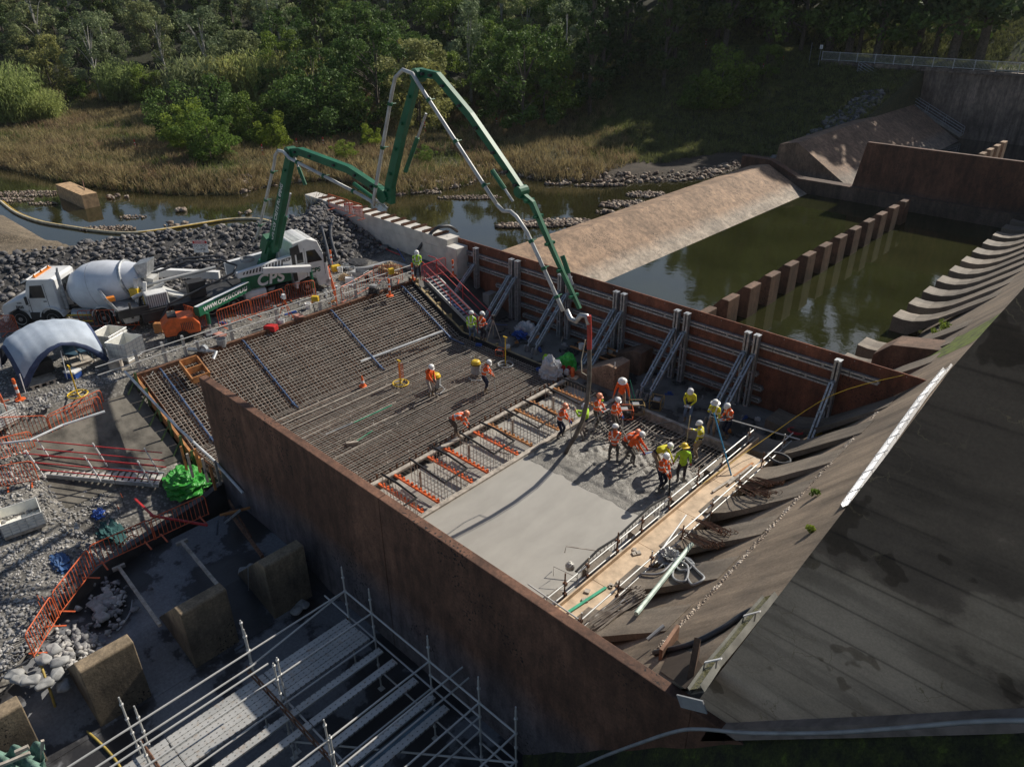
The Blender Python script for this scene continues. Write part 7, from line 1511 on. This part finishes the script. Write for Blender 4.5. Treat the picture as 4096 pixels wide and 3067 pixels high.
# things around the wall end
for k,(a,b,m_,lab) in enumerate((((915,2000,.3),(1005,2150,-.3),m_rust,'rusty steel angle leaning at the end of the brown wall'),((960,2040,.6),(900,2090,.0),m_steel,'steel tube leaning at the end of the brown wall'),((880,2060,.4),(1000,2030,.2),m_otimber,'orange timber lying at the end of the brown wall'),((540,1995,.4),(610,2060,.3),m_red,'red rail lying on the gravel left of the green tarp'),((600,2060,.3),(830,2100,.15),m_red,'red rail lying on the gravel below the green tarp'))):
    mb = MB(); mb.beam(G(*a),G(*b),.07,.07); put(mb,'loose_bar',m_,lab,'bar')
for k,(px,py) in enumerate(((500,2030),(485,2075),(470,1960),(215,2540),(225,2580),(240,2560),(260,2560))):
    p_ = T(px,py,.3); t = empty('marker_flag', p_, 0, 'small red marker flag on a thin stake in the gravel', 'flag', 'red marker flags in the gravel'); mb = MB(); mb.tube((0,0,0),(0,0,.7),.01,4); mb.build('stake',m_chass,t); mb = MB(); mb.prism([(0,.5),(0,.7),(.2,.58)],1,-.004,.004); mb.build('flag',m_orange,t)
# clutter near the berm
wb = empty('wheelbarrow', G(1440,1120,2.0), .4, 'grey wheelbarrow on the gravel among buckets', 'wheelbarrow'); mb = MB(); mb.add([(-.4,-.3,.55),(.45,-.3,.55),(.45,.3,.55),(-.4,.3,.55),(-.25,-.2,.25),(.25,-.2,.25),(.25,.2,.25),(-.25,.2,.25)],[(4,5,6,7),(0,1,5,4),(1,2,6,5),(2,3,7,6),(3,0,4,7)]); o = mb.build('tray',m_grey,wb); o.modifiers.new('t','SOLIDIFY').thickness=.02; mb = MB(); mb.tube((-.8,-.25,.5),(.5,-.1,.3),.02,5); mb.tube((-.8,.25,.5),(.5,.1,.3),.02,5); mb.build('handles',m_timber,wb); mb = MB(); mb.lathe((.5,0,.18),[(.18,-.04),(.18,.04)],12,(0,1,0)); mb.build('wheel',m_tyre,wb)
for k,(px,py,mat,lab) in enumerate(((1398,1110,m_white,'white bucket left of the wheelbarrow'),(1410,1088,m_grey,'grey bucket behind the wheelbarrow'),(1385,1075,m_steel,'steel milk-can shaped vessel behind the buckets'),(1362,1090,m_white,'short white pail before the pump truck cab'),(1128,1300,m_white,'white pail behind the crest guard rail'),(1235,1235,m_white,'white drum behind the crest guard rail'))):
    mb = MB(); mb.lathe((0,0,0),[(.14,0),(.17,.32),(.15,.32),(.12,.03)],12); put(mb,'bucket',mat,lab,'bucket',None,G(px,py,2.0))
for k,(px,py,w_,h,mat,lab) in enumerate(((1345,1085,.5,.35,m_yel,'yellow power tool before the pump truck cab'),(1310,1100,.3,.3,m_orange,'orange box in front of the pump truck'),(1400,1130,.5,.3,m_white,'white box left of the wheelbarrow'),(1085,1320,.6,.25,m_red,'red tool box behind the crest guard rail'),(880,1345,.6,.12,M('pink_board',(.5,.25,.2),.8),'pinkish board under the outrigger foot'),(1195,1270,.5,.12,M('pink_board',(.5,.25,.2),.8),'pinkish board behind the crest guard rail'),(640,1330,.4,.5,m_otimber,'timber crate behind the orange compressor'),(470,1480,.5,.5,m_timber,'timber crate at the corner of the ramp crest'),(1270,1262,.35,.25,m_yel,'yellow rope bag on the crest guard rail'),(1570,1150,.3,.3,m_yel,'yellow reel on the end post of the crest guard rail'))):
    mb = MB(); mb.box(-w_/2,w_/2,-w_/3,w_/3,0,h); mb.box(-w_/2*.9,w_/2*.9,-w_/3*.9,w_/3*.9,h,h+.02); put(mb,'crate' if 'crate' in lab else 'box',mat,lab,'box',None,G(px,py,2.0)+ (Vector((0,0,.8)) if 'yellow r' in lab else Vector((0,0,0))),rnd.uniform(0,1.5),bevel=.015)
heap(T(1420,1050,2.2)+Vector((0,0,.05)),.9,.6,.12,m_chass,'black_sheet','flat dark sheet on the foot of the rock berm','sheet',33,4,.1)
# chute details: joint strip, flashing, flume, moss
jp = [H(2611,2616),H(2820,2400),H(3000,2204),H(3140,2050),H(3279,1898),H(3471,1691),H(3547,1604)]
mb = MB(); n = 90; vs=[];
def lerp_path(P,t):
    L=[0]; [L.append(L[-1]+(P[i+1]-P[i]).length) for i in range(len(P)-1)]; s_=t*L[-1]
    for i in range(len(P)-1):
        if s_<=L[i+1]: return P[i].lerp(P[i+1],(s_-L[i])/(L[i+1]-L[i]+1e-9))
    return P[-1]
jpts = np.array([list(lerp_path(jp, t) + Vector((rnd.uniform(-.07,.07),0,0))) for t in np.linspace(0,1,1500)]); jpts[:,2] = [zprof(x) for x in jpts[:,0]]
rocks('joint_rubble', jpts, .02, .07, rockmat('joint_stones',(.22,.17,.13),(.38,.31,.24),(.55,.48,.40)), 71, .5, .1)
# bright metal flume high on the chute
def flume(pts, w_, h, mat, name, lab, cross=True):
    t = empty(name, pts[0], 0, lab, 'flume'); mb = MB(); N=(Vector((-1.1,0,1)).normalized()); U=Vector((1,0,1.1)).normalized()
    for a,b in zip(pts[:-1],pts[1:]):
        for (o0,o1) in (((0,0),(w_,0)),((0,0),(0,h)),((w_,0),(w_,h))):
            p_ = [a+U*o0[0]+N*o0[1], b+U*o0[0]+N*o0[1], b+U*o1[0]+N*o1[1], a+U*o1[0]+N*o1[1]]; mb.add(p_,[(0,1,2,3)])
    o = build_at(mb,'trough',mat,t); o.modifiers.new('t','SOLIDIFY').thickness=.012
    if cross:
        L = sum((b-a).length for a,b in zip(pts[:-1],pts[1:])); n_ = int(L/1.3)
        for k in range(n_): p_ = lerp_path(pts,(k+.5)/n_); mb = MB(); mb.beam(p_+N*(h+.01), p_+U*(w_+.12)+N*(h+.01),.05,.02); build_at(mb,'cross_bar',m_white,t)
    return t
m_flash = M('bright_flashing',(.85,.86,.88),.22,.6,var=.05)
fl = [ch_ for ch_ in (H(3370,2035,.05),H(3480,1880,.05),H(3580,1740,.05),H(3680,1600,.05),H(3778,1482,.05))]
flume(fl, .32, .1, m_flash, 'metal_flume', 'bright sunlit metal flume running along the upper chute')
fl = [H(2765,2795,.12),H(2830,2700,.14),H(2900,2620,.16),H(2990,2510,.18),H(3060,2430,.2)]
flume(fl, .34, .14, M('dull_flume',(.20,.20,.18),.6,.2,var=.3), 'metal_flume', 'grey metal flume carrying water at the lower end of the chute')
mb = MB(); U=Vector((1,0,1.1)).normalized(); N=Vector((-1.1,0,1)).normalized()
for a,b in zip(fl[:-1],fl[1:]): mb.add([a+U*.02+N*.09,b+U*.02+N*.09,b+U*.32+N*.09,a+U*.32+N*.09],[(0,1,2,3)])
m_fw, nt, p, pos = newmat('running_water'); n = noise(nt,pos,14,3); nt.links.new(ramp(nt,n,[(.35,(.05,.055,.02)),(.6,(.14,.13,.05))]),p.inputs['Base Color']); p.inputs['Roughness'].default_value=.05; bump(nt,p,n,.9,.05)
o = mb.build('running_water', m_fw); tag(o, kind='structure')
mb = MB(); p_ = fl[0]; mb.beam(p_+Vector((-.1,-.28,.0)), p_+Vector((.40,-.28,.26)), .03,.26); put(mb,'end_box',m_grey,'grey end plate where the lower flume spills past the brown wall','plate')
# sump corner pieces
m_sp = M('sump_concrete',(.30,.17,.11),.85,var=.3,bmp=.2)
mb = MB(); a=[G(2520,2620,2.2),G(2550,2585,2.2),G(2640,2640,2.2),G(2640,2690,2.2)]; 
for z0,z1 in ((.2,2.2),): mb.add([(q.x,q.y,z1) for q in a]+[(q.x,q.y,z0) for q in a],[(0,1,2,3),(7,6,5,4),(0,4,5,1),(1,5,6,2),(2,6,7,3),(3,7,4,0)])
put(mb,'sump_pier',m_baff,'brown concrete pier beside the corner sump','pier')
mb = MB(); q=[H(2700,2555,.02),H(2815,2670,.02),H(2740,2760,.02),H(2640,2690,.02)]; mb.add([v+Vector((0,0,.02)) for v in q],[(0,1,2,3)]); o = put(mb,'sump_opening',M('sump_dark',(.05,.035,.025),.9),'dark square sump opening in the lowest corner of the chute','sump')
mb = MB(); mb.beam(H(2705,2560,.25),H(2640,2640,.1),.08,.5); put(mb,'sump_pier',m_sp,'orange-brown slab standing at the upper side of the sump','slab'); mb = MB(); mb.prism([(-.5,0),(.5,0),(.0,.9)],1,-.06,.06); put(mb,'sump_pier',m_baff,'triangular brown slab at the right side of the sump','slab',None,H(2770,2680,.0),-1.2)
pole(H(2585,2600,.35),H(2650,2550,.4),.05,m_grey,'grey_channel','short grey channel above the sump')
# moss strip and plants on the chute
mb = MB(); mp_=[(3560,1440),(3700,1395),(3850,1340),(3960,1280),(4060,1215)]; w2=[(3620,1440),(3760,1430),(3880,1375),(3990,1300),(4090,1225)]
for i in range(4): a,b=H(*mp_[i],.012),H(*mp_[i+1],.012); c,d=H(*w2[i+1],.012),H(*w2[i],.012); mb.add([a,b,c,d],[(0,1,2,3)])
for v in range(len(mb.v)): pass
o = mb.build('moss', M('bright_moss',(.12,.16,.02),.9,var=.6,scale=3,c2=(.05,.06,.02))); tag(o, kind='stuff')
mb = MB(); q=[H(3835,1290,.4),H(3905,1200,.5)]; mb.prism([(-9.4,-.5),(-9.4,1.5),(-8.7,2.2),(-6.6,2.6),(-6.6,-.5)],1,34.6,36.0); 
tag(mb.build('chute_pier', m_baff, bevel=.03), 'dark square pier rising from the chute beside the moss strip', 'pier')
def weed(loc, k, lab, grp=None): 
    v = leafcloud([(rnd.uniform(-.15,.15)*k,rnd.uniform(-.15,.15)*k,.12*k+rnd.uniform(0,.25)*k,.12*k) for _ in range(9)],26,.05*k**.5,int(rnd.random()*999)); n=len(v)//4; o=fast_mesh('weed',v,np.arange(4*n),np.full(n,4),[lm['bri']]); o.location=loc; return tag(o,lab,'plant',grp)
for px,py,k,lab in ((3770,1330,1.5,'leafy weed patch at the foot of the moss strip'),(3740,1345,1.2,'smaller leafy weed patch left of the moss strip'),(4055,1010,1.2,'yellow-green weed on the chute at the right edge'),(3470,1980,.8,'small weed at the edge of the chute beside the flume'),(3125,1920,.7,'thin weed above the rubble joint'),(3260,1985,.7,'thin weed right of the rubble joint'),(3240,2130,.6,'small weed in a crack of the chute')): weed(H(px,py,0),k,lab)
for px,py in ((2870,2990),(2950,3000),(3110,2960),(3130,3000),(3200,2900),(3310,2980),(3500,2945),(3580,2930),(3870,2870),(3900,2880),(3560,2970),(3700,2940),(3460,3000),(2900,3010),(3120,2910)):
    p_ = GP(px,py,(0,8.6,0),(0,1,0)); p_.z = bz(p_.x)-1.25; weed(p_,rnd.uniform(.35,.6),'small green weed in the mossy drain below the dark side wall','weeds in the mossy drain')
hose([GP(px,py,(0,9.0,0),(0,1,0)) for px,py in ((2250,3100),(2400,3030),(2560,2970),(2700,2925),(2800,2915),(3000,2930),(3300,2930),(3600,2910),(3900,2885),(4150,2880))], .035, m_grey, 'drain_pipe', 'long grey pipe running along the mossy drain at the bottom right')
# dam wall railing
rl = empty('dam_railing', (-38,109,7),0,'pale metal railing along the top of the dam wall','railing')
rx = [G(px,250,7.0).x for px in (0,)]
xs3 = np.arange(-45.2, -8, 2.35)
for x in xs3: mb = MB(); mb.box(x-.04,x+.04,109.1,109.2,6.9,8.15); build_at(mb,'post',m_pipe_pale,rl)
for a_,b_ in zip(xs3[:-1],xs3[1:]):
    mb = MB(); mb.box(a_,b_,109.13,109.17,8.05,8.11); mb.box(a_,b_,109.13,109.17,7.1,7.15)
    for k in range(1,16): x = a_+(b_-a_)*k/16; mb.box(x-.012,x+.012,109.14,109.16,7.15,8.05)
    build_at(mb,'panel',m_pipe_pale,rl)
for px,py,lab in ((3275,250,'thin white sign post at the left end of the dam railing'),(3235,255,'bare thin post left of the dam railing')): 
    p_ = T(px,py,7); t = empty('sign_post', p_,0,lab,'post'); mb = MB(); mb.tube((0,0,0),(0,0,2.6),.04,5); mb.build('post',m_steel,t)
    if 'sign' in lab: mb = MB(); mb.box(-.2,.2,-.02,.02,2.2,2.7); mb.build('panel',m_sign,t)
p_ = T(3970,215,12); mb = MB(); mb.lathe((0,0,0),[(.25,0),(.25,1.8),(.2,1.85)],10); put(mb,'marker_pillar',m_white,'short white pillar on the grassy hill behind the dam railing','pillar',None,p_)
# rail-sided stair on the far sill
st = empty('access_stair', (-32,104,2),0,'grey railed stair descending beside the far dam wall','stair'); A_=Vector((-39.5,108.3,6.2)); B_=Vector((-25.5,108.3,-.4))
for y in (107.4,108.5):
    mb = MB()
    for hz in (1.0,.66,.33): mb.tube(A_+Vector((0,y-108.3,hz)),B_+Vector((0,y-108.3,hz)),.035,5)
    for f_ in np.linspace(0,1,7): q=A_.lerp(B_,f_); mb.tube((q.x,y,q.z),(q.x,y,q.z+1.0),.035,5)
    build_at(mb,'handrail',m_steel,st)
mb = MB(); mb.beam(A_+Vector((0,-.9,0)),B_+Vector((0,-.9,0)),.1,.25); mb.beam(A_,B_,.1,.25)
for k in range(30): q=A_.lerp(B_,k/30); mb.box(q.x-.15,q.x+.15,107.4,108.3,q.z,q.z+.05)
build_at(mb,'treads',m_cgrey,st)
# net-covered frame, lower left corner
nf = empty('netted_frame', (-15.5,-.2,-1),0,'timber frame draped with green net at the lower left corner','frame'); o3 = G(60,3030,.6)
mb = MB(); mb.beam(G(0,3060,.8),G(120,3010,.8),.08,.08); mb.beam(G(115,2985,.9),G(60,3010,.9),.08,.1); mb.beam(G(170,2960,1.0),G(165,3067,.2),.07,.07); build_at(mb,'timber',m_timber,nf)
heap_ = MB(); vs=[];fs=[]; n=16
for i in range(n+1):
    for j in range(n+1):
        q = G(-30+200*i/n, 3120-130*j/n+(-30)*i/n, .75); vs.append((q.x,q.y,.55+.35*math.sin(i*.9+j*.5)*.4+.1*math.sin(j*1.7)))
for i in range(n):
    for j in range(n): a_=i*(n+1)+j; fs.append((a_,a_+1,a_+n+2,a_+n+1))
heap_.add(vs,fs); o = build_at(heap_,'net',M('green_net',(.16,.27,.22),.9,var=.4,scale=5,bmp=.5),nf,smooth=True); o.modifiers.new('t','SOLIDIFY').thickness=.01
# small debris on the dark bench
m_deb = [m_chass, m_grey, m_timber, m_otimber, m_bag, m_blue]
for k in range(34):
    x = rnd.uniform(-26.5,-11.5); y = rnd.uniform(25.6,28.6); mb = MB(); L_ = rnd.uniform(.08,.5); w_ = rnd.uniform(.04,.12); mb.box(-L_/2,L_/2,-w_/2,w_/2,0,rnd.uniform(.03,.14)); mb.box(-L_*.2,L_*.3,-w_*.4,w_*.4,.03,.17)
    put(mb,'debris_scrap',m_deb[k%6],'small scrap of site debris lying on the dark bench under the raking props','debris','scraps on the dark bench',(x,y,.0),rnd.uniform(0,3.1))
# scraps of timber and rope on the gravel near the ramp crest
for k in range(26):
    x = rnd.uniform(-36,-32.4); y = rnd.uniform(9,25); z = float(terrain(np.array([x]),np.array([y]))[0]); mb = MB(); L_ = rnd.uniform(.15,.7); w_ = rnd.uniform(.04,.1); mb.box(-L_/2,L_/2,-w_/2,w_/2,0,rnd.uniform(.03,.08)); mb.box(-L_*.1,L_*.4,-w_*.4,w_*1.2,.02,.1)
    put(mb,'debris_scrap',m_deb[(k*5+1)%6],'small scrap of site debris lying on the gravel behind the crest guard rail','debris','scraps on the gravel by the crest rail',(x,y,z),rnd.uniform(0,3.1))
# haze
mb = MB(); mb.box(-560,360,-80,650,-8,118); hz, nt, p, pos = newmat('haze_air'); nt.nodes.remove(p)
vv = NN(nt, 'ShaderNodeVolumePrincipled'); vv.inputs['Color'].default_value = (.82,.88,.95,1); vv.inputs['Density'].default_value = .00010; vv.inputs['Anisotropy'].default_value = .2
nt.links.new(vv.outputs[0], nt.nodes['Material Output'].inputs['Volume']); o = mb.build('haze', hz); tag(o, kind='stuff')
